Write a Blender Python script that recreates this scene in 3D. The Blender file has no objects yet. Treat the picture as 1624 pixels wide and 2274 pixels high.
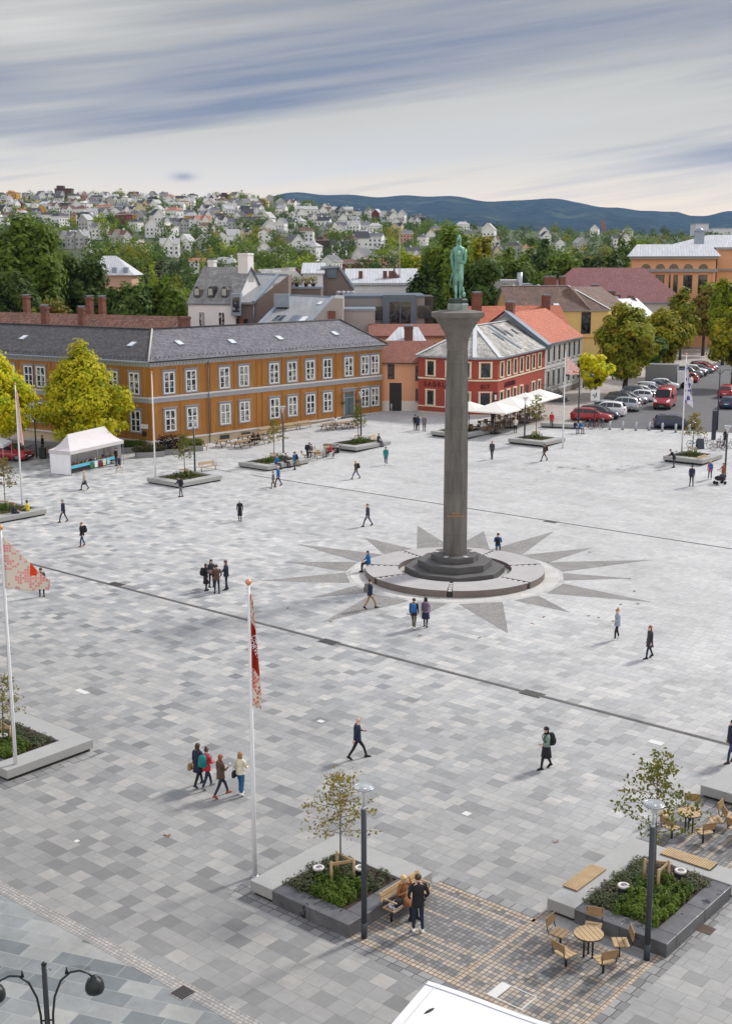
import bpy,bmesh,math,random
from mathutils import Vector,Matrix
R=math.radians
rnd=random.Random(7)
SC=bpy.context.scene
COL=SC.collection
# ---------------------------------------------------------------- camera
CAM_H=19.5
FOC,CX,CY=2746.0,812.0,1136.5
PITCH,ROLL=math.atan(564.5/2746.0),R(0.15)
cam=bpy.data.cameras.new('camera');camo=bpy.data.objects.new('camera',cam);COL.objects.link(camo)
cam.sensor_fit='VERTICAL';cam.sensor_height=36.0;cam.lens=FOC/2273.0*36.0
cam.clip_start=0.5;cam.clip_end=30000
camo.matrix_world=Matrix.Translation((0,0,CAM_H))@Matrix.Rotation(R(90)-PITCH,4,'X')@Matrix.Rotation(-ROLL,4,'Z')
SC.camera=camo
# ---------------------------------------------------------------- sky
SUN_EL,SUN_AZ=R(40),R(52)
world=bpy.data.worlds.new("World");SC.world=world;world.use_nodes=True
class NB:
 """tiny node-building helper"""
 def __init__(s,tree):s.t=tree;s.n=tree.nodes;s.l=tree.links
 def node(s,typ,**kw):
  n=s.n.new(typ)
  for k,v in kw.items():setattr(n,k,v)
  return n
 def set(s,sock,v):
  if isinstance(v,bpy.types.NodeSocket):s.l.new(v,sock)
  elif isinstance(v,(tuple,list))and len(v)==3 and sock.type=='RGBA':sock.default_value=(*v,1)
  else:sock.default_value=v
 def m(s,op,a,b=None,c=None,clamp=False):
  n=s.node('ShaderNodeMath',operation=op);n.use_clamp=clamp
  s.set(n.inputs[0],a)
  if b is not None:s.set(n.inputs[1],b)
  if c is not None:s.set(n.inputs[2],c)
  return n.outputs[0]
 def mix(s,f,a,b,mode='MIX'):
  n=s.node('ShaderNodeMix',data_type='RGBA',blend_type=mode)
  s.set(n.inputs[0],f);s.set(n.inputs[6],a);s.set(n.inputs[7],b)
  return n.outputs[2]
 def ramp(s,f,stops,interp='LINEAR'):
  n=s.node('ShaderNodeValToRGB');cr=n.color_ramp;cr.interpolation=interp
  while len(cr.elements)<len(stops):cr.elements.new(0.5)
  for e,(p,c)in zip(cr.elements,stops):
   e.position=p;e.color=(c,c,c,1)if isinstance(c,(int,float))else(*c,1)
  s.set(n.inputs[0],f);return n.outputs[0]
 def noise(s,vec,scale,detail=3,rough=0.55,dim='3D'):
  n=s.node('ShaderNodeTexNoise',noise_dimensions=dim)
  if vec is not None:s.l.new(vec,n.inputs['Vector'])
  n.inputs['Scale'].default_value=scale;n.inputs['Detail'].default_value=detail;n.inputs['Roughness'].default_value=rough
  return n.outputs[0]
 def rng(s,v,a,b,c=0.0,d=1.0,smooth=False):
  n=s.node('ShaderNodeMapRange');n.interpolation_type='SMOOTHSTEP' if smooth else 'LINEAR'
  s.set(n.inputs[0],v)
  for i,x in enumerate((a,b,c,d)):s.set(n.inputs[i+1],x)
  return n.outputs[0]
 def comb(s,x,y,z=0.0):
  n=s.node('ShaderNodeCombineXYZ')
  for i,v in enumerate((x,y,z)):s.set(n.inputs[i],v)
  return n.outputs[0]
 def sep(s,v):
  n=s.node('ShaderNodeSeparateXYZ');s.l.new(v,n.inputs[0]);return n.outputs
 def white(s,v,dim='2D'):
  n=s.node('ShaderNodeTexWhiteNoise',noise_dimensions=dim)
  s.set(n.inputs['W' if dim=='1D' else 'Vector'],v);return n.outputs[0]
def srgb(r,g,b):
 f=lambda c:(c/255/12.92)if c<=10 else((c/255+0.055)/1.055)**2.4
 return(f(r),f(g),f(b))
def sky():
 t=world.node_tree
 for n in list(t.nodes):t.nodes.remove(n)
 b=NB(t)
 out=b.node('ShaderNodeOutputWorld');bg=b.node('ShaderNodeBackground')
 st=b.node('ShaderNodeTexSky',sky_type='NISHITA');st.sun_disc=False
 st.sun_elevation=SUN_EL;st.sun_rotation=SUN_AZ
 d=b.node('ShaderNodeTexCoord').outputs['Generated']
 x,y,z=b.sep(d)
 hor=b.m('SQRT',b.m('ADD',b.m('MULTIPLY',x,x),b.m('MULTIPLY',y,y)))
 e=b.m('DIVIDE',z,b.m('MAXIMUM',hor,0.02))
 a=b.m('ARCTAN2',x,y)
 # long drifting streaks, tilted a few degrees
 al=b.m('ADD',a,b.m('MULTIPLY',e,0.14));ac=b.m('SUBTRACT',e,b.m('MULTIPLY',a,0.13))
 v1=b.comb(b.m('MULTIPLY',al,1.2),b.m('MULTIPLY',ac,17.0))
 v2=b.comb(b.m('MULTIPLY',al,2.4),b.m('MULTIPLY',ac,48.0),3.0)
 n1=b.noise(v1,1.0,5,0.6);n2=b.noise(v2,1.0,5,0.6)
 def blob(ca,ce,wa,we,tilt=0.13):
  da=b.m('DIVIDE',b.m('SUBTRACT',a,ca),wa)
  de=b.m('DIVIDE',b.m('SUBTRACT',b.m('SUBTRACT',e,ce),b.m('MULTIPLY',b.m('SUBTRACT',a,ca),tilt)),we)
  return b.m('POWER',2.718,b.m('MULTIPLY',b.m('ADD',b.m('MULTIPLY',da,da),b.m('MULTIPLY',de,de)),-1.0))
 dark=b.m('MULTIPLY',blob(-0.04,0.133,0.15,0.017,0.10),0.75)
 dark=b.m('ADD',dark,b.m('MULTIPLY',blob(-0.17,0.108,0.10,0.007,0.14),0.5))
 dark=b.m('ADD',dark,b.m('MULTIPLY',blob(0.16,0.168,0.16,0.014,0.10),0.4))
 dark=b.m('ADD',dark,b.m('MULTIPLY',blob(-0.30,0.125,0.07,0.020,0.1),0.55))
 dark=b.m('ADD',dark,b.m('MULTIPLY',blob(0.29,0.080,0.09,0.012,0.1),0.75))
 dark=b.m('ADD',dark,b.m('MULTIPLY',blob(0.10,0.185,0.30,0.030,0.16),0.55))
 dark=b.m('ADD',dark,b.m('MULTIPLY',blob(-0.16,0.100,0.12,0.006,0.16),0.5))
 lite=b.m('ADD',b.m('MULTIPLY',blob(-0.24,0.165,0.10,0.022,0.12),0.55),b.m('MULTIPLY',blob(0.07,0.090,0.16,0.012,0.10),0.75))
 lite=b.m('ADD',lite,b.m('MULTIPLY',blob(0.0,0.070,0.14,0.010,0.09),0.5))
 n3=b.noise(b.comb(b.m('MULTIPLY',al,4.5),b.m('MULTIPLY',ac,120.0),8.0),1.0,3,0.5)
 nn=b.m('ADD',b.m('ADD',b.m('MULTIPLY',b.m('SUBTRACT',n1,0.5),2.8),b.m('MULTIPLY',b.m('SUBTRACT',n2,0.5),2.1)),b.m('MULTIPLY',b.m('SUBTRACT',n3,0.5),1.1))
 # base tone by elevation: cream rim, pale middle, blue-grey high up
 base=b.ramp(b.rng(e,0.0,0.24),[(0.0,srgb(252,224,182)),(0.14,srgb(250,227,192)),(0.30,srgb(232,224,209)),(0.50,srgb(214,210,200)),(0.75,srgb(184,182,178)),(1.0,srgb(164,163,165))])
 base=b.mix(b.rng(e,0.25,0.6),base,srgb(182,183,192))
 k=b.m('ADD',b.m('SUBTRACT',b.m('MULTIPLY',nn,0.78),dark),lite)
 fade=b.rng(e,0.015,0.06,0.25,1.0)
 k=b.m('MULTIPLY',k,fade)
 col=b.mix(b.rng(k,0.0,-1.0),base,srgb(138,145,164))
 col=b.mix(b.rng(k,0.0,0.8),col,srgb(226,222,214))
 # one small dark scrap of cloud low over the hill
 sc=b.m('MULTIPLY',blob(-0.141,0.0617,0.0085,0.0030,0.0),0.75)
 col=b.mix(sc,col,srgb(140,142,156))
 # overcast sky is brighter towards the zenith and where the veiled sun stands
 gain=b.rng(e,0.22,1.1,1.0,1.50,True)
 sund=(math.sin(SUN_AZ)*math.cos(SUN_EL),math.cos(SUN_AZ)*math.cos(SUN_EL),math.sin(SUN_EL))
 dp=b.node('ShaderNodeVectorMath',operation='DOT_PRODUCT');b.l.new(d,dp.inputs[0]);dp.inputs[1].default_value=sund
 glow=b.rng(dp.outputs['Value'],0.80,1.0,0.0,0.9,True)
 gain=b.m('ADD',b.m('ADD',gain,glow),b.rng(e,0.0,0.10,0.72,0.0,True))
 # added front fill: unseen sky behind the viewer raised to light the facades
 gain=b.m('ADD',gain,b.rng(y,0.1,-0.7,0.0,0.85,True))
 cloud=b.mix(1.0,col,b.comb(gain,gain,gain),'MULTIPLY')
 scale=b.mix(1.0,cloud,(10.0,10.0,10.0),'MULTIPLY')
 fin=b.mix(0.93,st.outputs[0],scale)
 b.l.new(fin,bg.inputs[0]);bg.inputs[1].default_value=0.1
 b.l.new(bg.outputs[0],out.inputs[0])
sky()
# ---------------------------------------------------------------- sun (veiled by cloud: soft)
sl=bpy.data.lights.new('sun','SUN');sl.energy=3.3;sl.angle=R(7);sl.color=(1.0,0.965,0.92)
so=bpy.data.objects.new('sun',sl);COL.objects.link(so)
sdir=Vector((math.sin(SUN_AZ)*math.cos(SUN_EL),math.cos(SUN_AZ)*math.cos(SUN_EL),math.sin(SUN_EL)))
so.rotation_euler=sdir.to_track_quat('Z','Y').to_euler();so.location=sdir*200
# ---------------------------------------------------------------- exposure
SC.view_settings.view_transform='Standard';SC.view_settings.look='None'
SC.view_settings.exposure=0.0;SC.view_settings.gamma=1.0;SC.view_settings.use_curve_mapping=False
SC.render.engine='CYCLES'
cy=SC.cycles
cy.max_bounces=5;cy.diffuse_bounces=2;cy.glossy_bounces=2;cy.transmission_bounces=3;cy.transparent_max_bounces=6;cy.volume_bounces=0
cy.use_denoising=True;cy.caustics_reflective=False;cy.caustics_refractive=False
try:cy.denoiser='OPENIMAGEDENOISE'
except Exception:pass
# ================================================================ helpers
TH=R(-40.1)
C0=Vector((5.5,73.7))
EX=Vector((math.cos(TH),math.sin(TH)));EY=Vector((-math.sin(TH),math.cos(TH)))
def L2W(u,v):p=C0+EX*u+EY*v;return p.x,p.y
def W2L(x,y):d=Vector((x,y))-C0;return d.dot(EX),d.dot(EY)
def GZ(x,y):
 """height of the paving: the square rises about a metre towards its far side"""
 t=min(1.0,max(0.0,(W2L(x,y)[1]-24)/38.0));return 1.1*t*t*(3-2*t)
def ray(px,py):
 u=(px-CX)/FOC;v=-(py-CY)/FOC
 c,s=math.cos(ROLL),math.sin(ROLL);u,v=c*u+s*v,-s*u+c*v
 return Vector((u,math.cos(PITCH)+v*math.sin(PITCH),-math.sin(PITCH)+v*math.cos(PITCH)))
def at(px,py,z=0.0):
 """measured photo point -> point on the paving (z above it)"""
 d=ray(px,py);h=z
 for _ in range(12):
  p=Vector((0,0,CAM_H))+d*((h-CAM_H)/d.z);h=GZ(p.x,p.y)+z
 return Vector((p.x,p.y,h))
def pt(px,py,Y):
 """measured photo point at a known distance Y"""
 d=ray(px,py);return Vector((0,0,CAM_H))+d*(Y/d.y)
# ---------------------------------------------------------------- materials
MATS={}
def newmat(name):
 m=bpy.data.materials.new(name);m.use_nodes=True;t=m.node_tree
 p=t.nodes['Principled BSDF'];return m,NB(t),p
def mat(name,col,rough=0.75,var=0.14,scale=2.5,metal=0.0,bump=0.0,spec=None,fine=0.0):
 if name in MATS:return MATS[name]
 m,b,p=newmat(name)
 tc=b.node('ShaderNodeTexCoord').outputs['Object']
 n=b.noise(tc,scale,4,0.6)
 f=b.rng(n,0.25,0.75,1-var,1+var)
 if fine:
  n2=b.noise(tc,scale*14,2,0.6);f=b.m('MULTIPLY',f,b.rng(n2,0.25,0.75,1-fine,1+fine))
 c=b.mix(1.0,col,b.comb(f,f,f),'MULTIPLY')
 b.l.new(c,p.inputs['Base Color']);p.inputs['Roughness'].default_value=rough;p.inputs['Metallic'].default_value=metal
 if spec is not None:p.inputs['Specular IOR Level'].default_value=spec
 if bump:
  bn=b.node('ShaderNodeBump');bn.inputs['Strength'].default_value=bump;bn.inputs['Distance'].default_value=0.02
  b.l.new(b.noise(tc,scale*8,3),bn.inputs['Height']);b.l.new(bn.outputs[0],p.inputs['Normal'])
 MATS[name]=m;return m
def uvnode(b):return b.sep(b.node('ShaderNodeUVMap').outputs[0])
def gridcells(b,u,v,cw,ch,shift=0.0):
 """running-bond cells: returns (column, row, distance to the nearest joint in metres)"""
 vv=b.m('DIVIDE',v,ch);row=b.m('FLOOR',vv)
 uu=b.m('DIVIDE',u,cw)
 if shift:uu=b.m('ADD',uu,b.m('MULTIPLY',b.white(row,'1D'),shift))
 c=b.m('FLOOR',uu);fu=b.m('SUBTRACT',uu,c);fv=b.m('SUBTRACT',vv,row)
 du=b.m('MULTIPLY',b.m('MINIMUM',fu,b.m('SUBTRACT',1.0,fu)),cw)
 dv=b.m('MULTIPLY',b.m('MINIMUM',fv,b.m('SUBTRACT',1.0,fv)),ch)
 return c,row,b.m('MINIMUM',du,dv)
def courses(name,c1,c2,joint,cw,ch,jw=0.012,rough=0.8,shift=0.5,dirt=0.25,bump=0.4,dirtcol=None,dscale=0.7):
 """bricks, roof tiles, slates, boards: cells on the UV in metres"""
 if name in MATS:return MATS[name]
 m,b,p=newmat(name)
 u,v,_=uvnode(b)
 c,r,d=gridcells(b,u,v,cw,ch,shift)
 w=b.white(b.comb(c,r),'2D')
 col=b.mix(w,c1,c2)
 tc=b.node('ShaderNodeTexCoord').outputs['Object']
 n=b.noise(tc,dscale,5,0.65)
 if dirtcol is None:f=b.rng(n,0.3,0.7,1-dirt,1+dirt);col=b.mix(1.0,col,b.comb(f,f,f),'MULTIPLY')
 else:col=b.mix(b.rng(n,0.42,0.62,0.0,dirt),col,dirtcol)
 j=b.rng(d,jw*0.4,jw,0.0,1.0)
 col=b.mix(j,joint,col)
 b.l.new(col,p.inputs['Base Color']);p.inputs['Roughness'].default_value=rough
 if bump:
  bn=b.node('ShaderNodeBump');bn.inputs['Strength'].default_value=bump;bn.inputs['Distance'].default_value=0.03
  b.l.new(j,bn.inputs['Height']);b.l.new(bn.outputs[0],p.inputs['Normal'])
 MATS[name]=m;return m
def rows(name,base,line,step,lw,axis='v',rough=0.7,var=0.12,bump=0.5):
 """boards / seams: thin lines every step metres along UV axis"""
 if name in MATS:return MATS[name]
 m,b,p=newmat(name)
 u,v,_=uvnode(b);q=b.m('DIVIDE',v if axis=='v' else u,step)
 fl=b.m('FLOOR',q);fr=b.m('SUBTRACT',q,fl)
 j=b.rng(b.m('MULTIPLY',b.m('MINIMUM',fr,b.m('SUBTRACT',1.0,fr)),step),lw*0.5,lw,0.0,1.0)
 w=b.white(fl,'1D');tc=b.node('ShaderNodeTexCoord').outputs['Object']
 f=b.m('MULTIPLY',b.rng(w,0,1,1-var,1+var),b.rng(b.noise(b.comb(b.m('MULTIPLY',u,1.3),b.m('MULTIPLY',v,.3)),1.0,6,0.65),0.3,0.7,0.82,1.12))
 col=b.mix(j,line,b.mix(1.0,base,b.comb(f,f,f),'MULTIPLY'))
 b.l.new(col,p.inputs['Base Color']);p.inputs['Roughness'].default_value=rough
 if bump:
  bn=b.node('ShaderNodeBump');bn.inputs['Strength'].default_value=bump;bn.inputs['Distance'].default_value=0.02
  b.l.new(j,bn.inputs['Height']);b.l.new(bn.outputs[0],p.inputs['Normal'])
 MATS[name]=m;return m
def leafmat(name,c1,c2,c3=None):
 if name in MATS:return MATS[name]
 m,b,p=newmat(name)
 tc=b.node('ShaderNodeTexCoord').outputs['Object']
 n=b.noise(tc,0.55,3,0.6);n2=b.noise(tc,4.5,2,0.6)
 oi=b.node('ShaderNodeObjectInfo').outputs['Random']
 col=b.mix(b.rng(b.m('ADD',b.m('MULTIPLY',n,0.6),b.m('MULTIPLY',n2,0.4)),0.36,0.64),c1,c2)
 if c3:col=b.mix(b.rng(b.noise(tc,0.9,2),0.52,0.66),col,c3)
 f=b.rng(oi,0,1,0.8,1.2);col=b.mix(1.0,col,b.comb(f,f,f),'MULTIPLY')
 b.l.new(col,p.inputs['Base Color']);p.inputs['Roughness'].default_value=0.6
 p.inputs['Specular IOR Level'].default_value=0.25
 tr=b.node('ShaderNodeBsdfTranslucent');b.l.new(col,tr.inputs[0])
 mx=b.node('ShaderNodeMixShader');mx.inputs[0].default_value=0.42
 b.l.new(p.outputs[0],mx.inputs[1]);b.l.new(tr.outputs[0],mx.inputs[2])
 b.l.new(mx.outputs[0],b.n['Material Output'].inputs[0])
 MATS[name]=m;return m
# ---------------------------------------------------------------- meshes
def rotz(a):return Matrix.Rotation(a,4,'Z')
class MB:
 def __init__(s):s.v=[];s.f=[];s.k=[];s.sm=[]
 def add(s,vs,fs,k=0,smooth=False,M=None):
  o=len(s.v)
  s.v+=[(M@Vector(p))if M is not None else Vector(p)for p in vs]
  s.f+=[tuple(i+o for i in f)for f in fs];s.k+=[k]*len(fs);s.sm+=[smooth]*len(fs)
  return s
 def box(s,x0,x1,y0,y1,z0,z1,k=0,M=None):
  vs=[(x0,y0,z0),(x1,y0,z0),(x1,y1,z0),(x0,y1,z0),(x0,y0,z1),(x1,y0,z1),(x1,y1,z1),(x0,y1,z1)]
  return s.add(vs,[(3,2,1,0),(4,5,6,7),(0,1,5,4),(1,2,6,5),(2,3,7,6),(3,0,4,7)],k,False,M)
 def bar(s,a,b,w,h,k=0,M=None):
  """square bar between two points"""
  a=Vector(a);b=Vector(b);d=b-a;l=d.length
  if l<1e-6:return s
  d/=l;up=Vector((0,0,1))if abs(d.z)<0.95 else Vector((1,0,0))
  x=d.cross(up).normalized();y=x.cross(d)
  vs=[p+x*i*w/2+y*j*h/2 for p in(a,b)for i,j in((-1,-1),(1,-1),(1,1),(-1,1))]
  return s.add(vs,[(0,1,2,3),(7,6,5,4),(0,4,5,1),(1,5,6,2),(2,6,7,3),(3,7,4,0)],k,False,M)
 def tube(s,pts,rs,n=8,k=0,smooth=True,M=None,cap=True):
  pts=[Vector(p)for p in pts]
  if not isinstance(rs,(list,tuple)):rs=[rs]*len(pts)
  vs=[];fs=[];prev=None
  for i,p in enumerate(pts):
   d=(pts[min(i+1,len(pts)-1)]-pts[max(i-1,0)])
   d=d.normalized()if d.length>1e-9 else Vector((0,0,1))
   if prev is None:x=d.cross(Vector((0,0,1))if abs(d.z)<0.9 else Vector((1,0,0))).normalized()
   else:x=(prev-d*prev.dot(d));x=x.normalized()if x.length>1e-6 else d.orthogonal().normalized()
   prev=x;y=d.cross(x)
   for j in range(n):
    a=2*math.pi*j/n;vs.append(p+(x*math.cos(a)+y*math.sin(a))*rs[i])
  for i in range(len(pts)-1):
   for j in range(n):
    fs.append((i*n+j,i*n+(j+1)%n,(i+1)*n+(j+1)%n,(i+1)*n+j))
  if cap:fs.append(tuple(range(n))[::-1]);fs.append(tuple((len(pts)-1)*n+j for j in range(n)))
  return s.add(vs,fs,k,smooth,M)
 def rings(s,rs,k=0,smooth=True,M=None,cap=True):
  """loft through rings of equal point count"""
  n=len(rs[0]);vs=[p for r in rs for p in r];fs=[]
  for i in range(len(rs)-1):
   for j in range(n):fs.append((i*n+j,i*n+(j+1)%n,(i+1)*n+(j+1)%n,(i+1)*n+j))
  if cap:fs.append(tuple(range(n))[::-1]);fs.append(tuple((len(rs)-1)*n+j for j in range(n)))
  return s.add(vs,fs,k,smooth,M)
 def lathe(s,prof,n=16,k=0,c=(0,0,0),smooth=True,M=None,sx=1,sy=1,ph=0,cap=True):
  return s.rings([[(c[0]+r*sx*math.cos(ph+2*math.pi*j/n),c[1]+r*sy*math.sin(ph+2*math.pi*j/n),c[2]+z)for j in range(n)]for r,z in prof],k,smooth,M,cap)
 def ball(s,c,rx,ry=None,rz=None,n=10,m=6,k=0,M=None):
  ry=ry or rx;rz=rz or rx
  return s.rings([[(c[0]+rx*math.sin(math.pi*i/m)*math.cos(2*math.pi*j/n),c[1]+ry*math.sin(math.pi*i/m)*math.sin(2*math.pi*j/n),c[2]-rz*math.cos(math.pi*i/m))for j in range(n)]for i in[0.15]+list(range(1,m))+[m-0.15]],k,True,M)
 def prism(s,poly,z0,z1,k=0,M=None,ktop=None):
  n=len(poly);vs=[(p[0],p[1],z0)for p in poly]+[(p[0],p[1],z1)for p in poly]
  a=sum(poly[i][0]*poly[(i+1)%n][1]-poly[(i+1)%n][0]*poly[i][1]for i in range(n))
  if a<0:vs=[(p[0],p[1],z0)for p in poly[::-1]]+[(p[0],p[1],z1)for p in poly[::-1]]
  s.add(vs,[(i,(i+1)%n,n+(i+1)%n,n+i)for i in range(n)]+[tuple(range(n))[::-1]],k,False,M)
  return s.add(vs[n:],[tuple(range(n))],k if ktop is None else ktop,False,M)
 def quad(s,a,b,c,d,k=0,M=None):return s.add([a,b,c,d],[(0,1,2,3)],k,False,M)
 def mesh(s,name,mats,uv=True):
  me=bpy.data.meshes.new(name);me.from_pydata([tuple(p)for p in s.v],[],s.f)
  for m in(mats if isinstance(mats,(list,tuple))else[mats]):me.materials.append(m)
  me.polygons.foreach_set('material_index',s.k);me.polygons.foreach_set('use_smooth',s.sm)
  if uv and len(s.f)<60000:
   ul=me.uv_layers.new(name='UVMap').data;Z=Vector((0,0,1))
   for p in me.polygons:
    n=p.normal
    if abs(n.z)>0.985:ua,va=Vector((1,0,0)),Vector((0,1,0))
    else:ua=Z.cross(n).normalized();va=n.cross(ua)
    for li in p.loop_indices:
     co=me.vertices[me.loops[li].vertex_index].co;ul[li].uv=(co.dot(ua),co.dot(va))
  me.update();return me
 def build(s,name,mats,parent=None,loc=(0,0,0),rz=0.0,bevel=0,uv=True):
  return link(name,s.mesh(name,mats,uv),parent,loc,rz,bevel)
KIDS={}
def link(name,me,parent=None,loc=(0,0,0),rz=0.0,bevel=0):
 o=bpy.data.objects.new(name,me);COL.objects.link(o)
 o.location=loc;o.rotation_euler=(0,0,rz)
 if parent is not None:o.parent=parent;KIDS.setdefault(parent.name,[]).append(o)
 if bevel:
  bm=o.modifiers.new('bevel','BEVEL');bm.width=bevel;bm.segments=2;bm.limit_method='ANGLE'
 return o
def tag(o,label=None,cat=None,group=None,kind=None):
 if label:o['label']=label
 if cat:o['category']=cat
 if group:o['group']=group
 if kind:o['kind']=kind
 return o
def thing(name,label,cat,loc=(0,0,0),rz=0.0,group=None):
 o=bpy.data.objects.new(name,None);COL.objects.link(o);o.empty_display_size=0.3
 o.location=loc;o.rotation_euler=(0,0,rz);return tag(o,label,cat,group)
def copy_tree(o,parent=None):
 c=o.copy();COL.objects.link(c)
 if parent is not None:c.parent=parent;KIDS.setdefault(parent.name,[]).append(c)
 for ch in KIDS.get(o.name,()):copy_tree(ch,c)
 return c
def place(proto,state,loc,rz,label,group=None,scale=None,cat=None):
 """first use moves the prototype itself, later uses copy it with its parts"""
 if not state.get('used'):o=proto;state['used']=True
 else:o=copy_tree(proto)
 o.location=loc;o.rotation_euler=(0,0,rz);o['label']=label
 if group:o['group']=group
 if cat:o['category']=cat
 if scale:o.scale=(scale,)*3 if isinstance(scale,(int,float))else scale
 return o
def recolour(o,slot,m):
 o.material_slots[slot].link='OBJECT';o.material_slots[slot].material=m
def words(parent,body,size,loc,rot,m,ext=.004,al='LEFT',sp=1.0,line=1.0):
 """lettering as a real mesh"""
 cu=bpy.data.curves.new('lettering','FONT');cu.body=body;cu.size=size;cu.extrude=ext;cu.align_x=al;cu.space_character=sp;cu.space_line=line
 o=bpy.data.objects.new('lettering',cu);COL.objects.link(o);bpy.context.view_layer.update()
 me=bpy.data.meshes.new_from_object(o.evaluated_get(bpy.context.evaluated_depsgraph_get()));bpy.data.objects.remove(o);bpy.data.curves.remove(cu)
 me.materials.clear();me.materials.append(m);o=link('lettering',me,parent,loc);o.rotation_euler=rot;return o
# ================================================================ ground, paving, roads
def sheet(name,uvs,mats,zoff,step=2.0,kind='structure'):
 """grid over a quad given in grid coordinates (4 corners), draped on GZ"""
 (a,b_,c,d)=[Vector(p)for p in uvs]
 nu=max(1,int(round(max((b_-a).length,(c-d).length)/step)));nv=max(1,int(round(max((d-a).length,(c-b_).length)/step)))
 vs=[];fs=[];uv=[]
 for j in range(nv+1):
  for i in range(nu+1):
   s,t=i/nu,j/nv
   p=(a*(1-s)+b_*s)*(1-t)+(d*(1-s)+c*s)*t
   x,y=L2W(p.x,p.y);vs.append((p.x,p.y,GZ(x,y)+zoff))
 for j in range(nv):
  for i in range(nu):k=j*(nu+1)+i;fs.append((k,k+1,k+nu+2,k+nu+1))
 me=bpy.data.meshes.new(name);me.from_pydata(vs,[],fs);me.materials.append(mats)
 ul=me.uv_layers.new(name='UVMap').data
 for li,lp in enumerate(me.loops):co=me.vertices[lp.vertex_index].co;ul[li].uv=(co.x,co.y)
 me.polygons.foreach_set('use_smooth',[True]*len(fs));me.update()
 o=link(name,me,None,(C0.x,C0.y,0),TH);return tag(o,kind=kind)
def paving_mat():
 m,b,p=newmat('granite_paving')
 u,v,_=uvnode(b)
 c,r,d=gridcells(b,u,v,0.62,0.56,3.0)
 w1=b.white(b.comb(c,r),'2D');w2=b.white(b.comb(b.m('ADD',c,31.7),r),'2D')
 # two neighbouring slabs are sometimes one long slab
 half=b.m('FLOOR',b.m('DIVIDE',c,2.0));wl=b.white(b.comb(half,b.m('ADD',r,77.3)),'2D')
 w1=b.m('ADD',b.m('MULTIPLY',b.m('LESS_THAN',wl,0.06),b.white(b.comb(half,r),'2D')),b.m('MULTIPLY',b.m('GREATER_THAN',wl,0.06),w1))
 tone=b.ramp(w1,[(0.0,srgb(124,127,130)),(0.09,srgb(148,151,152)),(0.30,srgb(170,172,173)),(0.62,srgb(184,185,184)),(0.85,srgb(196,195,191)),(1.0,srgb(212,209,203))])
 mean=srgb(191,191,189)
 pos=b.comb(u,v);ln=b.noise(pos,0.035,3)
 # the laying plan mixes more dark slabs towards the near and left edges of the square
 con=b.rng(b.m('SUBTRACT',b.m('MULTIPLY',v,-1.0),b.m('MULTIPLY',u,0.5)),-12.0,28.0,0.20,0.98,True)
 con=b.m('MAXIMUM',con,b.rng(v,-33.0,-37.0,0.0,0.95))
 con=b.m('MULTIPLY',con,b.rng(ln,0.35,0.65,0.75,1.2))
 col=b.mix(con,mean,tone)
 n=b.noise(pos,1.7,5,0.65);n3=b.noise(pos,0.16,4,0.6)
 # cloudy veining inside each slab
 vein=b.noise(b.comb(b.m('ADD',b.m('MULTIPLY',u,2.2),b.m('MULTIPLY',w2,90.0)),b.m('ADD',b.m('MULTIPLY',v,5.0),b.m('MULTIPLY',w1,60.0))),1.0,4,0.6)
 f=b.m('MULTIPLY',b.rng(n,0.3,0.7,0.95,1.05),b.m('MULTIPLY',b.rng(n3,0.3,0.7,0.86,1.08),b.rng(vein,0.3,0.7,0.88,1.09)))
 col=b.mix(1.0,col,b.comb(f,f,f),'MULTIPLY')
 drift=b.rng(b.noise(b.comb(b.m('MULTIPLY',u,.05),b.m('MULTIPLY',v,.5)),1.0,4,.6),.3,.7,.93,1.05);col=b.mix(1.0,col,b.comb(drift,drift,drift),'MULTIPLY')
 near=b.rng(v,-4.0,-38.0,0.0,0.62);col=b.mix(near,col,srgb(112,110,106))  # vignette-like foreground falloff painted into the slab colour
 # damp leaf-littered streaks near the far right planter
 du=b.m('SUBTRACT',u,-12.5);dv=b.m('SUBTRACT',v,40.5)
 q=b.m('ADD',b.m('POWER',b.m('DIVIDE',b.m('ADD',b.m('MULTIPLY',du,0.75),b.m('MULTIPLY',dv,0.66)),9.0),2.0),b.m('POWER',b.m('DIVIDE',b.m('SUBTRACT',b.m('MULTIPLY',du,0.66),b.m('MULTIPLY',dv,0.75)),1.7),2.0))
 rim_=b.rng(b.noise(pos,0.22,6,0.75),0.60,0.68,0.0,0.16);col=b.mix(rim_,col,srgb(96,95,92))
 wet=b.m('MULTIPLY',b.rng(q,1.2,0.3,0.0,1.0),b.rng(b.noise(pos,1.1,4,0.7),0.55,0.62,0.0,0.75))
 col=b.mix(wet,col,srgb(74,70,66))
 gum=b.node('ShaderNodeTexVoronoi',feature='F1');b.l.new(pos,gum.inputs['Vector']);gum.inputs['Scale'].default_value=1.3;col=b.mix(b.rng(gum.outputs['Distance'],.035,.05,.45,0.0),col,srgb(112,111,108))
 stain=b.rng(b.noise(pos,0.45,6,0.72),0.54,0.74,0.0,0.42);col=b.mix(stain,col,srgb(120,119,116))
 j=b.rng(d,0.004,0.016,0.0,1.0)
 col=b.mix(b.m('ADD',0.45,b.m('MULTIPLY',j,0.55),clamp=True),srgb(108,106,102),col)
 b.l.new(col,p.inputs['Base Color'])
 b.l.new(b.rng(w2,0,1,0.55,0.75),p.inputs['Roughness']);p.inputs['Specular IOR Level'].default_value=0.35
 return m
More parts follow.
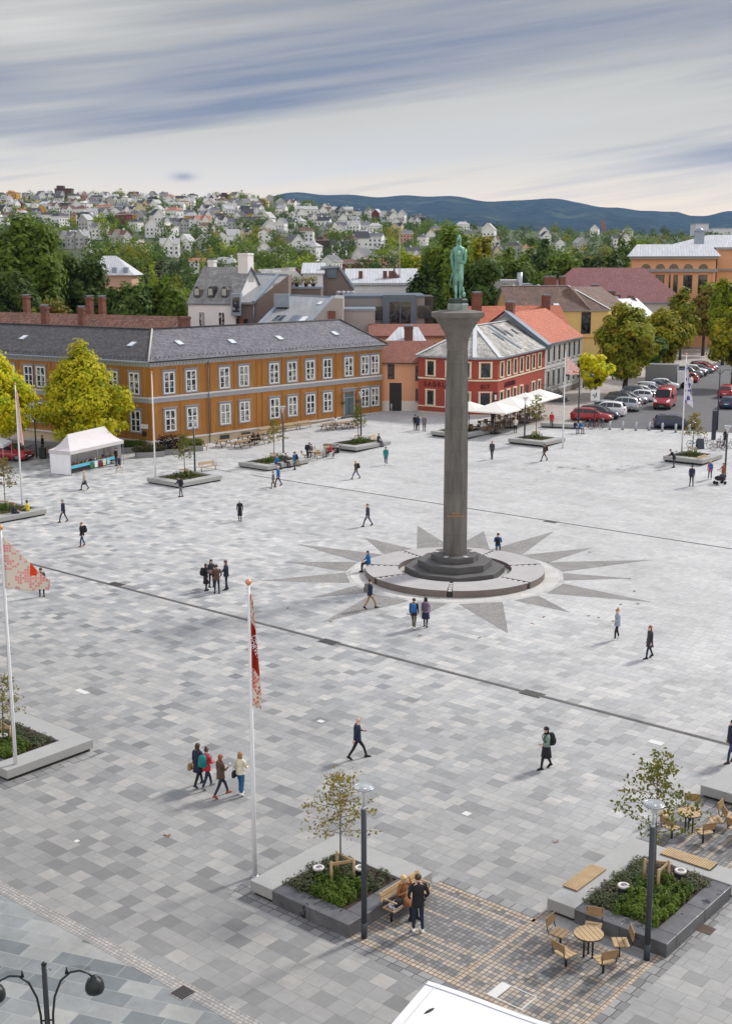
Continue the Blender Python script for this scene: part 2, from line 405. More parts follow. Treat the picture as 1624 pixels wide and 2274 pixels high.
def slate_mat():
 m,b,p=newmat('slate_pavement')
 u0,v0,_=uvnode(b);a=R(20)
 u=b.m('ADD',b.m('MULTIPLY',u0,math.cos(a)),b.m('MULTIPLY',v0,math.sin(a)));v=b.m('SUBTRACT',b.m('MULTIPLY',v0,math.cos(a)),b.m('MULTIPLY',u0,math.sin(a)))
 c,r,d=gridcells(b,u,v,1.05,0.6,3.0)
 w=b.white(b.comb(c,r),'2D');pos=b.comb(u0,v0)
 tone=b.ramp(w,[(0.0,srgb(104,110,112)),(0.4,srgb(128,132,132)),(0.8,srgb(146,148,146)),(1.0,srgb(166,165,158))])
 f=b.m('MULTIPLY',b.rng(b.noise(pos,2.3,5,0.65),0.3,0.7,0.88,1.12),b.rng(b.noise(pos,0.4,3),0.3,0.7,0.9,1.1))
 col=b.mix(1.0,tone,b.comb(f,f,f),'MULTIPLY')
 col=b.mix(b.rng(d,0.004,0.018,.1,1),srgb(158,157,151),col)
 b.l.new(col,p.inputs['Base Color']);p.inputs['Roughness'].default_value=0.6
 return m
def sett_mat(name,along,both_from=None):
 """small grey setts with pale sand-coloured stripes; along='u' stripes run along u; past both_from they cross"""
 m,b,p=newmat(name);S=0.155
 u,v,_=uvnode(b);c,r,d=gridcells(b,u,v,S,S,0)
 w=b.white(b.comb(c,r),'2D');pos=b.comb(u,v)
 grey=b.ramp(w,[(0.0,srgb(102,101,101)),(0.5,srgb(120,119,118)),(1.0,srgb(140,138,136))])
 w2=b.white(b.comb(b.m('ADD',c,9.3),r),'2D')
 sand=b.mix(w2,srgb(154,141,124),srgb(176,164,149))
 def stripe(q,seed,dens):
  # hashed row choice, with single stripes kept apart by using every other row
  return b.m('LESS_THAN',b.white(b.m('ADD',b.m('MULTIPLY',q,1.0),seed),'1D'),dens)
 if along=='u':s=stripe(r,5.5,0.40)
 else:s=stripe(c,8.5,0.42)
 if both_from is not None:
  s2=b.m('MULTIPLY',b.m('GREATER_THAN',u,both_from),stripe(c,2.5,0.42));s=b.m('MAXIMUM',s,s2)
 edge=b.m('GREATER_THAN',b.white(b.comb(c,b.m('ADD',r,3.3)),'2D'),0.06);s=b.m('MULTIPLY',s,edge)
 col=b.mix(s,grey,sand)
 f=b.rng(b.noise(pos,0.8,4),0.3,0.7,0.9,1.12);col=b.mix(1.0,col,b.comb(f,f,f),'MULTIPLY')
 col=b.mix(b.rng(d,0.006,0.02),srgb(80,78,76),col)
 b.l.new(col,p.inputs['Base Color']);p.inputs['Roughness'].default_value=0.75
 return m
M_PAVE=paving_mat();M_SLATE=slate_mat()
M_SETT_U=sett_mat('sett_paving_crossed','u',25.2);M_SETT_V=sett_mat('sett_paving_striped','v')
M_COURSE=courses('granite_setts',srgb(108,109,110),srgb(150,149,147),srgb(74,72,70),0.42,0.42,0.02,0.75,0.3,0.15,0.3)
M_COBBLE=courses('pale_cobble',srgb(148,146,143),srgb(170,167,162),srgb(120,117,113),0.16,0.115,0.015,0.8,0.5,0.15,0.4)
M_ASPH=mat('asphalt',srgb(92,91,92),0.85,0.14,0.25,fine=0.10)
M_PATH=courses('footway_slabs',srgb(158,150,142),srgb(176,168,160),srgb(132,124,118),0.6,0.4,0.02,0.8,0.5,0.1)
M_EARTH=mat('town_ground',srgb(112,112,108),0.9,0.2,0.05)
M_GRASS=mat('grass_ground',(0.055,0.075,0.028),0.9,0.35,0.02)
g=MB();g.quad((-7500,-150,-0.06),(7500,-150,-0.06),(7500,16000,-0.06),(-7500,16000,-0.06))
tag(g.build('ground',M_EARTH),kind='structure')
sheet('town_ground',[(-150,-60),(110,-60),(110,260),(-150,260)],M_EARTH,-0.012,5.0)
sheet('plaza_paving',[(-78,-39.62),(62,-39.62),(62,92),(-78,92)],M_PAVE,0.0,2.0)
sheet('pavement',[(-30,-75),(62,-75),(62,-40.08),(-30,-40.08)],M_SLATE,0.0,4.0)
sheet('cobble_strip',[(-30,-40.08),(62,-40.08),(62,-39.62),(-30,-39.62)],M_COBBLE,0.006,4.0)
# patterned sett areas among the planters, with their grey border courses
sheet('sett_paving',[(21.65,-35.05),(29.1,-35.05),(29.1,-30.7),(21.65,-30.7)],M_SETT_U,0.004)
sheet('sett_paving',[(26.2,-24.9),(40,-24.9),(40,-19.3),(26.2,-19.3)],M_SETT_V,0.004)
for q in([(21.65,-30.7),(25.3,-30.7),(25.3,-30.28),(21.65,-30.28)],[(21.65,-35.5),(29.55,-35.5),(29.55,-35.05),(21.65,-35.05)],
    [(29.1,-35.05),(29.55,-35.05),(29.55,-24.0),(29.1,-24.0)],[(17.0,-35.55),(21.65,-35.55),(21.65,-35.05),(17.0,-35.05)],[(16.9,-35.05),(17.55,-35.05),(17.55,-33.9),(16.9,-33.9)],
    [(25.0,-24.9),(26.2,-24.9),(26.2,-19.3),(25.0,-19.3)],[(-0.4,-35.5),(5.0,-35.5),(5.0,-35.05),(-0.4,-35.05)],[(4.55,-35.05),(5.0,-35.05),(5.0,-30.8),(4.55,-30.8)]):
 sheet('sett_course',q,M_COURSE,0.005,2.0)
# a sandy single row on the edge of each patterned area
M_SAND=courses('sand_setts',srgb(164,146,124),srgb(186,170,150),srgb(96,84,74),0.155,0.155,0.02,0.75,0,0.12)
for q in([(21.65,-30.86),(25.3,-30.86),(25.3,-30.7),(21.65,-30.7)],[(21.65,-35.05),(29.1,-35.05),(29.1,-34.9),(21.65,-34.9)],
    [(28.94,-34.9),(29.1,-34.9),(29.1,-30.05),(28.94,-30.05)],[(25.2,-34.9),(25.36,-34.9),(25.36,-30.05),(25.2,-30.05)]):
 sheet('sand_course',q,M_SAND,0.008,2.0)
# drain channels with their square gully grates
M_CHAN=courses('channel_stone',srgb(84,82,80),srgb(104,101,98),srgb(46,44,43),1.0,0.3,0.03,0.6,0.0,0.2)
M_GRATE=rows('gully_iron',srgb(70,66,62),srgb(24,22,20),0.07,0.028,'u',0.5)
sheet('drain_channel',[(-26,-14.2),(40,-14.2),(40,-13.92),(-26,-13.92)],M_CHAN,0.005,3.0)
sheet('drain_channel',[(-37.0,18.75),(20,18.75),(20,18.98),(-37.0,18.98)],M_CHAN,0.005,3.0)
sheet('drain_channel',[(-43.4,18.85),(-39.5,18.85),(-39.5,19.0),(-43.4,19.0)],M_CHAN,0.005,3.0)
for i,(px,py)in enumerate(((258,1297),(730,1425),(1180,1540),(1222,1158))):
 p=at(px,py);gm=MB().box(-0.55,0.55,-0.32,0.32,-0.02,0.012,0).box(-0.48,0.48,-0.25,0.25,0.012,0.018,1)
 tag(gm.build('gully_grate',[M_CHAN,M_GRATE],None,p,TH),
  ['square iron gully grate in the near drain channel, left of the furled flag','square iron gully grate in the near drain channel, below the two walkers with backpacks',
   'square iron gully grate in the near drain channel, above the woman in the green parka','square iron gully grate in the far drain channel, right of the column'][i],'gully grate','grates along the drain channels')
p=at(406,2204);gm=MB().box(-0.27,0.27,-0.27,0.27,-0.02,0.012,0).box(-0.24,0.24,-0.24,0.24,0.012,0.018,1)
tag(gm.build('gully_grate',[M_COBBLE,M_GRATE],None,p,TH),'rusty square gully grate in the pale cobble strip','gully grate')
p=at(1560,2062);gm=MB().box(-0.3,0.3,-0.22,0.22,-0.02,0.014,0)
tag(gm.build('gully_grate',[mat('rusty_iron',srgb(74,58,46),0.7,0.3,4)],None,p,TH),'small rusty drain cover beside the lower right planter','gully grate')
# chequer of marker slabs and other small flush covers
M_WHITE=mat('white_paint',srgb(208,207,203),0.6,0.06)
M_DARKSLAB=mat('dark_slab',srgb(84,86,90),0.6,0.12);M_PALESLAB=mat('pale_slab',srgb(214,210,202),0.6,0.08)
for k,(px,py,w,h_,lab)in enumerate(((171,1867,.16,.16,'small white square light set in a dark paving slab'),(1455,1648,.62,.36,'white rectangular access cover beside the right end of the near channel'),
  (183,1535,.8,.3,'pale flush access cover near the left planter'),(712,1601,.3,.25,'small pale flush cover in front of the striding man'),(1035,1806,.28,.28,'pale flush cover between the two lamp posts'))):
 q=MB().box(-w/2,w/2,-h_/2,h_/2,-0.02,0.008);tag(q.build('access_cover',M_WHITE,None,at(px,py),TH),lab,'access cover')
p=at(1135,2211);q=MB()
q.box(-.56,.56,-.38,-.35,0,.012).box(-.56,.56,.35,.38,0,.012).box(.53,.56,-.35,.35,0,.012).box(-.56,-.26,-.35,.35,0,.012)
tag(q.build('access_cover',mat('frame_white',srgb(206,205,202),.6,.06),None,(p.x,p.y,p.z+.006),TH),'white painted steel frame of an access cover, half filled with striped setts','access cover')
# fallen leaves and little brown marks
q=MB()
for px,py in((1231,1868),(640,1350),(733,1380),(905,1363),(931,1411),(1063,1416),(1343,1254),(1310,1226),(1395,1285),(1408,1313),(1415,1341),(1376,1342),(1305,1367),(1327,1371),(1205,1370),(1180,1385),(735,1852),(370,1855),(706,1955),(900,1990)):
 p=at(px,py)
 for i in range(5):
  a=rnd.uniform(0,6.3);dx,dy=rnd.uniform(-.1,.1),rnd.uniform(-.1,.1);l=rnd.uniform(.04,.09)
  q.quad((p.x+dx-l*math.cos(a),p.y+dy-l*math.sin(a),p.z+.012),(p.x+dx+l*.5*math.sin(a),p.y+dy-l*.5*math.cos(a),p.z+.02),(p.x+dx+l*math.cos(a),p.y+dy+l*math.sin(a),p.z+.014),(p.x+dx-l*.5*math.sin(a),p.y+dy+l*.5*math.cos(a),p.z+.03))
tag(q.build('fallen_leaves',mat('dead_leaf',srgb(132,98,66),0.8,0.3)),'brown fallen leaves scattered over the pale paving','leaves',None,'stuff')
# ---- street: carriageway, footway beside the grey house
def wsheet(name,corners,m,zoff,step=3.0):return sheet(name,[W2L(*c)for c in corners],m,zoff,step)
A=at(1272,947);B=at(1640,966);dv=Vector((math.cos(R(65)),math.sin(R(65))))
wsheet('street',[(A.x,A.y),(B.x+22,B.y-6),(B.x+22+dv.x*190,B.y-6+dv.y*190),(A.x+dv.x*190,A.y+dv.y*190)],M_ASPH,0.006)
off=Vector((-dv.y,dv.x))
wsheet('footway',[(A.x+off.x*11,A.y+off.y*11),(A.x,A.y),(A.x+dv.x*190,A.y+dv.y*190),(A.x+off.x*11+dv.x*190,A.y+off.y*11+dv.y*190)],M_PATH,0.010)
K=MB()
for i in range(60):
 a=A+Vector((dv.x*i*3,dv.y*i*3,0));b2=A+Vector((dv.x*(i+1)*3,dv.y*(i+1)*3,0))
 K.bar((a.x,a.y,GZ(a.x,a.y)+.05),(b2.x,b2.y,GZ(b2.x,b2.y)+.05),.16,.14)
tag(K.build('kerb',mat('kerb_granite',srgb(150,148,144))),kind='structure')
# parking bay lines
q=MB();nd=Vector((dv.y,-dv.x))
for i in range(30):
 a=A+Vector((dv.x,dv.y,0))*(1.2+2.6*i);a=Vector((a.x+nd.x*.6,a.y+nd.y*.6,0));e=Vector((a.x+nd.x*5.0,a.y+nd.y*5.0,0))
 q.bar((a.x,a.y,GZ(a.x,a.y)+.008),(e.x,e.y,GZ(e.x,e.y)+.008),.1,.008)
tag(q.build('road_markings',mat('worn_white',srgb(138,137,135),.8,.2,2)),kind='structure')
# left: asphalt strip behind the market tent
wsheet('street',[(-56,118),(-30.5,124),(-31.5,132),(-56,142)],mat('old_asphalt',srgb(118,116,114),0.85,0.16,0.3,fine=0.1),0.008)
# ================================================================ hills
def hill(name,prof,r0,r1,m,a0,a1,na,nr,back=1.4,rough=0.0,seed=1):
 """terrain strip: prof = [(photo x, photo y of the skyline)], rising from r0 to its crest at r1"""
 rr=random.Random(seed);vs=[];fs=[]
 ph=[rr.uniform(0,6.3)for _ in range(6)]
 for j in range(nr+1):
  for i in range(na+1):
   px=a0+(a1-a0)*i/na;t=j/nr*back;r=r0+(r1-r0)*t
   x=ray(px,560).x/ray(px,560).y*r
   z=hz(prof,px,t,r1)
   z+=rough*(math.sin(px*.021+t*5+ph[0])+.6*math.sin(px*.053-t*9+ph[1])+.5*math.sin(px*.011+t*13+ph[2]))*min(1,t*3)*(1-.4*min(t,1))
   vs.append((x,r,z))
 for j in range(nr):
  for i in range(na):k=j*(na+1)+i;fs.append((k,k+1,k+na+2,k+na+1))
 me=bpy.data.meshes.new(name);me.from_pydata(vs,[],fs);me.materials.append(m)
 me.polygons.foreach_set('use_smooth',[True]*len(fs));me.update()
 return tag(link(name,me),kind='structure')
def hz(prof,px,t,r1):
 if px<=prof[0][0]:y=prof[0][1]
 elif px>=prof[-1][0]:y=prof[-1][1]
 else:
  for(x0,y0),(x1,y1)in zip(prof,prof[1:]):
   if x0<=px<=x1:s=(px-x0)/(x1-x0);s=s*s*(3-2*s);y=y0+(y1-y0)*s;break
 top=CAM_H+(572-y)/FOC*r1*1.0
 if t<=1:return top*max(0,t)**1.05
 return top*(1-(t-1)*1.2)
HILL=[(-400,452),(0,449),(250,447),(560,452),(700,468),(820,483),(1000,503),(1200,517),(1624,528),(2000,532)]
HR0,HR1=430.0,1500.0
hill('hillside',HILL,HR0,HR1,M_GRASS,-420,2050,60,24)
def on_hill(px,r):
 d=ray(px,560);return Vector((d.x/d.y*r,r,hz(HILL,px,(r-HR0)/(HR1-HR0),HR1)))
def forest_mat():
 m,b,p=newmat('forest_hill');tc=b.node('ShaderNodeTexCoord').outputs['Object']
 n=b.noise(tc,0.008,9,0.75);n2=b.noise(tc,0.002,4,0.6)
 col=b.mix(b.rng(n,0.35,0.65),(0.008,0.014,0.009),(0.07,0.085,0.045));col=b.mix(b.rng(n2,0.56,0.66,0,.6),col,(0.12,0.14,0.07))
 b.l.new(col,p.inputs['Base Color']);p.inputs['Roughness'].default_value=1.0;p.inputs['Specular IOR Level'].default_value=0.0
 bn=b.node('ShaderNodeBump');bn.inputs['Distance'].default_value=30;bn.inputs['Strength'].default_value=1.0
 b.l.new(n,bn.inputs['Height']);b.l.new(bn.outputs[0],p.inputs['Normal']);return m
M_FOREST=forest_mat()
MOUNT=[(-300,470),(300,462),(500,452),(560,446),(640,437),(790,436),(960,445),(1060,450),(1130,451),(1200,446),(1280,458),(1350,465),(1430,468),(1490,478),(1530,487),(1560,488),(1624,479),(1760,470),(2000,476)]
MR=13000.0
hill('mountain_range',MOUNT,7000,MR,M_FOREST,-300,2000,170,34,1.2,26.0,4)
# ================================================================ monument in the middle of the square
MC=Vector((5.55,75.4,0))
# cobbled star of the sundial laid flush into the paving
M_RAY=courses('ray_cobble',srgb(136,134,131),srgb(162,159,155),srgb(120,118,115),0.12,0.12,0.02,0.8,0.5,0.2,0.6)
q=MB()
tips=[(1127,1406),(1448,1337),(1400,1284),(1445,1243),(1315,1216),(1228,1180),(1073,1179),(926,1167),(808,1193),(660,1208),(630,1247),(578,1289),(690,1327),(715,1382),(932,1370),(1265,1360)]
for px,py in tips:
 t=at(px,py)-MC;l=t.length;d=t/l;n=Vector((-d.y,d.x,0));hw=1.3 if l>11.3 else 0.92;r=6.75
 a=MC+d*r-n*hw;b2=MC+d*r+n*hw;q.add([(a.x,a.y,.007),(t.x+MC.x,t.y+MC.y,.007),(b2.x,b2.y,.007)],[(0,1,2)])
tag(q.build('sundial_star',M_RAY),kind='structure')
M_RING=courses('ring_slab',srgb(186,184,180),srgb(205,202,197),srgb(150,147,143),1.2,1.2,0.012,0.65,0.5,0.06,0.1)
q=MB();N=96
q.add([(MC.x+r*math.cos(2*math.pi*i/N),MC.y+r*math.sin(2*math.pi*i/N),.009)for i in range(N)for r in(5.3,6.55)],[(2*i,2*i+1,(2*i+3)%(2*N),(2*i+2)%(2*N))for i in range(N)])
tag(q.build('ring_paving',M_RING),kind='structure')
mon=thing('column_monument','tall grey octagonal stone column topped by a green bronze warrior','monument',MC)
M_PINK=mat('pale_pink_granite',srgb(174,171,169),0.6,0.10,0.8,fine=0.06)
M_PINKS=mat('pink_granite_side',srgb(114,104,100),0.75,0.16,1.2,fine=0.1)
def column_mat():
 m,b,p=newmat('column_stone');tc=b.node('ShaderNodeTexCoord').outputs['Object'];x,y,z=b.sep(tc)
 n=b.noise(b.comb(b.m('MULTIPLY',x,2.5),b.m('MULTIPLY',y,2.5),b.m('MULTIPLY',z,.35)),1.0,6,.65);n2=b.noise(tc,14,3,.6)
 col=b.mix(b.rng(n,.3,.7),srgb(82,80,77),srgb(120,117,112))
 f=b.rng(n2,.3,.7,.88,1.12);col=b.mix(1.0,col,b.comb(f,f,f),'MULTIPLY')
 k=b.m('DIVIDE',z,1.32);fr=b.m('FRACT',k);j=b.m('MINIMUM',fr,b.m('SUBTRACT',1.0,fr))
 col=b.mix(b.rng(j,.003,.012,.45,1.0),srgb(66,63,60),col)
 w=b.white(b.m('FLOOR',k),'1D');f2=b.rng(w,0,1,.95,1.05);col=b.mix(1.0,col,b.comb(f2,f2,f2),'MULTIPLY')
 b.l.new(col,p.inputs['Base Color']);p.inputs['Roughness'].default_value=.8;return m
M_COL=column_mat()
M_STEP=mat('dark_granite_step',srgb(86,85,84),0.6,0.14,1.2,fine=0.08)
M_CHIP=mat('slot_dark',srgb(44,42,41),0.7,0.1)
# round platform in six bench segments with a dark slot between neighbours
gaps=[R(a)for a in(-118,-42,6,62,118,172,212)]
gaps=sorted([a%(2*math.pi)for a in(R(-97),R(-42),R(8),R(57),R(125),R(172),R(207))])
for i,g0 in enumerate(gaps):
 g1=gaps[(i+1)%len(gaps)]
 if g1<=g0:g1+=2*math.pi
 ge=0.03;n=max(3,int((g1-g0)/.09));q=MB();ri,ro,zt=3.55,5.6,0.43
 an=[g0+ge+(g1-g0-2*ge)*k/n for k in range(n+1)]
 vs=[]
 for a in an:
  c,s=math.cos(a),math.sin(a);vs+=[(ri*c,ri*s,0.02),(ro*c,ro*s,0.02),(ro*c,ro*s,zt),(ri*c,ri*s,zt)]
 top=[];side=[]
 for k in range(n):
  o=4*k;top.append((o+3,o+2,o+6,o+7));side+=[(o+1,o+5,o+6,o+2),(o,o+3,o+7,o+4)]
 side+=[(0,1,2,3),(4*n+3,4*n+2,4*n+1,4*n)]
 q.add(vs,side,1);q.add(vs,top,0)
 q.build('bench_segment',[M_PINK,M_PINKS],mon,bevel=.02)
 q=MB()
 for k in range(5):
  r=3.7+.4*k;c,s=math.cos(g0),math.sin(g0);M=rotz(g0)
  q.box(r,r+.22,-.11,.11,.36,.40,0,M)
 q.box(3.6,5.56,-.13,.13,0.03,.36,1,rotz(g0))
 q.build('slot_plate',[mat('pale_plate',srgb(200,198,194),.5,.1),M_CHIP],mon)
MB().lathe([(3.56,0.02),(3.56,.12)],48,0,smooth=False).build('inner_floor',mat('inner_floor',srgb(176,172,168),.7,.1),mon)
for k,(r,z0,z1)in enumerate(((3.15,.1,.55),(2.33,.55,.98),(1.5,.98,1.36))):
 MB().lathe([(r,z0),(r,z1)],8,0,ph=0,smooth=False).build('octagon_step',M_STEP,mon,bevel=.025)
q=MB()
for a in(-60,-120,20,160):
 c,s=math.cos(R(a)),math.sin(R(a));q.box(-.16,.16,-.12,.12,1.362,1.385,0,Matrix.Translation((1.2*c,1.2*s,0))@rotz(R(a)))
q.build('number_plate',mat('pale_plate',srgb(200,198,194),.5,.1),mon)
rb,rt=0.78,0.66
prof=[(rb,1.36),(rb*.995,4),(rb*.98,7),(rb*.95,10.5),(rt+.02,13.3),(rt,14.0)]
MB().lathe(prof,8,0,ph=R(22.5),smooth=False).build('shaft',M_COL,mon)
cap=[(rt+.0,14.0),(rt+.03,14.5),(rt+.18,15.0),(rt+.48,15.5),(rt+.66,15.72),(rt+.72,15.74),(rt+.74,15.86),(rt+.98,16.0),(rt+1.02,16.02),(rt+1.03,16.28),(rt+.5,16.36),(.72,16.42)]
MB().lathe(cap,8,0,ph=R(22.5),smooth=False).build('capital',mat('capital_stone',srgb(108,104,99),.8,.22,1.5,fine=.14),mon)
def bronze_mat():
 m,b,p=newmat('green_bronze');tc=b.node('ShaderNodeTexCoord').outputs['Object'];x,y,z=b.sep(tc)
 n=b.noise(b.comb(b.m('MULTIPLY',x,3.2),b.m('MULTIPLY',y,3.2),b.m('MULTIPLY',z,.9)),1.0,5,.65);n2=b.noise(tc,3.5,4,.65)
 col=b.ramp(n,[(.30,srgb(66,82,74)),(.42,srgb(92,140,126)),(.58,srgb(128,176,160)),(.72,srgb(172,206,192))]);col=b.mix(b.rng(n2,.56,.68,0,.75),col,srgb(60,58,54))
 b.l.new(col,p.inputs['Base Color']);p.inputs['Roughness'].default_value=.5;p.inputs['Metallic'].default_value=.2;return m
M_BRZ=bronze_mat()
M_BRZD=mat('dark_bronze',srgb(62,72,66),.55,.4,2.5,.35,fine=.15)
MB().lathe([(.66,16.4),(.66,16.75),(.60,16.8)],8,0,ph=R(22.5),smooth=False).build('plinth',mat('stained_plinth',srgb(138,152,148),.7,.35,2.2,fine=.1),mon)
MB().lathe([(.60,16.78),(.62,17.0),(.57,17.08)],8,0,ph=R(22.5),smooth=False).build('plinth_cap',M_BRZD,mon)
# statue: one continuous bronze figure, tunic to the knee, cloak, helmet, sword hilt before the chest
def ell(cx,cy,z,rx,ry,n=14,rot=0):return[(cx+rx*math.cos(2*math.pi*i/n+rot),cy+ry*math.sin(2*math.pi*i/n+rot),z)for i in range(n)]
S=MB();SZ=17.08
st=[(0,2.15,.30,.24),(0,2.3,.31,.25),(0,2.55,.36,.27),(.01,2.75,.43,.28),(.02,2.9,.46,.26),(.02,2.99,.42,.22),(.02,3.05,.24,.16),(.02,3.1,.13,.13),(.02,3.22,.125,.135)]
S.rings([ell(x,0,SZ+z,a,b2)for x,z,a,b2 in[(0,1.42,.36,.27),(0,1.7,.35,.27),(0,1.95,.33,.25)]+st])
S.rings([ell(.02,-.02,SZ+z,a,b2,12)for z,a,b2 in((3.12,.08,.09),(3.18,.13,.15),(3.28,.155,.18),(3.4,.165,.19),(3.48,.17,.195),(3.54,.16,.18),(3.66,.115,.13),(3.74,.06,.07),(3.78,.01,.01))])
S.tube([(.02,-.2,SZ+3.44),(.02,-.235,SZ+3.36),(.02,-.2,SZ+3.30)],[.02,.035,.02],6)
S.rings([ell(.02,.04,SZ+z,a,b2,12)for z,a,b2 in((3.0,.2,.14),(3.2,.17,.14),(3.4,.175,.17))])
for sx in(-1,1):S.tube([(sx*.16,0,SZ+1.45),(sx*.17,-.01,SZ+.85),(sx*.16,.03,SZ+.45),(sx*.15,0,SZ+.1)],[.18,.135,.12,.085],10);S.rings([ell(sx*.16,-.08,SZ+z,a,b2,10)for z,a,b2 in((0,.1,.24),(.06,.1,.23),(.12,.08,.15),(.2,.07,.09))])
S.rings([ell(0,0,SZ+z,a,b2)for z,a,b2 in((1.0,.37,.29),(1.2,.37,.29),(1.5,.36,.28),(1.8,.34,.26))])
S.tube([(.46,0,SZ+2.88),(.52,-.02,SZ+2.5),(.46,-.1,SZ+2.12),(.2,-.3,SZ+2.16),(.05,-.36,SZ+2.2)],[.14,.13,.11,.085,.07],10)
S.tube([(-.42,0,SZ+2.88),(-.5,0,SZ+2.5),(-.47,-.02,SZ+2.1),(-.46,-.08,SZ+1.75)],[.14,.12,.10,.07],10)
for k in range(4):S.tube([(.05-.012*k,-.40,SZ+2.14+.035*k),(-.03,-.42,SZ+2.14+.035*k),(-.05,-.37,SZ+2.14+.035*k)],.02,5)
S.tube([(.02,-.41,SZ+2.3),(0,-.45,SZ+2.34)],.02,5)
S.tube([(-.03,-.38,SZ+1.95),(-.02,-.38,SZ+2.55)],[.05,.05],8);S.ball((-.02,-.38,SZ+2.66),.16,.13,.15);S.box(-.17,.13,-.43,-.33,SZ+1.93,SZ+2.0)
S.rings([ell(.0,.2,SZ+z,a,b2)for z,a,b2 in((.45,.36,.10),(1.0,.40,.12),(1.7,.42,.13),(2.4,.44,.14),(2.85,.40,.12),(3.0,.25,.08))])
S.tube([(-.46,-.1,SZ+1.5),(-.56,-.12,SZ+1.1),(-.72,-.14,SZ+.5)],[.05,.04,.02],6)
S.ball((.42,.02,SZ+.2),.16,.16,.2);S.ball((.36,.05,SZ+.5),.11,.1,.2)
S.build('statue',M_BRZ,mon).scale=(.80,.85,1)
q=MB()
words(mon,'OLAV\nTRYGGVASON',.17,(-.02,-rb*math.cos(R(22.5)),4.0),(R(90),0,0),mat('gilt_letters',srgb(190,140,40),.4,.1,metal=.3),.004,'CENTER',1,1.1)
# ================================================================ planters
M_CONC=mat('pale_concrete',srgb(160,160,157),.75,.08,.9,fine=.05)
M_CONCD=mat('grey_concrete_side',srgb(140,139,137),.8,.12,1.1,fine=.08)
def wetstone_mat():
 m,b,p=newmat('dark_granite_kerb');tc=b.node('ShaderNodeTexCoord').outputs['Object']
 n=b.noise(tc,1.3,5,.65);nf=b.noise(tc,24,2)
 col=b.mix(b.rng(n,.3,.7),srgb(70,71,74),srgb(108,108,110));f=b.rng(nf,.3,.7,.92,1.08);col=b.mix(1.0,col,b.comb(f,f,f),'MULTIPLY')
 wet=b.rng(b.noise(tc,1.9,4,.7),.60,.66);col=b.mix(wet,col,srgb(44,45,48))
 b.l.new(col,p.inputs['Base Color']);b.l.new(b.rng(wet,0,1,.45,.12),p.inputs['Roughness']);return m
M_DGRAN=wetstone_mat()
M_SOIL=mat('dark_soil',srgb(62,48,38),.95,.3,3)
M_BLACKM=mat('black_metal',srgb(34,36,40),.45,.1)
M_WOOD=rows('pale_slats',srgb(188,160,124),srgb(96,72,50),.075,.016,'v',.65,.1)
M_WOODB=rows('pale_boards',srgb(190,164,128),srgb(120,92,64),.14,.012,'v',.65,.12)
M_OAK=mat('oak',srgb(178,152,114),.6,.16,3.0,fine=.1)
M_OAKD=mat('weathered_oak',srgb(152,124,88),.65,.22,3.0,fine=.12)
def slab(parent,x0,x1,y0,y1,h=.5):
 q=MB().box(x0,x1,y0,y1,.14,h,0);q.box(x0+.1,x1-.1,y0+.1,y1-.1,0,.14,1)
 o=q.build('bench_slab',[M_CONC,M_CHIP],parent,bevel=.02);return o
def planter(label,u0,u1,v0,v1,slabs,rim=.62,deck=(),group='stone planters around the square',tall=1.0,near=False):
 """L-shaped pale bench slabs on two sides, dark granite kerb on the others; local square coordinates"""
 cu_,cv=(u0+u1)/2,(v0+v1)/2;X,Y=L2W(cu_,cv);z=GZ(X,Y)-.02
 t=thing('planter',label,'planter',(X,Y,z),TH,group)
 a0,a1,b0,b1=u0-cu_,u1-cu_,v0-cv,v1-cv;w=.95
 ia0=a0+(w if 'L' in slabs else rim);ia1=a1-(w if 'R' in slabs else rim);ib0=b0+(w if 'F' in slabs else rim);ib1=b1-(w if 'B' in slabs else rim)
 # slabs take the corners, kerbs butt between them
 fl=a0 if 'F' in slabs else None
 if 'L' in slabs:slab(t,a0,ia0,b0,b1)
 if 'R' in slabs:slab(t,ia1,a1,b0,b1)
 la=ia0 if 'L' in slabs else a0;ra=ia1 if 'R' in slabs else a1
 if 'F' in slabs:slab(t,la,ra,b0,ib0)
 if 'B' in slabs:slab(t,la,ra,ib1,b1)
 k=.46
 def kerb(x0,x1,y0,y1):MB().box(x0+.004,x1-.004,y0+.004,y1-.004,0,k).build('granite_kerb',M_DGRAN,t,bevel=.015)
 if 'F' not in slabs:
  n=2
  for i in range(n):kerb(la+(ra-la)*i/n,la+(ra-la)*(i+1)/n,b0,ib0)
 if 'B' not in slabs:kerb(la,ra,ib1,b1)
 if 'L' not in slabs:kerb(a0,ia0,ib0,ib1)
 if 'R' not in slabs:
  for i in range(2):kerb(ia1,a1,ib0+(ib1-ib0)*i/2,ib0+(ib1-ib0)*(i+1)/2)
 MB().box(ia0,ia1,ib0,ib1,0,.40).build('soil',M_SOIL,t)
 return t,(cu_,cv,z,ia0,ia1,ib0,ib1)
def leafcloud(mb,c,rx,ry,rz,n,size,r,k=0,up=.3,shell=.55):
 """leaf quads spread through an ellipsoid"""
 for _ in range(n):
  while True:
   d=Vector((r.gauss(0,1),r.gauss(0,1),r.gauss(0,1)))
   if d.length>.01:break
  d.normalize();q=shell+(1-shell)*r.random()**.5 if r.random()<.8 else r.random()
  p=Vector((c[0]+d.x*rx*q,c[1]+d.y*ry*q,c[2]+d.z*rz*q))
  leaf(mb,p,d+Vector((r.uniform(-.8,.8),r.uniform(-.8,.8),r.uniform(-.5,.8)+up)),size*r.uniform(.6,1.3),r,k)
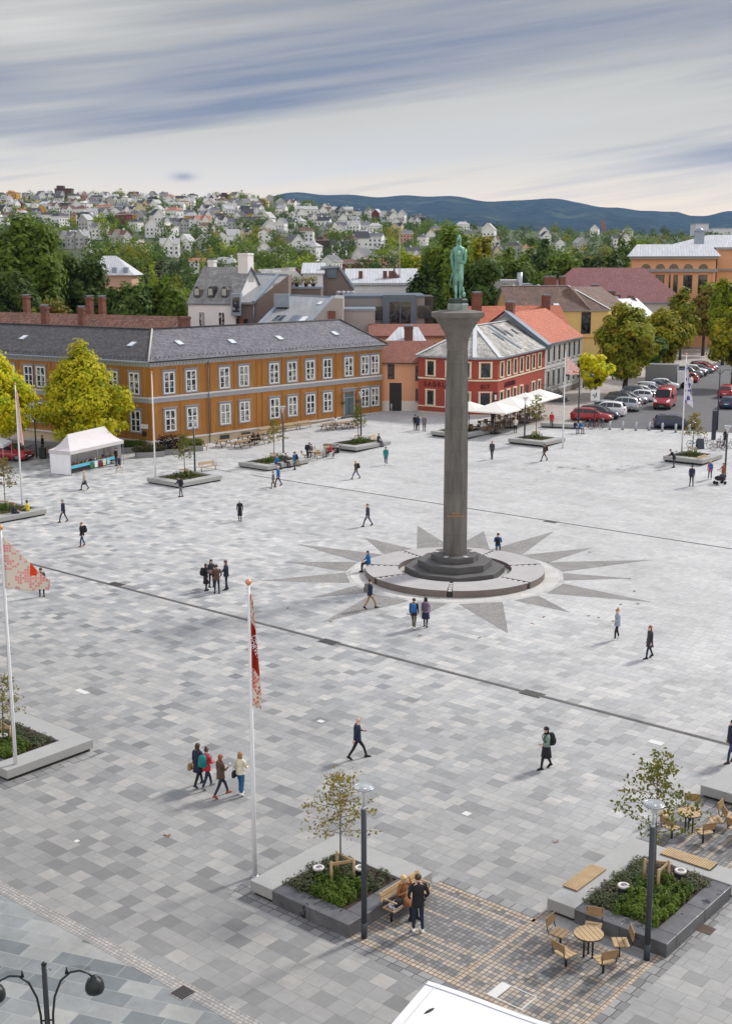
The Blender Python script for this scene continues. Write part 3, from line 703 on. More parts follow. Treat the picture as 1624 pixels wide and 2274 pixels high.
def leaf(mb,p,n,s,r,k=0):
 n=n.normalized()if n.length>1e-3 else Vector((0,0,1))
 x=n.orthogonal().normalized();y=n.cross(x);a=r.uniform(0,6.28);x,y=x*math.cos(a)+y*math.sin(a),y*math.cos(a)-x*math.sin(a)
 o=len(mb.v);e=n*s*.18
 mb.v+=[p-x*s,p-y*s*.55+e,p+x*s,p+y*s*.55+e];mb.f.append((o,o+1,o+2,o+3));mb.k.append(k);mb.sm.append(False)
M_BOX=leafmat('box_leaves',(0.045,0.085,0.012),(0.165,0.24,0.03))
M_HEATH=leafmat('heath_leaves',(0.085,0.11,0.05),(0.20,0.215,0.12),(0.16,0.12,0.11))
M_GCOV=leafmat('ground_cover_leaves',(0.08,0.09,0.025),(0.17,0.16,0.055))
def bed(info,label,seed,near):
 """planting: dark upright box bushes and a fringe of grey-green heath"""
 cu_,cv,z,a0,a1,b0,b1=info;r=random.Random(seed);X,Y=L2W(cu_,cv);q=MB();k=1.0 if near else.35
 step=.30 if near else.5;u=a0+.1
 while u<a1-.04:
  v=b0+.1
  while v<b1-.04:
   uu,vv=u+r.uniform(-.08,.08),v+r.uniform(-.08,.08)
   fr=near and(vv>b1-1.0 or uu<a0+.75)
   if fr:
    for _ in range(2):leafcloud(q,(uu+r.uniform(-.1,.1),vv+r.uniform(-.1,.1),.48+r.random()*.06),.2,.2,.15,46,.05,r,1,.8)
    for _ in range(3):x,y=uu+r.uniform(-.15,.15),vv+r.uniform(-.15,.15);q.tube([(x,y,.4),(x+r.uniform(-.05,.05),y+r.uniform(-.05,.05),.6+r.random()*.2)],[.006,.003],3,1)
   elif near:leafcloud(q,(uu,vv,.52+r.uniform(0,.1)),.14,.14,.24+r.uniform(0,.06),95,.055,r,0,1.0)
   else:
    edge=min(uu-a0,a1-uu,vv-b0,b1-vv)<.75
    leafcloud(q,(uu,vv,(.44 if edge else.70)),.34,.34,(.10 if edge else.34),46,.10,r,2 if edge else 0,.8)
   v+=step
  u+=step
 return tag(q.build('low_shrubs',[M_BOX,M_HEATH,M_GCOV],None,(X,Y,z),TH,uv=False),label,'shrubs',None,'stuff')
def young_tree(label,base,h,w,seed,mats,group='young trees in the planters',nb=26,leaves=15,ls=.055,trunk=.035):
 r=random.Random(seed);t=thing('young_tree',label,'tree',base,r.uniform(0,6),group)
 q=MB();lean=(r.uniform(-.1,.1),r.uniform(-.1,.1));P=lambda z:Vector((lean[0]*z/h,lean[1]*z/h,z))
 q.tube([P(0),P(h*.3),P(h*.6),P(h*.97)],[trunk,trunk*.85,trunk*.5,.006],6)
 lf=MB()
 for i in range(nb):
  s=(i+.5)/nb;z=h*(.40+.55*s);a=i*2.4+r.uniform(-.4,.4);l=w*.5*(1.0-.72*s**1.3)*r.uniform(.75,1.15)
  p0=P(z);d=Vector((math.cos(a),math.sin(a),r.uniform(.15,.5)));p1=p0+d*l*.55;p2=p1+Vector((d.x,d.y,d.z*.2+r.uniform(-.15,.25)))*l*.5
  q.tube([p0,p1,p2],[.012,.008,.003],4)
  for _ in range(leaves):
   f=r.uniform(.25,1.05);p=p0.lerp(p1,f*2)if f<.5 else p1.lerp(p2,(f-.5)*2)
   p=p+Vector((r.gauss(0,.09),r.gauss(0,.09),r.gauss(0,.08)));leaf(lf,p,Vector((r.uniform(-1,1),r.uniform(-1,1),r.uniform(-.2,1))),ls*r.uniform(.7,1.4),r,0 if r.random()<.8 else 1)
 q.build('trunk',mat('young_bark',srgb(104,96,88),.85,.2,6),t,uv=False);lf.build('crown',mats,t,uv=False);return t
def stake_frame(label,base,rz=0.0):
 t=thing('stake_frame',label,'tree stakes',base,rz,'wooden tree stakes in the planters')
 ps=[(.42*math.cos(a),.42*math.sin(a))for a in(R(90),R(210),R(330))]
 for x,y in ps:MB().tube([(x,y,.0),(x,y,.80)],.045,7).build('stake',M_OAK,t)
 q=MB()
 for i in(0,1):a,b2=ps[i],ps[2];q.bar((a[0],a[1],.72),(b2[0]*.92,b2[1]*.92,.72),.03,.09)
 q.build('tie_rail',mat('tie_rail',srgb(176,150,112),.7,.15),t);return t
up_proto=thing('uplight','x','light',group='planter uplights')
MB().lathe([(.16,0),(.16,.28),(.14,.30)],14).build('housing',M_BLACKM,up_proto)
MB().lathe([(.185,.27),(.185,.33),(.11,.34),(.11,.30)],16).build('rim',mat('pale_ring',srgb(214,208,204),.4,.05),up_proto)
MB().lathe([(.108,.302),(.108,.318)],14).build('lens',mat('lamp_lens',srgb(120,122,126),.2,.1),up_proto);UPS={}
def uplight(px,py,label):place(up_proto,UPS,at(px,py,.42),0,label)
def deck(label,u0,u1,v0,v1,along,z=.5):
 """slatted timber seat lying on a bench slab"""
 cu_,cv=(u0+u1)/2,(v0+v1)/2;X,Y=L2W(cu_,cv);hx,hy=(u1-u0)/2,(v1-v0)/2
 t=thing('slatted_seat',label,'seat',(X,Y,GZ(X,Y)+z-.02),TH,'slatted timber seats on the slabs')
 q=MB();n=int((2*hx if along=='v' else 2*hy)/.075)
 for i in range(n):
  if along=='v':x=-hx+.075*i;q.box(x,x+.058,-hy,hy,.03,.06)
  else:y=-hy+.075*i;q.box(-hx,hx,y,y+.058,.03,.06)
 q.build('slats',M_OAK,t);MB().box(-hx+.03,hx-.03,-hy+.03,hy-.03,0,.028).build('bearer',M_BLACKM,t);return t
Y_GOLD=leafmat('young_gold',(0.22,0.18,0.025),(0.36,0.30,0.06));Y_GREEN=leafmat('young_green',(0.11,0.14,0.018),(0.27,0.28,0.045));Y_BROWN=leafmat('young_brown',(0.16,0.11,0.03),(0.25,0.18,0.05))
_,pm=planter('stone planter with black kerbs and a golden tree, beside the couple',17.6,21.65,-35.1,-31.05,'LB')
bed(pm,'dark green box bushes and heath in the planter beside the couple',11,True)
_,pr=planter('stone planter with two slatted timber seats, lower right behind the round table',25.3,29.25,-30.12,-24.85,'LB')
bed(pr,'dark green box bushes and grey heath behind the round table',12,True)
_,pl=planter('stone planter cut by the left picture edge, under the pink checked flag',-.5,4.5,-35.05,-31.0,'RB')
bed(pl,'dark green box bushes in the planter under the pink checked flag',13,True)
_,prr=planter('stone planter cut by the right picture edge, behind the second round table',25.25,30.0,-19.5,-14.4,'LF')
bed(prr,'bushes in the planter behind the second round table',14,True)
deck('broad timber seat with lengthwise boards on the left slab of the lower right planter',25.27,25.82,-29.23,-27.42,'u')
deck('long timber seat of crosswise slats on the rear slab of the lower right planter',26.63,28.4,-25.4,-24.83,'v')
for lab,px,py,rz in(('three pale stakes around the golden tree left of the couple',756,1955,0.3),('three pale stakes around the green tree in the lower right planter',1456,1968,.9),('stakes around the small tree at the left picture edge',5,1650,.2)):stake_frame(lab,at(px,py,.38),rz)
for px,py,lab in((707,1946,'round white-rimmed uplight left of the stakes in the planter beside the couple'),(800,1946,'round white-rimmed uplight behind the lamp post beside the couple'),(1382,1986,'round white-rimmed uplight front left in the lower right planter'),(1508,1953,'round white-rimmed uplight rear right in the lower right planter'),(8,1648,'round white-rimmed uplight in the planter under the pink flag')):uplight(px,py,lab)
young_tree('thin young tree with sparse golden leaves, left of the lamp post by the couple',at(756,1950,.38),3.6,2.6,21,[Y_GOLD,Y_BROWN],nb=34,leaves=24,ls=.055)
young_tree('young tree with sparse green leaves behind the lower right lamp post',at(1452,1966,.38),4.4,3.0,22,[Y_GREEN,Y_GOLD],nb=38,leaves=24,ls=.065)
young_tree('young tree with golden leaves at the left picture edge under the pink flag',at(8,1655,.38),3.0,1.9,23,[Y_GOLD,Y_GREEN],nb=26,leaves=24,ls=.055)
FARP=[('planter with a timber bench at its right, nearest the tall bare pole left of centre',-41.0,-36.7,10.1,15.1,'FR',(418,1058)),('planter on whose right slab a row of people sit',-40.9,-36.95,21.2,26.9,'FR',(600,1012)),
  ('planter in front of the grey door of the ochre building',-41.2,-37.1,34.0,39.6,'FR',(785,978)),('planter half hidden behind the column',-36.4,-31.85,45.5,50.2,'FR',(1048,972)),
  ('planter right of the column in front of the cafe parasols',-26.9,-22.5,46.1,50.1,'FR',(1185,982)),('planter at the right under the lamp post, with a bent man leaning at it',-9.3,-5.35,45.7,50.0,'FR',(1548,1012)),
  ('planter at the left edge on which a couple sit',-41.0,-36.2,-8.2,-3.95,'FR',(14,1118))]
for i,(lab,u0,u1,v0,v1,sl_,tp)in enumerate(FARP):
 _,inf=planter(lab,u0,u1,v0,v1,sl_);bed(inf,'low green shrubs in the '+['planter nearest the tall bare pole','planter where a row of people sit','planter at the grey door','planter behind the column','planter before the cafe parasols','planter under the right lamp post','planter at the left edge'][i],30+i,False)
 X,Y=L2W((u0+u1)/2-.2,(v0+v1)/2+.2);z=GZ(X,Y)+.38
 young_tree(['thin sapling beside the lamp post nearest the tall bare pole','thin golden sapling beside the lamp post behind the seated row of people','sapling in front of the grey door','sapling hidden behind the column','sapling left of the flag in front of the cafe parasols','golden sapling under the right lamp post','thin sapling at the left edge behind the seated couple'][i],
      (X,Y,z),[4.0,4.2,4.0,2.0,4.6,4.2,4.2][i],[2.0,2.2,1.8,1.0,2.4,2.3,2.2][i],50+i,[[Y_GREEN,Y_GOLD,Y_GREEN,Y_GREEN,Y_GREEN,Y_GOLD,Y_GOLD][i],Y_BROWN],nb=26,leaves=20,ls=.09,trunk=.045)
 stake_frame('small stakes around the '+['sapling nearest the tall bare pole','golden sapling behind the seated row','sapling at the grey door','sapling behind the column','sapling before the cafe parasols','golden sapling under the right lamp post','sapling at the left edge'][i],(X,Y,z),i)
X,Y=L2W(-27.7,57.6);tb=thing('stone_bench','plain grey stone bench with two people sitting on it, by the parked bicycles','bench',(X,Y,GZ(X,Y)),TH+R(18))
slab(tb,-2.1,2.1,-.45,.45)
# ================================================================ lamps
M_ANTH=mat('anthracite_steel',srgb(52,58,66),.45,.1,1)
M_GLASS=None
def glass_mat():
 m,b,p=newmat('lamp_glass');p.inputs['Base Color'].default_value=(.8,.85,.88,1);p.inputs['Roughness'].default_value=.12;p.inputs['Alpha'].default_value=.28;return m
M_GLASS=glass_mat();M_ALU=mat('brushed_aluminium',srgb(176,180,186),.3,.15,3,metal=.6)
M_WHITEM=mat('white_lacquer',(.74,.75,.77),.4,.04)
lp=thing('street_lamp','x','street lamp',group='tall slim lamp posts around the square')
MB().tube([(0,0,0),(0,0,4.05)],[.085,.08],12).tube([(0,0,0),(0,0,.5)],.09,12).build('post',M_ANTH,lp)
MB().tube([(0,0,4.03),(0,0,4.12)],[.07,.06],12).tube([(0,0,4.1),(0,0,4.72)],[.035,.02],8).build('stem',M_ALU,lp)
MB().lathe([(.05,4.1),(.12,4.35),(.26,4.66),(.28,4.72)],18,cap=False).build('glass_cone',M_GLASS,lp)
MB().lathe([(.27,4.70),(.29,4.73),(.28,4.76),(.18,4.79),(.0,4.80)],18,cap=False).build('glass_lid',M_GLASS,lp);MB().lathe([(.285,4.69),(.30,4.72),(.285,4.745),(.27,4.72)],20,cap=False).build('lamp_rim',M_ALU,lp);MB().lathe([(.03,4.5),(.10,4.66),(.11,4.70),(.0,4.71)],12,cap=False).build('reflector',M_ALU,lp);LPS={}
for px,py,lab in((808,2082,'tall dark lamp post with conical glass head, beside the couple at the wooden bench'),(1434,2130,'tall dark lamp post with conical glass head, at the lower right planter'),
  (433,1045,'far lamp post beside the planter nearest the tall bare flagpole'),(629,1005,'far lamp post behind the row of people sitting on a planter'),(801,967,'far lamp post in front of the grey door of the ochre building'),
  (1163,985,'far lamp post in front of the cafe parasols'),(1607,1065,'far lamp post at the right edge by the stroller')):
 place(lp,LPS,at(px,py),rnd.uniform(0,6),lab)
# ornate twin-arm lamp close to the camera, lower left
M_IRON=mat('black_iron',srgb(24,32,32),.38,.15,4)
YL=22.8;b0=pt(98,2140,YL);ZL=b0.z/.88;b0.z=0
tl=thing('twin_arm_lamp','black cast-iron lamp with two curved arms and bell shades, cut by the lower left corner','street lamp',b0,R(8));tl.scale=(.88,.88,.88)
zt=ZL
MB().tube([(0,0,0),(0,0,1),(0,0,zt)],[.11,.07,.06],10).tube([(0,0,zt),(0,0,zt+.05)],[.07,.03],10).build('post',M_IRON,tl)
for s in(-1,1):
 q=MB();pts=[(.05*s,0,zt-1.9),(.13*s,0,zt-1.7),(.14*s,0,zt-1.3),(.20*s,0,zt-.85),(.36*s,0,zt-.45),(.58*s,0,zt-.26),(.80*s,0,zt-.24),(.98*s,0,zt-.32),(1.10*s,0,zt-.44)]
 q.tube(pts,[.028]*6+[.026,.024,.024],7);q.tube([(.50*s,0,zt-.28),(.50*s,0,zt-.12)],[.05,.01],6);q.tube([(.14*s,0,zt-1.45),(.05*s,0,zt-1.45)],.02,6);q.tube([(.14*s,0,zt-1.62),(.03*s,0,zt-1.62)],.02,6)
 for i in range(22):x=s*(.52+.024*i);q.tube([(x,0,zt-.22-max(0,i-12)*.006),(x+.006,0,zt-.10-max(0,i-12)*.007)],.003,3)
 a=q.build('arm',M_IRON,tl)
 MB().lathe([(.03,.12),(.06,.1),(.09,.04),(.17,.0),(.215,-.10),(.23,-.22),(.20,-.30),(.12,-.33),(.0,-.335)],18,c=(1.12*s,0,zt-.5)).build('bell_shade',M_IRON,a)
q=MB();q.tube([(-.1,0,zt-.1),(.12,.06,zt-.16)],.012,5);q.box(.1,.16,.03,.09,zt-.2,zt-.14);q.build('bracket',M_ALU,tl)
# ================================================================ flagpoles
def flag_mat(kind):
 m,b,p=newmat('flag_'+kind);u,v,_=uvnode(b)
 if kind in('pink','furled'):
  uu_,vv_=(u,v)if kind=='pink' else(b.m('MULTIPLY',b.m('ADD',u,v),.707),b.m('MULTIPLY',b.m('SUBTRACT',v,u),.707));c,r,d=gridcells(b,uu_,vv_,.098,.098);w=b.white(b.comb(c,r),'2D');wb=b.white(b.comb(b.m('FLOOR',b.m('DIVIDE',c,4)),b.m('FLOOR',b.m('DIVIDE',r,4))),'2D')
  on=b.m('MULTIPLY',b.m('GREATER_THAN',b.m('ADD',b.m('MULTIPLY',w,.55),b.m('MULTIPLY',wb,.45)),.48),b.m('GREATER_THAN',d,.010))
  w3=b.white(b.comb(c,r),'2D');pink=b.mix(w3,srgb(244,188,184),srgb(234,152,154))if kind=='pink' else b.mix(w3,srgb(206,84,84),srgb(226,130,124))
  col=b.mix(on,srgb(232,226,214),pink)
  if kind=='furled':col=b.mix(b.m('MULTIPLY',b.m('GREATER_THAN',b.m('ADD',v,b.m('MULTIPLY',u,.5)),6.75),b.m('LESS_THAN',b.m('ADD',v,b.m('MULTIPLY',u,.5)),8.25)),col,srgb(172,46,22))
  else:col=b.mix(b.m('MULTIPLY',b.m('GREATER_THAN',u,1.0),b.m('MULTIPLY',b.m('LESS_THAN',u,1.28),b.m('GREATER_THAN',v,2.6))),col,srgb(228,82,28))
 elif kind=='pale':
  c,r,d=gridcells(b,u,v,.09,.09);w=b.white(b.comb(c,r),'2D');col=b.mix(b.m('GREATER_THAN',w,.55),srgb(240,226,222),srgb(240,178,172));col=b.mix(b.m('MULTIPLY',b.m('GREATER_THAN',u,1.0),b.m('MULTIPLY',b.m('GREATER_THAN',v,.6),b.m('LESS_THAN',v,.9))),col,srgb(234,96,50))
 else:col=b.mix(b.m('GREATER_THAN',b.noise(b.comb(u,v),2.2,1),.55),srgb(228,226,236),srgb(110,104,172))
 b.l.new(col,p.inputs['Base Color']);p.inputs['Roughness'].default_value=.7
 tr=b.node('ShaderNodeBsdfTranslucent');b.l.new(col,tr.inputs[0]);mx=b.node('ShaderNodeMixShader');mx.inputs[0].default_value=.35
 b.l.new(p.outputs[0],mx.inputs[1]);b.l.new(tr.outputs[0],mx.inputs[2]);b.l.new(mx.outputs[0],b.n['Material Output'].inputs[0]);return m
M_GILT=mat('copper_ball',srgb(216,150,110),.35,.1,metal=.4)
pp=thing('flagpole','x','flagpole',group='white flagpoles around the square')
MB().tube([(0,0,0),(0,0,3),(0,0,9.7)],[.075,.07,.04],12).build('pole',M_WHITEM,pp)
MB().ball((0,0,9.78),.095,n=12,m=8).build('finial',M_GILT,pp);MB().lathe([(.13,0),(.13,.03),(.085,.05)],12).build('foot_plate',M_ALU,pp)
MB().tube([(.085,0,1.0),(.06,0,9.6)],.006,4).box(.07,.10,-.03,.03,1.0,1.12).build('halyard',M_ALU,pp);PPS={}
for px,py,lab in((37,1722,'white flagpole at the left edge flying the pink checked flag'),(566,1945,'white flagpole with the furled red flag, left of the golden tree'),(346,1073,'tall bare white flagpole without a flag, in front of the ochre corner'),
  (50,1120,'white flagpole at the left with a limp white flag, near the yellow trees'),(1248,995,'white flagpole with a pale pink flag before the parked cars'),(1511,1015,'white flagpole with a blue and white flag at the right by the street')):
 place(pp,PPS,at(px,py),rnd.uniform(0,6),lab)
def cloth(name,label,base,shape,m,uvf,group='flags on the white poles',nu=14,nv=26):
 """shape(s,t) -> local offset from the pole foot; s along the fly 0..1, t down the hoist 0..1"""
 vs=[];fs=[];uv=[]
 for j in range(nv+1):
  for i in range(nu+1):vs.append(tuple(base+Vector(shape(i/nu,j/nv))));uv.append(uvf(i/nu,j/nv))
 for j in range(nv):
  for i in range(nu):k=j*(nu+1)+i;fs.append((k,k+nu+1,k+nu+2,k+1))
 me=bpy.data.meshes.new(name);me.from_pydata(vs,[],fs);me.materials.append(m);ul=me.uv_layers.new(name='UVMap').data
 for i,l in enumerate(me.loops):ul[i].uv=uv[l.vertex_index]
 me.polygons.foreach_set('use_smooth',[True]*len(fs));me.update()
 o=link(name,me);sm=o.modifiers.new('thickness','SOLIDIFY');sm.thickness=.006;return tag(o,label,'flag',group)
def droop(w,ztop,zbot,dx,dy,fall,wave=.10):
 def f(s,t):
  z=ztop+(zbot-ztop)*t;sag=fall*s**1.15*(1-.42*t)
  x=.05+s*w*(1-.25*t);y=wave*math.sin(7*s+3*t)*s+.05*math.sin(16*s-4*t)*s
  return(dx*x-dy*y,dy*x+dx*y,z-sag)
 return f
def fly(w,ztop,hoist,fall,dx,dy):
 def f(s,t):
  x=.05+s*w*(1-.06*t);y=.10*math.sin(6*s+2.5*t)*s+.04*math.sin(15*s-4*t)*s
  return(dx*x-dy*y,dy*x+dx*y,ztop-fall*s*(1-t)**1.0-hoist*t+.06*math.sin(9*s)*t*s-.10*s*t)
 return f
b0=at(37,1722);cloth('flag','pink and white checked flag with an orange patch, flying at the left edge',b0,fly(1.72,9.42,1.95,1.62,.995,-.1),flag_mat('pink'),lambda s,t:(s*1.72,4-1.62*s*(1-t)-1.95*t))
def furl(s,t):
 z=9.42-3.62*t;w=.06+.20*min(1,t*1.25)**.8;x=.05+s*w;y=.035*math.sin(s*9+t*7);return(x,y-.02,z-.12*s)
b0=at(566,1945);cloth('flag','red flag with white lettering hanging furled along its pole, left of centre',b0,furl,flag_mat('furled'),lambda s,t:(s*.34,9.05-3.62*t+.05))
M_LET=mat('white_lettering',(.8,.78,.8),.6,.03);furled=bpy.data.objects['flag.001']if 'flag.001' in bpy.data.objects else None
words(furled,'MØT\nTORVET',.20,b0+Vector((.095,-.10,8.1)),(R(90),R(66),0),M_LET,.003,'LEFT',1,.85)
b0=at(50,1120);cloth('flag','white flag hanging limp on the pole near the yellow trees',b0,lambda s,t:(.05+s*(.12+.25*t),.05*math.sin(8*s+5*t),9.3-4.2*t-.3*s),flag_mat('pale'),lambda s,t:(s*.5,1.2+t*.2),nu=8)
b0=at(1248,995);cloth('flag','pale pink flag on the pole before the parked cars',b0,fly(1.5,9.3,1.9,1.4,.97,.2),bpy.data.materials['flag_pale'],lambda s,t:(s*1.9,2.6*(1-t)))
b0=at(1511,1015);cloth('flag','blue and white flag hanging on the right pole by the street',b0,lambda s,t:(.05+s*(.1+.75*t**.8),.08*math.sin(9*s+4*t),9.2-3.9*t-.6*s),flag_mat('blue'),lambda s,t:(s*.9,3*t),nu=10)
# ================================================================ seats and tables
def plank(q,x0,x1,y0,y1,z,th=.04,gap=.012,n=3,along='x',k=0):
 """boards side by side"""
 if along=='x':
  w=(y1-y0)/n
  for i in range(n):q.box(x0,x1,y0+i*w+gap/2,y0+(i+1)*w-gap/2,z-th,z,k)
 else:
  w=(x1-x0)/n
  for i in range(n):q.box(x0+i*w+gap/2,x0+(i+1)*w-gap/2,y0,y1,z-th,z,k)
# swivel cafe chair on one post: seat of boards, backrest, side brackets
ch=thing('cafe_chair','x','chair',group='wooden post chairs around the round tables')
q=MB();plank(q,-.24,.24,-.26,.20,.46,.035,.02,3);q.build('seat',M_OAK,ch)
q=MB();q.add([Vector((x,y,z))for x in(-.26,.26)for y,z in((-.33,.62),(-.30,.62),(-.37,.88),(-.34,.88))],[(0,1,3,2),(4,6,7,5),(0,4,5,1),(2,3,7,6),(0,2,6,4),(1,5,7,3)]);q.build('backrest',M_OAKD,ch)
q=MB()
for s in(-.22,.22):q.tube([(s,.16,.42),(s,-.26,.42),(s,-.31,.5),(s,-.345,.86)],.017,6)
q.build('side_bracket',M_BLACKM,ch);MB().tube([(0,0,0),(0,0,.42)],.035,8).build('post',M_BLACKM,ch);CHS={}
tb=thing('round_table','x','table',group='round wooden tables with post chairs')
q=MB()
for i in range(6):
 y0,y1=-.42+.14*i+.008,-.42+.14*(i+1)-.008;r=.42
 xs=[math.sqrt(max(0,r*r-y*y))+.01 for y in(y0,y1)];m_=max(xs);n=6
 poly=[(-math.sqrt(max(.0004,r*r-(y0+(y1-y0)*k/n)**2)),y0+(y1-y0)*k/n)for k in range(n+1)]
 poly+=[(-x,y)for x,y in poly[::-1]];q.prism(poly,.70,.735)
q.build('tabletop',M_OAK,tb);MB().lathe([(.425,.69),(.425,.72),(.40,.72),(.40,.69)],24,cap=False).build('rim_band',M_BLACKM,tb)
for a in(30,150,270):MB().tube([(.14*math.cos(R(a)),.14*math.sin(R(a)),0),(.14*math.cos(R(a)),.14*math.sin(R(a)),.69)],.03,8).build('leg',M_BLACKM,tb)
TBS={}
def cafe_set(px,py,name,n,rz0,far=False,R_=.88,skip=(),names=None):
 c=at(px,py,0);place(tb,TBS,c,rz0,'round wooden table '+name)
 dirs=names or['in front of the','on the right of the','behind right of the','behind left of the','on the left of the']
 for i in range(n):
  if i in skip:continue
  a=rz0+2*math.pi*i/n;p=(c.x+R_*math.cos(a),c.y+R_*math.sin(a),c.z)
  place(ch,CHS,p,a+R(90),'wooden post chair %s round table %s'%(dirs[i%len(dirs)],name),scale=None)
cafe_set(1304,2123,'at the lower right planter',5,R(-72))
cafe_set(1527,1846,'behind the green young tree',5,R(-72))
cafe_set(1672,1850,'cut by the right picture edge',5,R(-72),skip=(0,1,2))
cafe_set(697,1018,'right of the seated row',4,R(20),R_=.95,names=['on the right of the','behind the','on the left of the','in front of the'])
cafe_set(727,1008,'near the grey door',4,R(10),R_=.95,names=['on the right of the','behind the','on the left of the','in front of the'])
# park bench with arms
bn=thing('park_bench','x','bench',group='wooden benches on the square')
q=MB();plank(q,-.95,.95,-.25,.22,.45,.04,.02,4);q.build('seat',M_OAK,bn)
q=MB()
for z in(.60,.74):q.add([Vector((x,y,zz))for x in(-.95,.95)for y,zz in((-.31-(z-.6)*.25,z),(-.27-(z-.6)*.25,z),(-.35-(z-.6)*.25,z+.115),(-.31-(z-.6)*.25,z+.115))],[(0,1,3,2),(4,6,7,5),(0,4,5,1),(2,3,7,6),(0,2,6,4),(1,5,7,3)])
q.build('backrest',M_OAK,bn)
for x in(-.82,.82):
 MB().tube([(x,.15,.41),(x,-.24,.41),(x,-.30,.5),(x,-.37,.86)],.02,6).tube([(x,0,0),(x,0,.41)],.035,8).build('leg',M_BLACKM,bn)
 MB().box(x-.03,x+.03,-.28,.2,.64,.67).build('armrest',M_OAK,bn)
 MB().tube([(x,.14,.42),(x,.17,.64)],.015,6).build('arm_bracket',M_BLACKM,bn)
BNS={}
def bench(px,py,rz,lab,s=1):place(bn,BNS,at(px,py),rz,lab,scale=s)
bench(906,2022,TH+R(-90),'pale wooden bench with armrests, a woman in a camel coat sitting on it')
bench(463,1045,TH+R(-95),'wooden bench by the planter nearest the tall bare flagpole')
bench(832,982,TH+R(-70),'wooden bench by the planter at the grey door, a person sitting on it',.9)
bench(1562,1030,TH+R(-90),'wooden bench at the right planter, above the stroller',.9)
bench(447,998,TH+R(0),'wooden bench before the dark bush at the ochre corner');bench(400,1003,TH+R(0),'wooden bench left of the lamp post before the dark bush')
bench(108,1012,TH+R(-60),'brown wooden bench left of the white market tent')
for i,(px,py,w)in enumerate(((593,965,'nearest the picnic tables'),(619,960,'second along the wall'),(646,956,'third along the wall'),(677,951,'nearest the grey door'))):bench(px,py,R(45.7+180),'wooden bench against the ochre building, '+w)
pk=thing('picnic_table','x','picnic table',group='picnic tables before the ochre building')
q=MB();plank(q,-.95,.95,-.38,.38,.74,.04,.015,5);q.build('tabletop',M_OAKD,pk)
for y in(-.72,.72):
 q=MB();plank(q,-.95,.95,y-.16,y+.16,.45,.04,.015,2);q.build('bench_seat',M_OAKD,pk)
for x in(-.65,.65):
 q=MB();q.bar((x,-.7,.39),(x,.7,.39),.05,.06).bar((x,-.55,0),(x,-.2,.70),.05,.07).bar((x,.55,0),(x,.2,.70),.05,.07);q.build('leg',M_BLACKM,pk)
PKS={}
for i,(px,py,a,w)in enumerate(((497,992,45,'nearest the drainpipe'),(538,994,50,'front one of the group'),(545,981,45,'rear one against the wall'),(570,986,40,'with two dark-clad people'),(580,975,45,'behind the golden sapling'),(729,954,45,'with a person in white, right of the benches'),(762,951,45,'left of the grey door steps'),(786,949,45,'under the sapling at the grey door'))):
 place(pk,PKS,at(px,py),R(a),'wooden picnic table, '+w)
# ================================================================ market tents
M_TENT=mat('tent_canvas',srgb(208,203,204),.75,.05,.8);M_TENTG=mat('tent_canvas_grey',srgb(200,196,196),.75,.06,.8);M_TENTW=mat('tent_wall',srgb(236,236,240),.7,.05,.9)
c1=at(159,1056);c2=at(120,1052);c3=at(275,1028)
ux=(c3-c1);Lx=ux.length;ang=math.atan2(ux.y,ux.x)
tn=thing('market_tent','white peaked market tent with a stall of goods, in front of the yellow tree','tent',c1,ang);W2=2.4
q=MB();e=2.25;pk_=3.7
ov=.06;A0=[(-ov,-ov,e),(Lx+ov,-ov,e),(Lx+ov,W2+ov,e),(-ov,W2+ov,e)];R0=[(W2*.5,W2/2,pk_-.1),(Lx-W2*.5,W2/2,pk_)]
def sag(a,b2,n=6,d=.28):return[tuple(Vector(a).lerp(Vector(b2),i/n)+Vector((0,0,-d*math.sin(math.pi*i/n))))for i in range(n+1)]
h=[sag(A0[0],R0[0]),sag(A0[1],R0[1]),sag(A0[2],R0[1]),sag(A0[3],R0[0])]
for i in range(6):
 for a,b2 in((0,1),(1,2),(2,3),(3,0)):q.add([h[a][i],h[b2][i],h[b2][i+1],h[a][i+1]],[(0,1,2,3)],0,True)
for a,b2 in((0,1),(1,2),(2,3),(3,0)):
 p0,p1=Vector(A0[a]),Vector(A0[b2]);q.quad(p0-Vector((0,0,.32)),p1-Vector((0,0,.32)),p1,p0,1)
q.build('canopy',[M_TENT,M_TENTG],tn)
for x,y in((0,0),(Lx,0),(Lx,W2),(0,W2),(Lx/2,0),(Lx/2,W2)):MB().tube([(x,y,0),(x,y,e)],.025,6).build('leg',M_ALU,tn)
for nm,a,b2 in(('side_wall',(0,0),(0,W2)),('side_wall',(Lx,W2*.1),(Lx,W2)),('back_wall',(0,W2),(Lx,W2))):
 q=MB();n=10
 for i in range(n):
  s0,s1=i/n,(i+1)/n;w0,w1=.03*math.sin(s0*19),.03*math.sin(s1*19)
  q.add([(a[0]+(b2[0]-a[0])*s0+w0,a[1]+(b2[1]-a[1])*s0+w0,.05),(a[0]+(b2[0]-a[0])*s1+w1,a[1]+(b2[1]-a[1])*s1+w1,.05),(a[0]+(b2[0]-a[0])*s1,a[1]+(b2[1]-a[1])*s1,2.0),(a[0]+(b2[0]-a[0])*s0,a[1]+(b2[1]-a[1])*s0,2.0)],[(0,1,2,3)],0,True)
 q.build(nm,M_TENTW,tn)
def local(o,p):return o.location+Matrix.Rotation(o.rotation_euler.z,3,'Z')@Vector(p)
st_=thing('stall_table','long stall table under a turquoise cloth in the white tent','table',local(tn,(.3,.45,0)),ang)
MB().box(0,Lx-.7,0,.7,.74,.78).box(0,Lx-.7,-.01,0,.5,.78,1).build('tabletop',[M_OAKD,mat('turquoise_cloth',srgb(92,186,214),.8,.15,3)],st_)
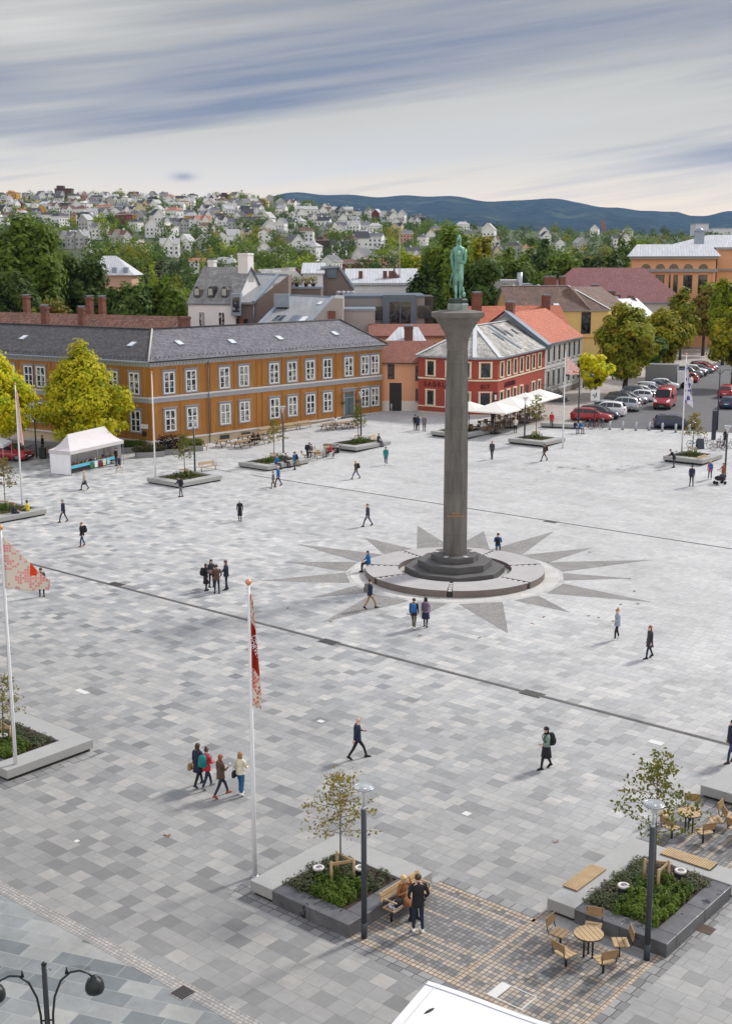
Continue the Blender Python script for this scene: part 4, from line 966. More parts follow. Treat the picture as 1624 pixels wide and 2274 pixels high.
for x in(.1,Lx-.8):
 for y in(.08,.62):MB().box(x-.03,x+.03,y-.03,y+.03,0,.74).build('leg',M_BLACKM,st_)
goods=[('green',srgb(44,120,70)),('white',srgb(226,226,226)),('dark red',srgb(130,30,44)),('cream',srgb(226,214,180)),('pale blue',srgb(160,196,214))]
for i,(n,c)in enumerate(goods):
 x=Lx*.42+i*.62;o=MB()
 for k in range(5):o.add([(x+.09*k,-.02-.012*(k%2),.15),(x+.09*(k+1),-.02-.012*((k+1)%2),.15),(x+.09*(k+1),-.02,.72),(x+.09*k,-.02,.72)],[(0,1,2,3)])
 ob=o.build('tea_towel',mat('towel_'+n.replace(' ','_'),c,.8,.12,5),None,local(tn,(0,.42,0)),ang);sm=ob.modifiers.new('t','SOLIDIFY');sm.thickness=.008;tag(ob,n+' cloth hanging from the stall table in the white tent','cloth','cloths on the stall')
gc=[srgb(200,170,60),srgb(226,220,206),srgb(150,96,60),srgb(60,60,66),srgb(196,120,96),srgb(236,236,236),srgb(90,130,90)]
gn=['yellow','cream','brown','black','salmon','white','green'];kinds=['jar','basket','box','jug']
for i in range(22):
 k=i%7;kd=kinds[(i*3+i//7)%4];x=.25+i*(Lx-1.0)/22;h_=.12+.1*((i*7)%5)/4;o=MB()
 if kd=='box':o.box(-.1,.1,-.09,.09,0,h_).box(-.105,.105,-.095,.095,h_*.8,h_+.01)
 elif kd=='jar':o.lathe([(.06,0),(.075,.03),(.075,h_),(.05,h_+.04),(.055,h_+.07)],10)
 elif kd=='basket':o.lathe([(.08,0),(.13,h_*.8),(.135,h_),(.11,h_-.02)],10).tube([(-.12,0,h_),(-.07,0,h_+.1),(.07,0,h_+.1),(.12,0,h_)],.012,5)
 else:o.lathe([(.05,0),(.09,.06),(.08,h_),(.045,h_+.08),(.06,h_+.12)],10).tube([(.08,0,h_),(.14,0,h_*.8),(.09,0,h_*.3)],.012,5)
 tag(o.build('stall_'+kd,mat('goods_'+gn[k],gc[k],.6,.15,4),None,local(tn,(.3+x,.62+.28*(i%2),.78)),ang+i),'%s %s among the goods on the stall table, %s'%(gn[k],kd,['at its left end','left of the middle','right of the middle','at its right end'][min(3,i*4//22)]),kd,'goods on the stall table')
# white pavilion roof close to the camera, bottom edge
def ptz(px,py,z):d=ray(px,py);return Vector((0,0,CAM_H))+d*((z-CAM_H)/d.z)
P0=pt(951,2177,26.2);zr=P0.z;P1=ptz(1265,2288,zr);P2=ptz(836,2288,zr)
q=MB()
D1=(P1-P0);D2=(P2-P0);D1*=1.35;D2*=1.9
c_=[P0,P0+D1,P0+D1+D2,P0+D2];
pav=thing('white_pavilion','white flat-roofed tent cut by the bottom picture edge, a dark feather lying on it','tent',(P0.x,P0.y,0));L0=Vector((P0.x,P0.y,0))
for p in c_[2:]:p.z-=.5
cl=[p-L0 for p in c_];n=10;dn=Vector((0,0,.28))
F=lambda s,t:cl[0].lerp(cl[1],s)+(cl[3]-cl[0])*t+Vector((0,0,.05*math.sin(math.pi*s)*math.sin(math.pi*t)+.012*math.sin(9*s+4*t)))
q.add([F(i/n,j/n)for j in range(n+1)for i in range(n+1)],[(j*(n+1)+i,j*(n+1)+i+1,(j+1)*(n+1)+i+1,(j+1)*(n+1)+i)[::1 if D1.cross(D2).z>0 else-1]for j in range(n)for i in range(n)],0,True)
for i in range(4):a,b2=cl[i],cl[(i+1)%4];q.quad(a-dn,b2-dn,b2,a)
q.build('roof',mat('pavilion_canvas',srgb(226,227,230),.6,.03,.6),pav)
qq=MB();qq.tube([F(k/10,.035)+Vector((0,0,.01))for k in range(11)],.010,5);qq.tube([F(.05,k/10)+Vector((0,0,.01))for k in range(11)],.010,5);qq.build('seam',mat('pavilion_seam',srgb(196,197,202),.6,.03),pav)
ap=c_[3]
for p in cl:MB().tube([(p.x,p.y,0),(p.x,p.y,zr-.05)],.04,8).build('leg',M_ALU,pav)
d_=ray(953,2246);
# intersect the view of the feather with the roof facet nearest the square
n_=(c_[1]-c_[0]).cross(ap-c_[0]);o_=Vector((0,0,CAM_H));tt=(c_[0]-o_).dot(n_)/d_.dot(n_);fp=o_+d_*tt
tag(MB().rings([[(x,-.02*w,.01),(x,0,.025*w+.012),(x,.02*w,.01)]for x,w in((-.16,.2),(-.08,1.6),(0,2),(.09,1.8),(.15,.3))],smooth=False).build('feather',mat('dark_feather',srgb(58,58,58),.8,.2),None,(fp.x,fp.y,fp.z+.01),R(35)),'dark feather lying on the white tent roof','feather')
# ================================================================ cafe terrace: parasols, tables
M_PARA=mat('parasol_canvas',srgb(232,228,220),.75,.04,.7)
para=thing('parasol','x','parasol',group='cream parasols of the cafe terrace');hw=2.1
q=MB();cs=[(-hw,-hw,2.55),(hw,-hw,2.55),(hw,hw,2.55),(-hw,hw,2.55)]
for i in range(4):q.add([cs[i],cs[(i+1)%4],(0,0,3.45)],[(0,1,2)]);q.quad(Vector(cs[i])-Vector((0,0,.14)),Vector(cs[(i+1)%4])-Vector((0,0,.14)),cs[(i+1)%4],cs[i])
q.build('canopy',M_PARA,para);MB().tube([(0,0,0),(0,0,3.4)],.045,8).build('pole',M_BLACKM,para);MB().box(-.5,.5,-.5,.5,0,.1).build('base',M_BLACKM,para)
for c in cs:MB().bar((0,0,3.32),(c[0]*.98,c[1]*.98,2.53),.03,.04).build('rib',M_OAKD,para)
MB().ball((0,0,3.47),.06).build('finial',M_ALU,para);PAS={}
M_SEATS=mat('cafe_wood',srgb(112,84,58),.65,.25,3);tc=thing('terrace_table','x','table',group='brown tables on the cafe terrace')
q=MB();plank(q,-.75,.75,-.4,.4,.74,.04,.015,4);q.build('tabletop',M_SEATS,tc)
for x in(-.6,.6):MB().bar((x,-.3,0),(x,-.3,.7),.05,.05).bar((x,.3,0),(x,.3,.7),.05,.05).bar((x,-.3,.68),(x,.3,.68),.05,.05).build('leg',M_BLACKM,tc)
TCS={}
tch=thing('terrace_chair','x','chair',group='dark chairs on the cafe terrace')
MB().box(-.22,.22,-.22,.22,.43,.46).build('seat',M_SEATS,tch);MB().box(-.22,.22,-.25,-.22,.55,.86).build('backrest',M_SEATS,tch)
for x in(-.2,.2):MB().tube([(x,.2,0),(x,.2,.43)],.015,5).tube([(x,-.23,0),(x,-.235,.86)],.015,5).build('leg',M_BLACKM,tch)
TCH={}
pd=Vector((math.cos(R(60)),math.sin(R(60)),0));pc0=pt(1105,925,136.5)
PB=[(968,968,'left one, half hidden behind the column'),(1092,965,'nearest of the row'),(1138,948,'second of the row'),(1168,937,'third of the row'),(1196,927,'farthest of the row')]
for i,(px,py,w)in enumerate(PB):
 if i==0:p=at(1040,953)
 else:p=at(1098,962)+pd*4.1*(i-1)
 p.z=GZ(p.x,p.y);place(para,PAS,p,R(60),'cream square parasol, '+w,scale=1.0 if i else.9)
r=random.Random(5)
for i in range(5):
 for j in range(2 if i<4 else 1):
  p=at(1052,962)+pd*3.9*i+Vector((pd.y,-pd.x,0))*(2.3*j-.4)+Vector((r.uniform(-.2,.2),r.uniform(-.2,.2),0));p.z=GZ(p.x,p.y);w=['nearest the column','second','third','fourth','farthest'][i]+(' in front row' if j else ' along the house')
  place(tc,TCS,p,R(-30+r.uniform(-6,6)),'brown terrace table under the parasols, '+w)
  for k,(dx,dy,rz,nm)in enumerate(((-.4,-.62,0,'front left'),(.4,-.62,0,'front right'),(-.4,.62,180,'rear left'),(.4,.62,180,'rear right'))):
   qv=Matrix.Rotation(R(-30),3,'Z')@Vector((dx,dy,0))+p;place(tch,TCH,(qv.x,qv.y,p.z),R(-30+rz+r.uniform(-12,12)),'dark chair, %s corner of terrace table, %s'%(nm,w))
# ================================================================ small street furniture
bo=thing('bollard','x','bollard',group='steel bollards across the street mouth');MB().tube([(0,0,0),(0,0,.78)],.12,12).lathe([(.12,.78),(.13,.80),(.11,.86),(.0,.88)],12,cap=False).build('post',M_ALU,bo);MB().lathe([(.17,0),(.17,.02)],12).build('foot',M_ANTH,bo);BOS={}
for i,(x,y)in enumerate([(538,405),(653,405),(770,412),(888,412),(1003,420),(1122,430),(1243,435)]):place(bo,BOS,at(1217.7+x/4,852.5+y/4),0,'steel bollard across the street mouth, %s'%['nearest the red car','second from the red car','third from the red car','middle of the row right of the red van','before the tail of the dark estate car','before the door of the dark estate car','nearest the right flagpole'][i],scale=1.05)
tag(MB().tube([(0,0,0),(0,0,.8)],.11,10).ball((0,0,.8),.11).build('bollard',M_ALU,None,at(868,912)),'short steel bollard before the salmon house gate','bollard')
bi=thing('litter_bin','dark litter bin left of the white market tent','bin',at(96,1018));MB().box(-.3,.3,-.3,.3,.05,1.0).build('body',mat('bin_green',srgb(30,42,40),.6,.1),bi,bevel=.02);MB().box(-.34,.34,-.34,.34,1.0,1.1).build('lid',M_BLACKM,bi)
for i in range(6):
 p=at(48+i*5,1016-i*2.2);q=MB().tube([(-.35,0,0),(-.35,0,.7),(-.25,0,.82),(.25,0,.82),(.35,0,.7),(.35,0,0)],.025,7)
 tag(q.build('bike_rack',M_BLACKM,None,p,R(70)),'dark steel bicycle hoop by the red car, %s'%['nearest the car','second from the car','third from the car','third from the bin','second from the bin','nearest the bin'][i],'bike rack','bicycle hoops left of the tent')
dk=thing('street_lamp','plain dark lamp post between the two yellow trees','street lamp',at(82,1016));MB().tube([(0,0,0),(0,0,5.0)],.07,8).build('post',M_BLACKM,dk);MB().lathe([(.06,5.0),(.25,5.15),(.22,5.35),(.05,5.45)],10).build('lamp_head',M_WHITEM,dk)
# right-hand advertising pillar and street lamps
ip=thing('clock_pillar','dark slim pillar among the bicycles at the right','pillar',at(1582,976));MB().box(-.2,.2,-.16,.16,0,3.0).build('body',mat('pillar_navy',srgb(36,46,62),.5,.1),ip,bevel=.03);MB().box(-.16,.16,-.175,-.16,.7,2.7).build('panel',mat('pillar_panel',srgb(28,34,46),.3,.1),ip)
sg=thing('street_sign','white square sign on a dark post before the parked red car','sign',at(1318,940),R(0));MB().tube([(0,0,0),(0,0,3.7)],.05,8).build('post',M_ANTH,sg);MB().box(-.52,.52,-.06,-.02,2.6,3.8).build('panel',M_WHITEM,sg);MB().box(-.12,-.02,-.075,-.06,2.85,3.35).box(.05,.15,-.075,-.06,3.0,3.5).box(-.3,-.2,-.075,-.06,3.1,3.3).build('symbol',M_BLACKM,sg)
for px,py,h_,lab in((1282,950,6.2,'dark twin-headed lamp post before the yellow tree and grey house'),(1590,955,6.6,'dark twin-armed street lamp at the right behind the bicycles')):
 t=thing('twin_lamp',lab,'street lamp',at(px,py),R(-20));MB().tube([(0,0,0),(0,0,h_)],[.09,.06],8).build('post',M_ANTH,t)
 for s in(-1,1):a=MB().tube([(0,0,h_-.6),(.4*s,0,h_-.1),(.9*s,0,h_),(1.3*s,0,h_-.25)],.035,6).build('arm',M_ANTH,t);MB().lathe([(.05,.1),(.2,-.05),(.26,-.22)],10,c=(1.32*s,0,h_-.3)).build('lamp_shade',M_ANTH,a)
# bicycles
bk=thing('bicycle','x','bicycle',group='bicycles parked on the square');M_TYRE=mat('tyre',srgb(28,28,30),.8,.1)
for x in(-.52,.52):
 q=MB();q.tube([(x+.33*math.cos(a),0,.34+.33*math.sin(a))for a in[i*math.pi/10 for i in range(21)]],.022,5)
 for i in range(8):a=i*math.pi/8;q.tube([(x-.32*math.cos(a),0,.34-.32*math.sin(a)),(x+.32*math.cos(a),0,.34+.32*math.sin(a))],.004,3)
 q.build('wheel',M_TYRE,bk)
q=MB();q.tube([(-.52,0,.34),(-.1,0,.30),(.38,0,.70),(-.18,0,.74),(-.52,0,.34)],.02,6).tube([(-.1,0,.3),(-.2,0,.88)],.018,6).tube([(.52,0,.34),(.36,0,.95)],.018,6);q.build('frame',M_BLACKM,bk)
MB().tube([(.36,-.27,1.0),(.38,-.1,.97),(.38,.1,.97),(.36,.27,1.0)],.014,5).build('handlebar',M_ALU,bk);MB().rings([[(x,-w,.9),(x,0,.94),(x,w,.9),(x,0,.885)]for x,w in((-.34,.06),(-.28,.085),(-.18,.05),(-.05,.02))]).build('saddle',M_TYRE,bk);BKS={}
FR=[mat('bike_'+n,c,.4,.05)for n,c in(('green',srgb(40,86,60)),('blue',srgb(44,64,110)),('red',srgb(130,36,32)),('grey',srgb(120,124,128)))]
for i,(px,py,a,lab)in enumerate(((1300,952,10,'leftmost by the stone bench'),(1312,949,30,'behind the seated pair'),(1322,953,5,'before the red car'),(1330,950,20,'nearest the bollards'),(1503,1023,15,'by the right flagpole'),(1540,992,10,'leftmost of the right cluster'),(1556,986,35,'behind the golden sapling'),
  (1585,995,5,'before the dark pillar'),(1600,988,40,'right of the dark pillar'),(1612,996,15,'by the right edge'),(1594,1000,-10,'front one beside the dark pillar'))):
 o=place(bk,BKS,at(px,py),R(a),['green','blue','red','dark grey'][i%4]+' bicycle '+lab)
 for c in KIDS[o.name]:
  if c.name.startswith('frame'):recolour(c,0,FR[i%4])
ab=thing('sandwich_board','dark sandwich board under the golden sapling at the right','sign',at(1552,996),R(10));
for s in(-1,1):MB().add([(-.35,s*.3,0),(.35,s*.3,0),(.35,s*.04,1.0),(-.35,s*.04,1.0),(-.35,s*.26,0),(.35,s*.26,0),(.35,0,1.0),(-.35,0,1.0)],[(0,1,2,3),(7,6,5,4),(0,4,5,1),(3,2,6,7),(0,3,7,4),(1,5,6,2)]).build('panel',M_ANTH,ab)
# planter boxes and bushes along the ochre building
for i,(px,py,w,bush)in enumerate(((294,1003,2.4,'low green'),(333,1014,2.8,'green and rusty'),(378,1008,2.4,'dark purple'),(430,1000,1.8,'yellow-green'))):
 p=at(px,py);t=thing('planter_box','grey wooden planter box at the ochre building holding the %s shrub'%bush,'planter',p,R(20));MB().box(-w/2,w/2,-.5,.5,0,.55).build('box',M_CONCD,t,bevel=.02);MB().box(-w/2+.08,w/2-.08,-.42,.42,.5,.57).build('soil',M_SOIL,t)
 q=MB();r=random.Random(70+i);h_=1.7 if i==2 else.8
 for k in range(7):leafcloud(q,(-w/2+w*(k+.5)/7,r.uniform(-.2,.2),.6+h_*.35),w*.22,.5,h_*.5*r.uniform(.8,1.1),120,.12,r,0,.5)
 m_=[M_BOX,leafmat('rusty_shrub',(.05,.07,.02),(.14,.11,.05),(.16,.07,.03)),leafmat('purple_shrub',(.022,.012,.016),(.05,.026,.030)),Y_GREEN][i]
 tag(q.build('shrub',m_,None,p,R(20),uv=False),bush+' shrub in a planter box at the ochre building','shrub','shrubs along the ochre building')
# ================================================================ buildings
def pane_mat(name,dark,curtain,k):
 m,b,p=newmat(name);oi=b.node('ShaderNodeObjectInfo').outputs['Random'];tc=b.node('ShaderNodeTexCoord').outputs['Object'];x,y,z=b.sep(tc)
 n=b.noise(b.comb(b.m('ADD',x,b.m('MULTIPLY',oi,40.0)),z,oi),1.7,2);f=b.rng(b.m('ADD',n,b.m('MULTIPLY',oi,.26)),.60,.70,0.0,k)
 b.l.new(b.mix(f,dark,curtain),p.inputs['Base Color']);p.inputs['Roughness'].default_value=.08;p.inputs['Specular IOR Level'].default_value=.6;return m
M_PANE=pane_mat('window_glass',srgb(34,40,46),srgb(176,178,176),.8);M_PANED=pane_mat('dark_window_glass',srgb(24,28,32),srgb(70,74,78),.8)
M_WFR=mat('white_window_paint',srgb(236,236,234),.5,.04);M_CASE=mat('blue_grey_casing',srgb(146,150,160),.6,.08,2)
WC={}
def window(parent,loc,rz,w,h,style,group_name='window'):
 """window centred at loc on a wall whose outward side is local -Y; frame mesh with a pane child"""
 key=(round(w,2),round(h,2),style)
 if key not in WC:
  q=MB();g=MB();hw,hh=w/2,h/2
  if style=='empire':
   q.box(-hw-.2,hw+.2,-.09,.02,hh+.16,hh+.30,1).box(-hw-.30,hw+.30,-.16,.02,hh+.30,hh+.38,1).box(-hw-.22,hw+.22,-.12,.02,-hh-.16,-hh-.06,1)
   for s in(-1,1):q.box(s*(hw+.12)-.09,s*(hw+.12)+.09,-.07,.02,-hh-.06,hh+.16,1)
   q.box(-hw-.03,hw+.03,-.10,.03,hh,hh+.13,0).box(-hw-.03,hw+.03,-.10,.03,-hh-.05,-hh+.06,0)
   for x in(-hw+.02,0,hw-.02):q.box(x-.06,x+.06,-.10,.03,-hh,hh,0)
   for z in(-.02*h+.10*h,):q.box(-hw,hw,-.105,.03,z,z+.10,0)
   q.box(-hw,hw,-.08,.03,-hh+h*.27,-hh+h*.27+.04,0)
   mats=[M_WFR,M_CASE]
  elif style=='cream':
   for s in(-1,1):q.box(s*(hw+.1)-.12,s*(hw+.1)+.12,-.09,.02,-hh-.04,hh+.16,1)
   q.box(-hw-.26,hw+.26,-.13,.02,hh+.16,hh+.30,1).box(-hw-.24,hw+.24,-.13,.02,-hh-.18,-hh-.04,1)
   q.box(-.03,.03,-.05,.03,-hh,hh,0).box(-hw,hw,-.05,.03,hh*.35,hh*.35+.06,0)
   for s in(-1,1):q.box(s*(hw-.03)-.03,s*(hw-.03)+.03,-.05,.03,-hh,hh,0)
   q.box(-hw,hw,-.05,.03,hh-.06,hh,0).box(-hw,hw,-.05,.03,-hh,-hh+.06,0);mats=[mat('dark_green_frame',srgb(40,52,52),.5,.1),mat('cream_trim',srgb(226,212,186),.65,.07)]
  elif style=='grey':
   for s in(-1,1):q.box(s*(hw+.08)-.08,s*(hw+.08)+.08,-.07,.02,-hh,hh+.14,1)
   q.box(-hw-.2,hw+.2,-.12,.02,hh+.14,hh+.26,1).box(-hw-.2,hw+.2,-.12,.02,-hh-.14,-hh,1);q.box(-.03,.03,-.05,.03,-hh,hh,0).box(-hw,hw,-.05,.03,hh*.3,hh*.3+.06,0);mats=[mat('dark_frame',srgb(52,54,56),.5,.1),mat('grey_trim',srgb(196,196,194),.7,.06)]
  else:
   for s in(-1,1):q.box(s*hw-.05,s*hw+.05,-.05,.03,-hh,hh,0)
   q.box(-hw,hw,-.05,.03,hh-.04,hh+.06,0).box(-hw-.06,hw+.06,-.09,.03,-hh-.08,-hh,0).box(-.03,.03,-.04,.03,-hh,hh,0)
   mats={'brown':[mat('brown_frame',srgb(84,52,42),.55,.1)],'white':[M_WFR],'steel':[mat('steel_frame',srgb(104,116,126),.5,.08)]}[style]
  g.quad((-hw,-.015,-hh),(hw,-.015,-hh),(hw,-.015,hh),(-hw,-.015,hh))
  WC[key]=(q.mesh('window',mats),g.mesh('pane',M_PANE if style in('empire','white')else M_PANED))
 fm,gm=WC[key];o=link('window',fm,parent,loc,rz);link('pane',gm,o);return o
def wallpt(p0,ang,s,z,out=0.0):a=R(ang);return(p0[0]+s*math.cos(a)+out*math.sin(a),p0[1]+s*math.sin(a)-out*math.cos(a),z)
def chimney(parent,x,y,z0,z1,w=.45,m=None,d=None,cap=True,rz=0.0):
 d=d or w;q=MB();q.box(-w,w,-d,d,0,z1-z0,0).box(-w-.07,w+.07,-d-.07,d+.07,z1-z0-.3,z1-z0-.08,0)
 if cap:
  q.box(-w+.1,w-.1,-d+.1,d-.1,z1-z0,z1-z0+.12,1).box(-w-.02,w+.02,-d-.02,d+.02,z1-z0+.12,z1-z0+.2,1)
 return q.build('chimney',[m or M_BRICK,M_ZINC],parent,(x,y,z0),rz)
M_ZINC=mat('zinc',srgb(138,150,164),.45,.12,1.2,metal=.3);M_ZINCD=mat('dark_zinc',srgb(96,108,122),.45,.12,1.2,metal=.3)
M_BRICK=courses('chimney_brick',srgb(112,62,48),srgb(140,84,66),srgb(110,96,88),.24,.08,.012,.85,.5,.3)
M_OCHRE=rows('ochre_boards',srgb(176,120,54),srgb(120,78,32),.21,.02,'u',.6,.06)
M_OCHRED=mat('ochre_trim',srgb(162,108,42),.6,.08,2);M_BELT=mat('grey_belt',srgb(160,162,168),.6,.06,2);M_BELTL=mat('pale_belt',srgb(206,204,202),.6,.05,2)
M_PLINTH=mat('beige_plinth',srgb(196,176,146),.85,.10,.8,fine=.05)
M_TILEG=courses('glazed_grey_tiles',srgb(98,96,102),srgb(142,139,145),srgb(50,48,53),.26,.36,.045,.36,0,.14,.9)
M_TILED=courses('old_dark_slates',srgb(62,61,64),srgb(92,89,90),srgb(44,44,48),.24,.30,.03,.75,.5,.35,.7,dscale=1.4)
M_TILEO=courses('orange_tiles',srgb(186,96,64),srgb(206,120,84),srgb(122,58,40),.24,.33,.04,.75,0,.12,.6)
M_TILER=courses('rust_tiles',srgb(132,80,62),srgb(152,98,80),srgb(96,54,42),.24,.33,.04,.8,0,.16,.6)
M_TILEM=courses('maroon_tiles',srgb(122,74,74),srgb(142,90,90),srgb(92,56,56),.35,.35,.03,.75,.5,.10,.4)
M_TILEB=courses('brown_tiles',srgb(104,80,68),srgb(130,104,90),srgb(66,50,44),.24,.33,.04,.8,0,.3,.5)
M_TILEX=courses('weathered_red_tiles',srgb(120,76,62),srgb(168,128,110),srgb(86,56,46),.24,.33,.04,.85,0,.3,.6,dirtcol=srgb(92,84,80))
M_SLATEM=courses('lichen_slate',srgb(168,166,160),srgb(204,202,196),srgb(124,121,116),.35,.35,.03,.85,.5,.8,.4,dirtcol=srgb(108,104,98))
M_SHEET=rows('pale_sheet_roof',srgb(196,198,202),srgb(150,152,158),.55,.04,'u',.5,.05)
# ---- ochre wooden building: two wings meeting at an obtuse corner
YC=Vector((-22.0,126.2));AR,AL=45.7,147.0;LR,LL=34.3,46.0;EZ=9.25;D_=12.0
da=Vector((math.cos(R(AR)),math.sin(R(AR))));db=Vector((math.cos(R(AL)),math.sin(R(AL))));na=Vector((-da.y,da.x));nb_=Vector((db.y,-db.x))
yb=thing('wooden_building','long ochre two-storey wooden building with white windows and grey roof','building',(0,0,0))
bis=(da+db).normalized();half=math.acos(da.dot(db))/2;inner=lambda w:YC+bis*(w/math.sin(half))
E1=YC+da*LR;E2=YC+db*LL;I=inner(D_)
foot=[YC,E1,E1+na*D_,I,E2+nb_*D_,E2]
MB().prism([(p.x,p.y)for p in foot],.95,EZ-.15,0).build('wall',M_OCHRE,yb)
def shrink(d):return[YC-bis*d/math.sin(half),E1-na*d,E1+na*(D_+d),inner(D_+d),E2+nb_*(D_+d),E2-nb_*d]
MB().prism([(p.x,p.y)for p in shrink(-.06)],-.4,.95,0).build('plinth',M_PLINTH,yb)
q=MB()
for(p0,ang,L)in((YC,AR,LR),(YC,AL+180,-LL)):
 def bx(s0,s1,z0,z1,o,k):
  a=R(ang);M=Matrix.Translation((p0.x,p0.y,0))@rotz(a);q.box(min(s0,s1),max(s0,s1),-o,.05,z0,z1,k,M)
 sg_=1 if L>0 else-1
 bx(0,L,.90,1.08,.10,2);bx(0,L,4.95,5.38,.06,1);bx(0,L,5.38,5.56,.14,2);bx(0,L,EZ-.62,EZ-.32,.08,1);bx(-.25*sg_,L,EZ-.32,EZ-.08,.26,1)
 n=int(abs(L)/.42)
 for i in range(n):s=sg_*(.2+i*.42);bx(s-.09,s+.09,EZ-.46,EZ-.34,.2,2)
q.build('cornice_and_belts',[M_BELT,M_BELT,M_BELTL],yb)
q=MB()
for p0,ang,ss in((YC,AR,(.15,3.9,7.4,7.9,11.2,14.4,15.2,18.2,21.0,23.7,26.6,30.0,32.3,34.15)),(YC,AL+180,(-.15,-3.6,-6.6,-9.8,-13,-14.3,-17,-19.4,-22,-25,-28,-31,-34,-37,-40,-43))):
 M=Matrix.Translation((p0.x,p0.y,0))@rotz(R(ang))
 for s in ss:
  for z0,z1 in((1.09,4.94),(5.57,EZ-.63)):MB().box(s-.13,s+.13,-.07,.02,z0,z1,0,M).build('pilaster',M_OCHRED,yb)
# roof: eaves overhang, ridge along the middle of each wing, slight hip at the right end
RZ=12.0;ov=.55
e=shrink(ov);eb=lambda p,z:(p.x,p.y,z)
r0=inner(D_/2);r1=E1+na*D_/2-da*1.2;r2=E2+nb_*D_/2
e1=e[1]+da*ov;e2=e[2]+da*ov
q=MB();z0=EZ-.06;zf=EZ-.22
q.quad(eb(e[0],z0),eb(e1,z0),eb(r1,RZ),eb(r0,RZ),0);q.add([eb(e1,z0),eb(e2,z0),eb(r1,RZ)],[(0,1,2)],0);q.quad(eb(e2,z0),eb(e[3],z0),eb(r0,RZ),eb(r1,RZ),0)
q.quad(eb(e[5],z0),eb(e[0],z0),eb(r0,RZ),eb(r2,RZ),1);q.quad(eb(e[3],z0),eb(e[4],z0),eb(r2,RZ),eb(r0,RZ),1)
ring=[e[0],e1,e2,e[3],e[4],e[5]]
for i in range(6):a,b2=ring[i],ring[(i+1)%6];q.quad(eb(a,zf),eb(b2,zf),eb(b2,z0),eb(a,z0),2)
q.add([eb(p,zf)for p in ring][::-1],[tuple(range(6))],2);q.add([eb(e[5],z0),eb(r2,RZ),eb(e[4],z0)],[(0,1,2)],2)
rf=q.build('roof',[M_TILEG,M_TILED,M_BELT],yb)
q=MB();hv=Vector((0,0,.05));V3=lambda p,z:Vector((p.x,p.y,z))
q.tube([V3(r0,RZ)+hv,V3(e[0],z0)+hv],.10,6);q.build('hip_cap',mat('pale_mortar',srgb(186,182,176),.8,.2,6),rf);MB().tube([V3(r0,RZ)+hv,V3(r1,RZ)+hv],.10,6).tube([V3(r0,RZ)+hv,V3(r2,RZ)+hv],.10,6).tube([V3(r1,RZ)+hv,V3(e1,z0)+hv],.10,6).build('ridge_cap',M_TILED,rf)
q=MB()
for a,b2 in((e[0],e1),(e[0],e[5])):
 q.tube([V3(a,z0-.02),V3(b2,z0-.02)],.085,6,0 if b2 is e1 else 1)
q.build('gutter',[mat('black_gutter',srgb(40,42,46),.5,.1),M_ZINC],rf)
q=MB();n=60
for a,b2,rr0,rr1,L in((e[0],e1,r0,r1,LR),(e[0],e[5],r0,r2,LL)):
 for i in range(int(L/.55)):
  s=(i+.5)/int(L/.55);p=V3(a,z0).lerp(V3(b2,z0),s);u=V3(rr0,RZ).lerp(V3(rr1,RZ),s)-p;c=p+u*.09;q.bar(c+Vector((0,0,.04)),c+Vector((0,0,.2)),.16,.05)
tag(q.build('snow_hooks',mat('snow_hook',srgb(50,50,54),.6,.1),rf),kind='stuff')
M_SKYL=mat('skylight',srgb(216,220,226),.25,.06)
def skylight(parent,px,py,Yg,plane_pts,w=.45,h=.6,m=None,T=None):
 p0,p1,p2=[Vector(p)for p in plane_pts];n=(p1-p0).cross(p2-p0).normalized();n=n if n.z>0 else-n
 d=ray(px,py);o=Vector((0,0,CAM_H));c=o+d*((p0-o).dot(n)/d.dot(n));x=Vector((0,0,1)).cross(n).normalized();y=n.cross(x)
 M=Matrix((x.to_4d(),y.to_4d(),n.to_4d(),(0,0,0,1))).transposed();M.translation=c;M[3]=(0,0,0,1)
 if T is not None:M=T.inverted()@M
 MB().box(-w,w,-h,h,0,.10,0,M).box(-w+.07,w-.07,-h+.07,h-.07,.10,.12,1,M).build('skylight',[M_ZINC,m or M_SKYL],parent)
PR=(V3(e[0],z0),V3(e1,z0),V3(r1,RZ));PL=(V3(e[0],z0),V3(e[5],z0),V3(r2,RZ))
for px,py in((398,762),(515,759),(620,751),(743,741)):skylight(rf,px,py,0,PR,.4,.5)
for px,py in((53,750),(293,765)):skylight(rf,px,py,0,PL,.4,.5)
for px,py,w in((102,700,.46),(183,697,.42),(410,722,.62),(13,0,0)):
 if not w:continue
 p=pt(px,py+26,140.5 if px>300 else(146 if px>150 else 150));chimney(rf,p.x,p.y,11.0,13.1 if px>300 else 13.9,w,None,w*.6,px<300,R(AR if px>300 else AL))
for s in(2.42,5.27,9.76,12.47,16.86,19.57,22.37,25.1,28.6,31.33,33.04):
 window(yb,wallpt(YC,AR,s,6.86),R(AR),1.28,2.05,'empire')
 if s!=28.6:window(yb,wallpt(YC,AR,s,2.96),R(AR),1.28,2.05,'empire')
for s in(2.07,5.06,8.2,11.4,15.78,17.7,20.6,23.6,26.6,29.6,32.6):
 for z in(6.86,2.96):window(yb,wallpt(YC,AL+180,-s,z),R(AL+180),1.28,2.05,'empire')
for s in(1.9,9.6,12.6):
 o=MB().box(-.6,.6,-.04,.05,.1,.7).build('cellar_window',mat('cellar_dark',srgb(52,54,56),.4,.1),yb,wallpt(YC,AR,s,0,.07),R(AR))
for s in(2.0,4.7):MB().box(-.5,.5,-.04,.05,.05,.75).build('cellar_window',MATS['cellar_dark'],yb,wallpt(YC,AL+180,-s,0,.07),R(AL+180))
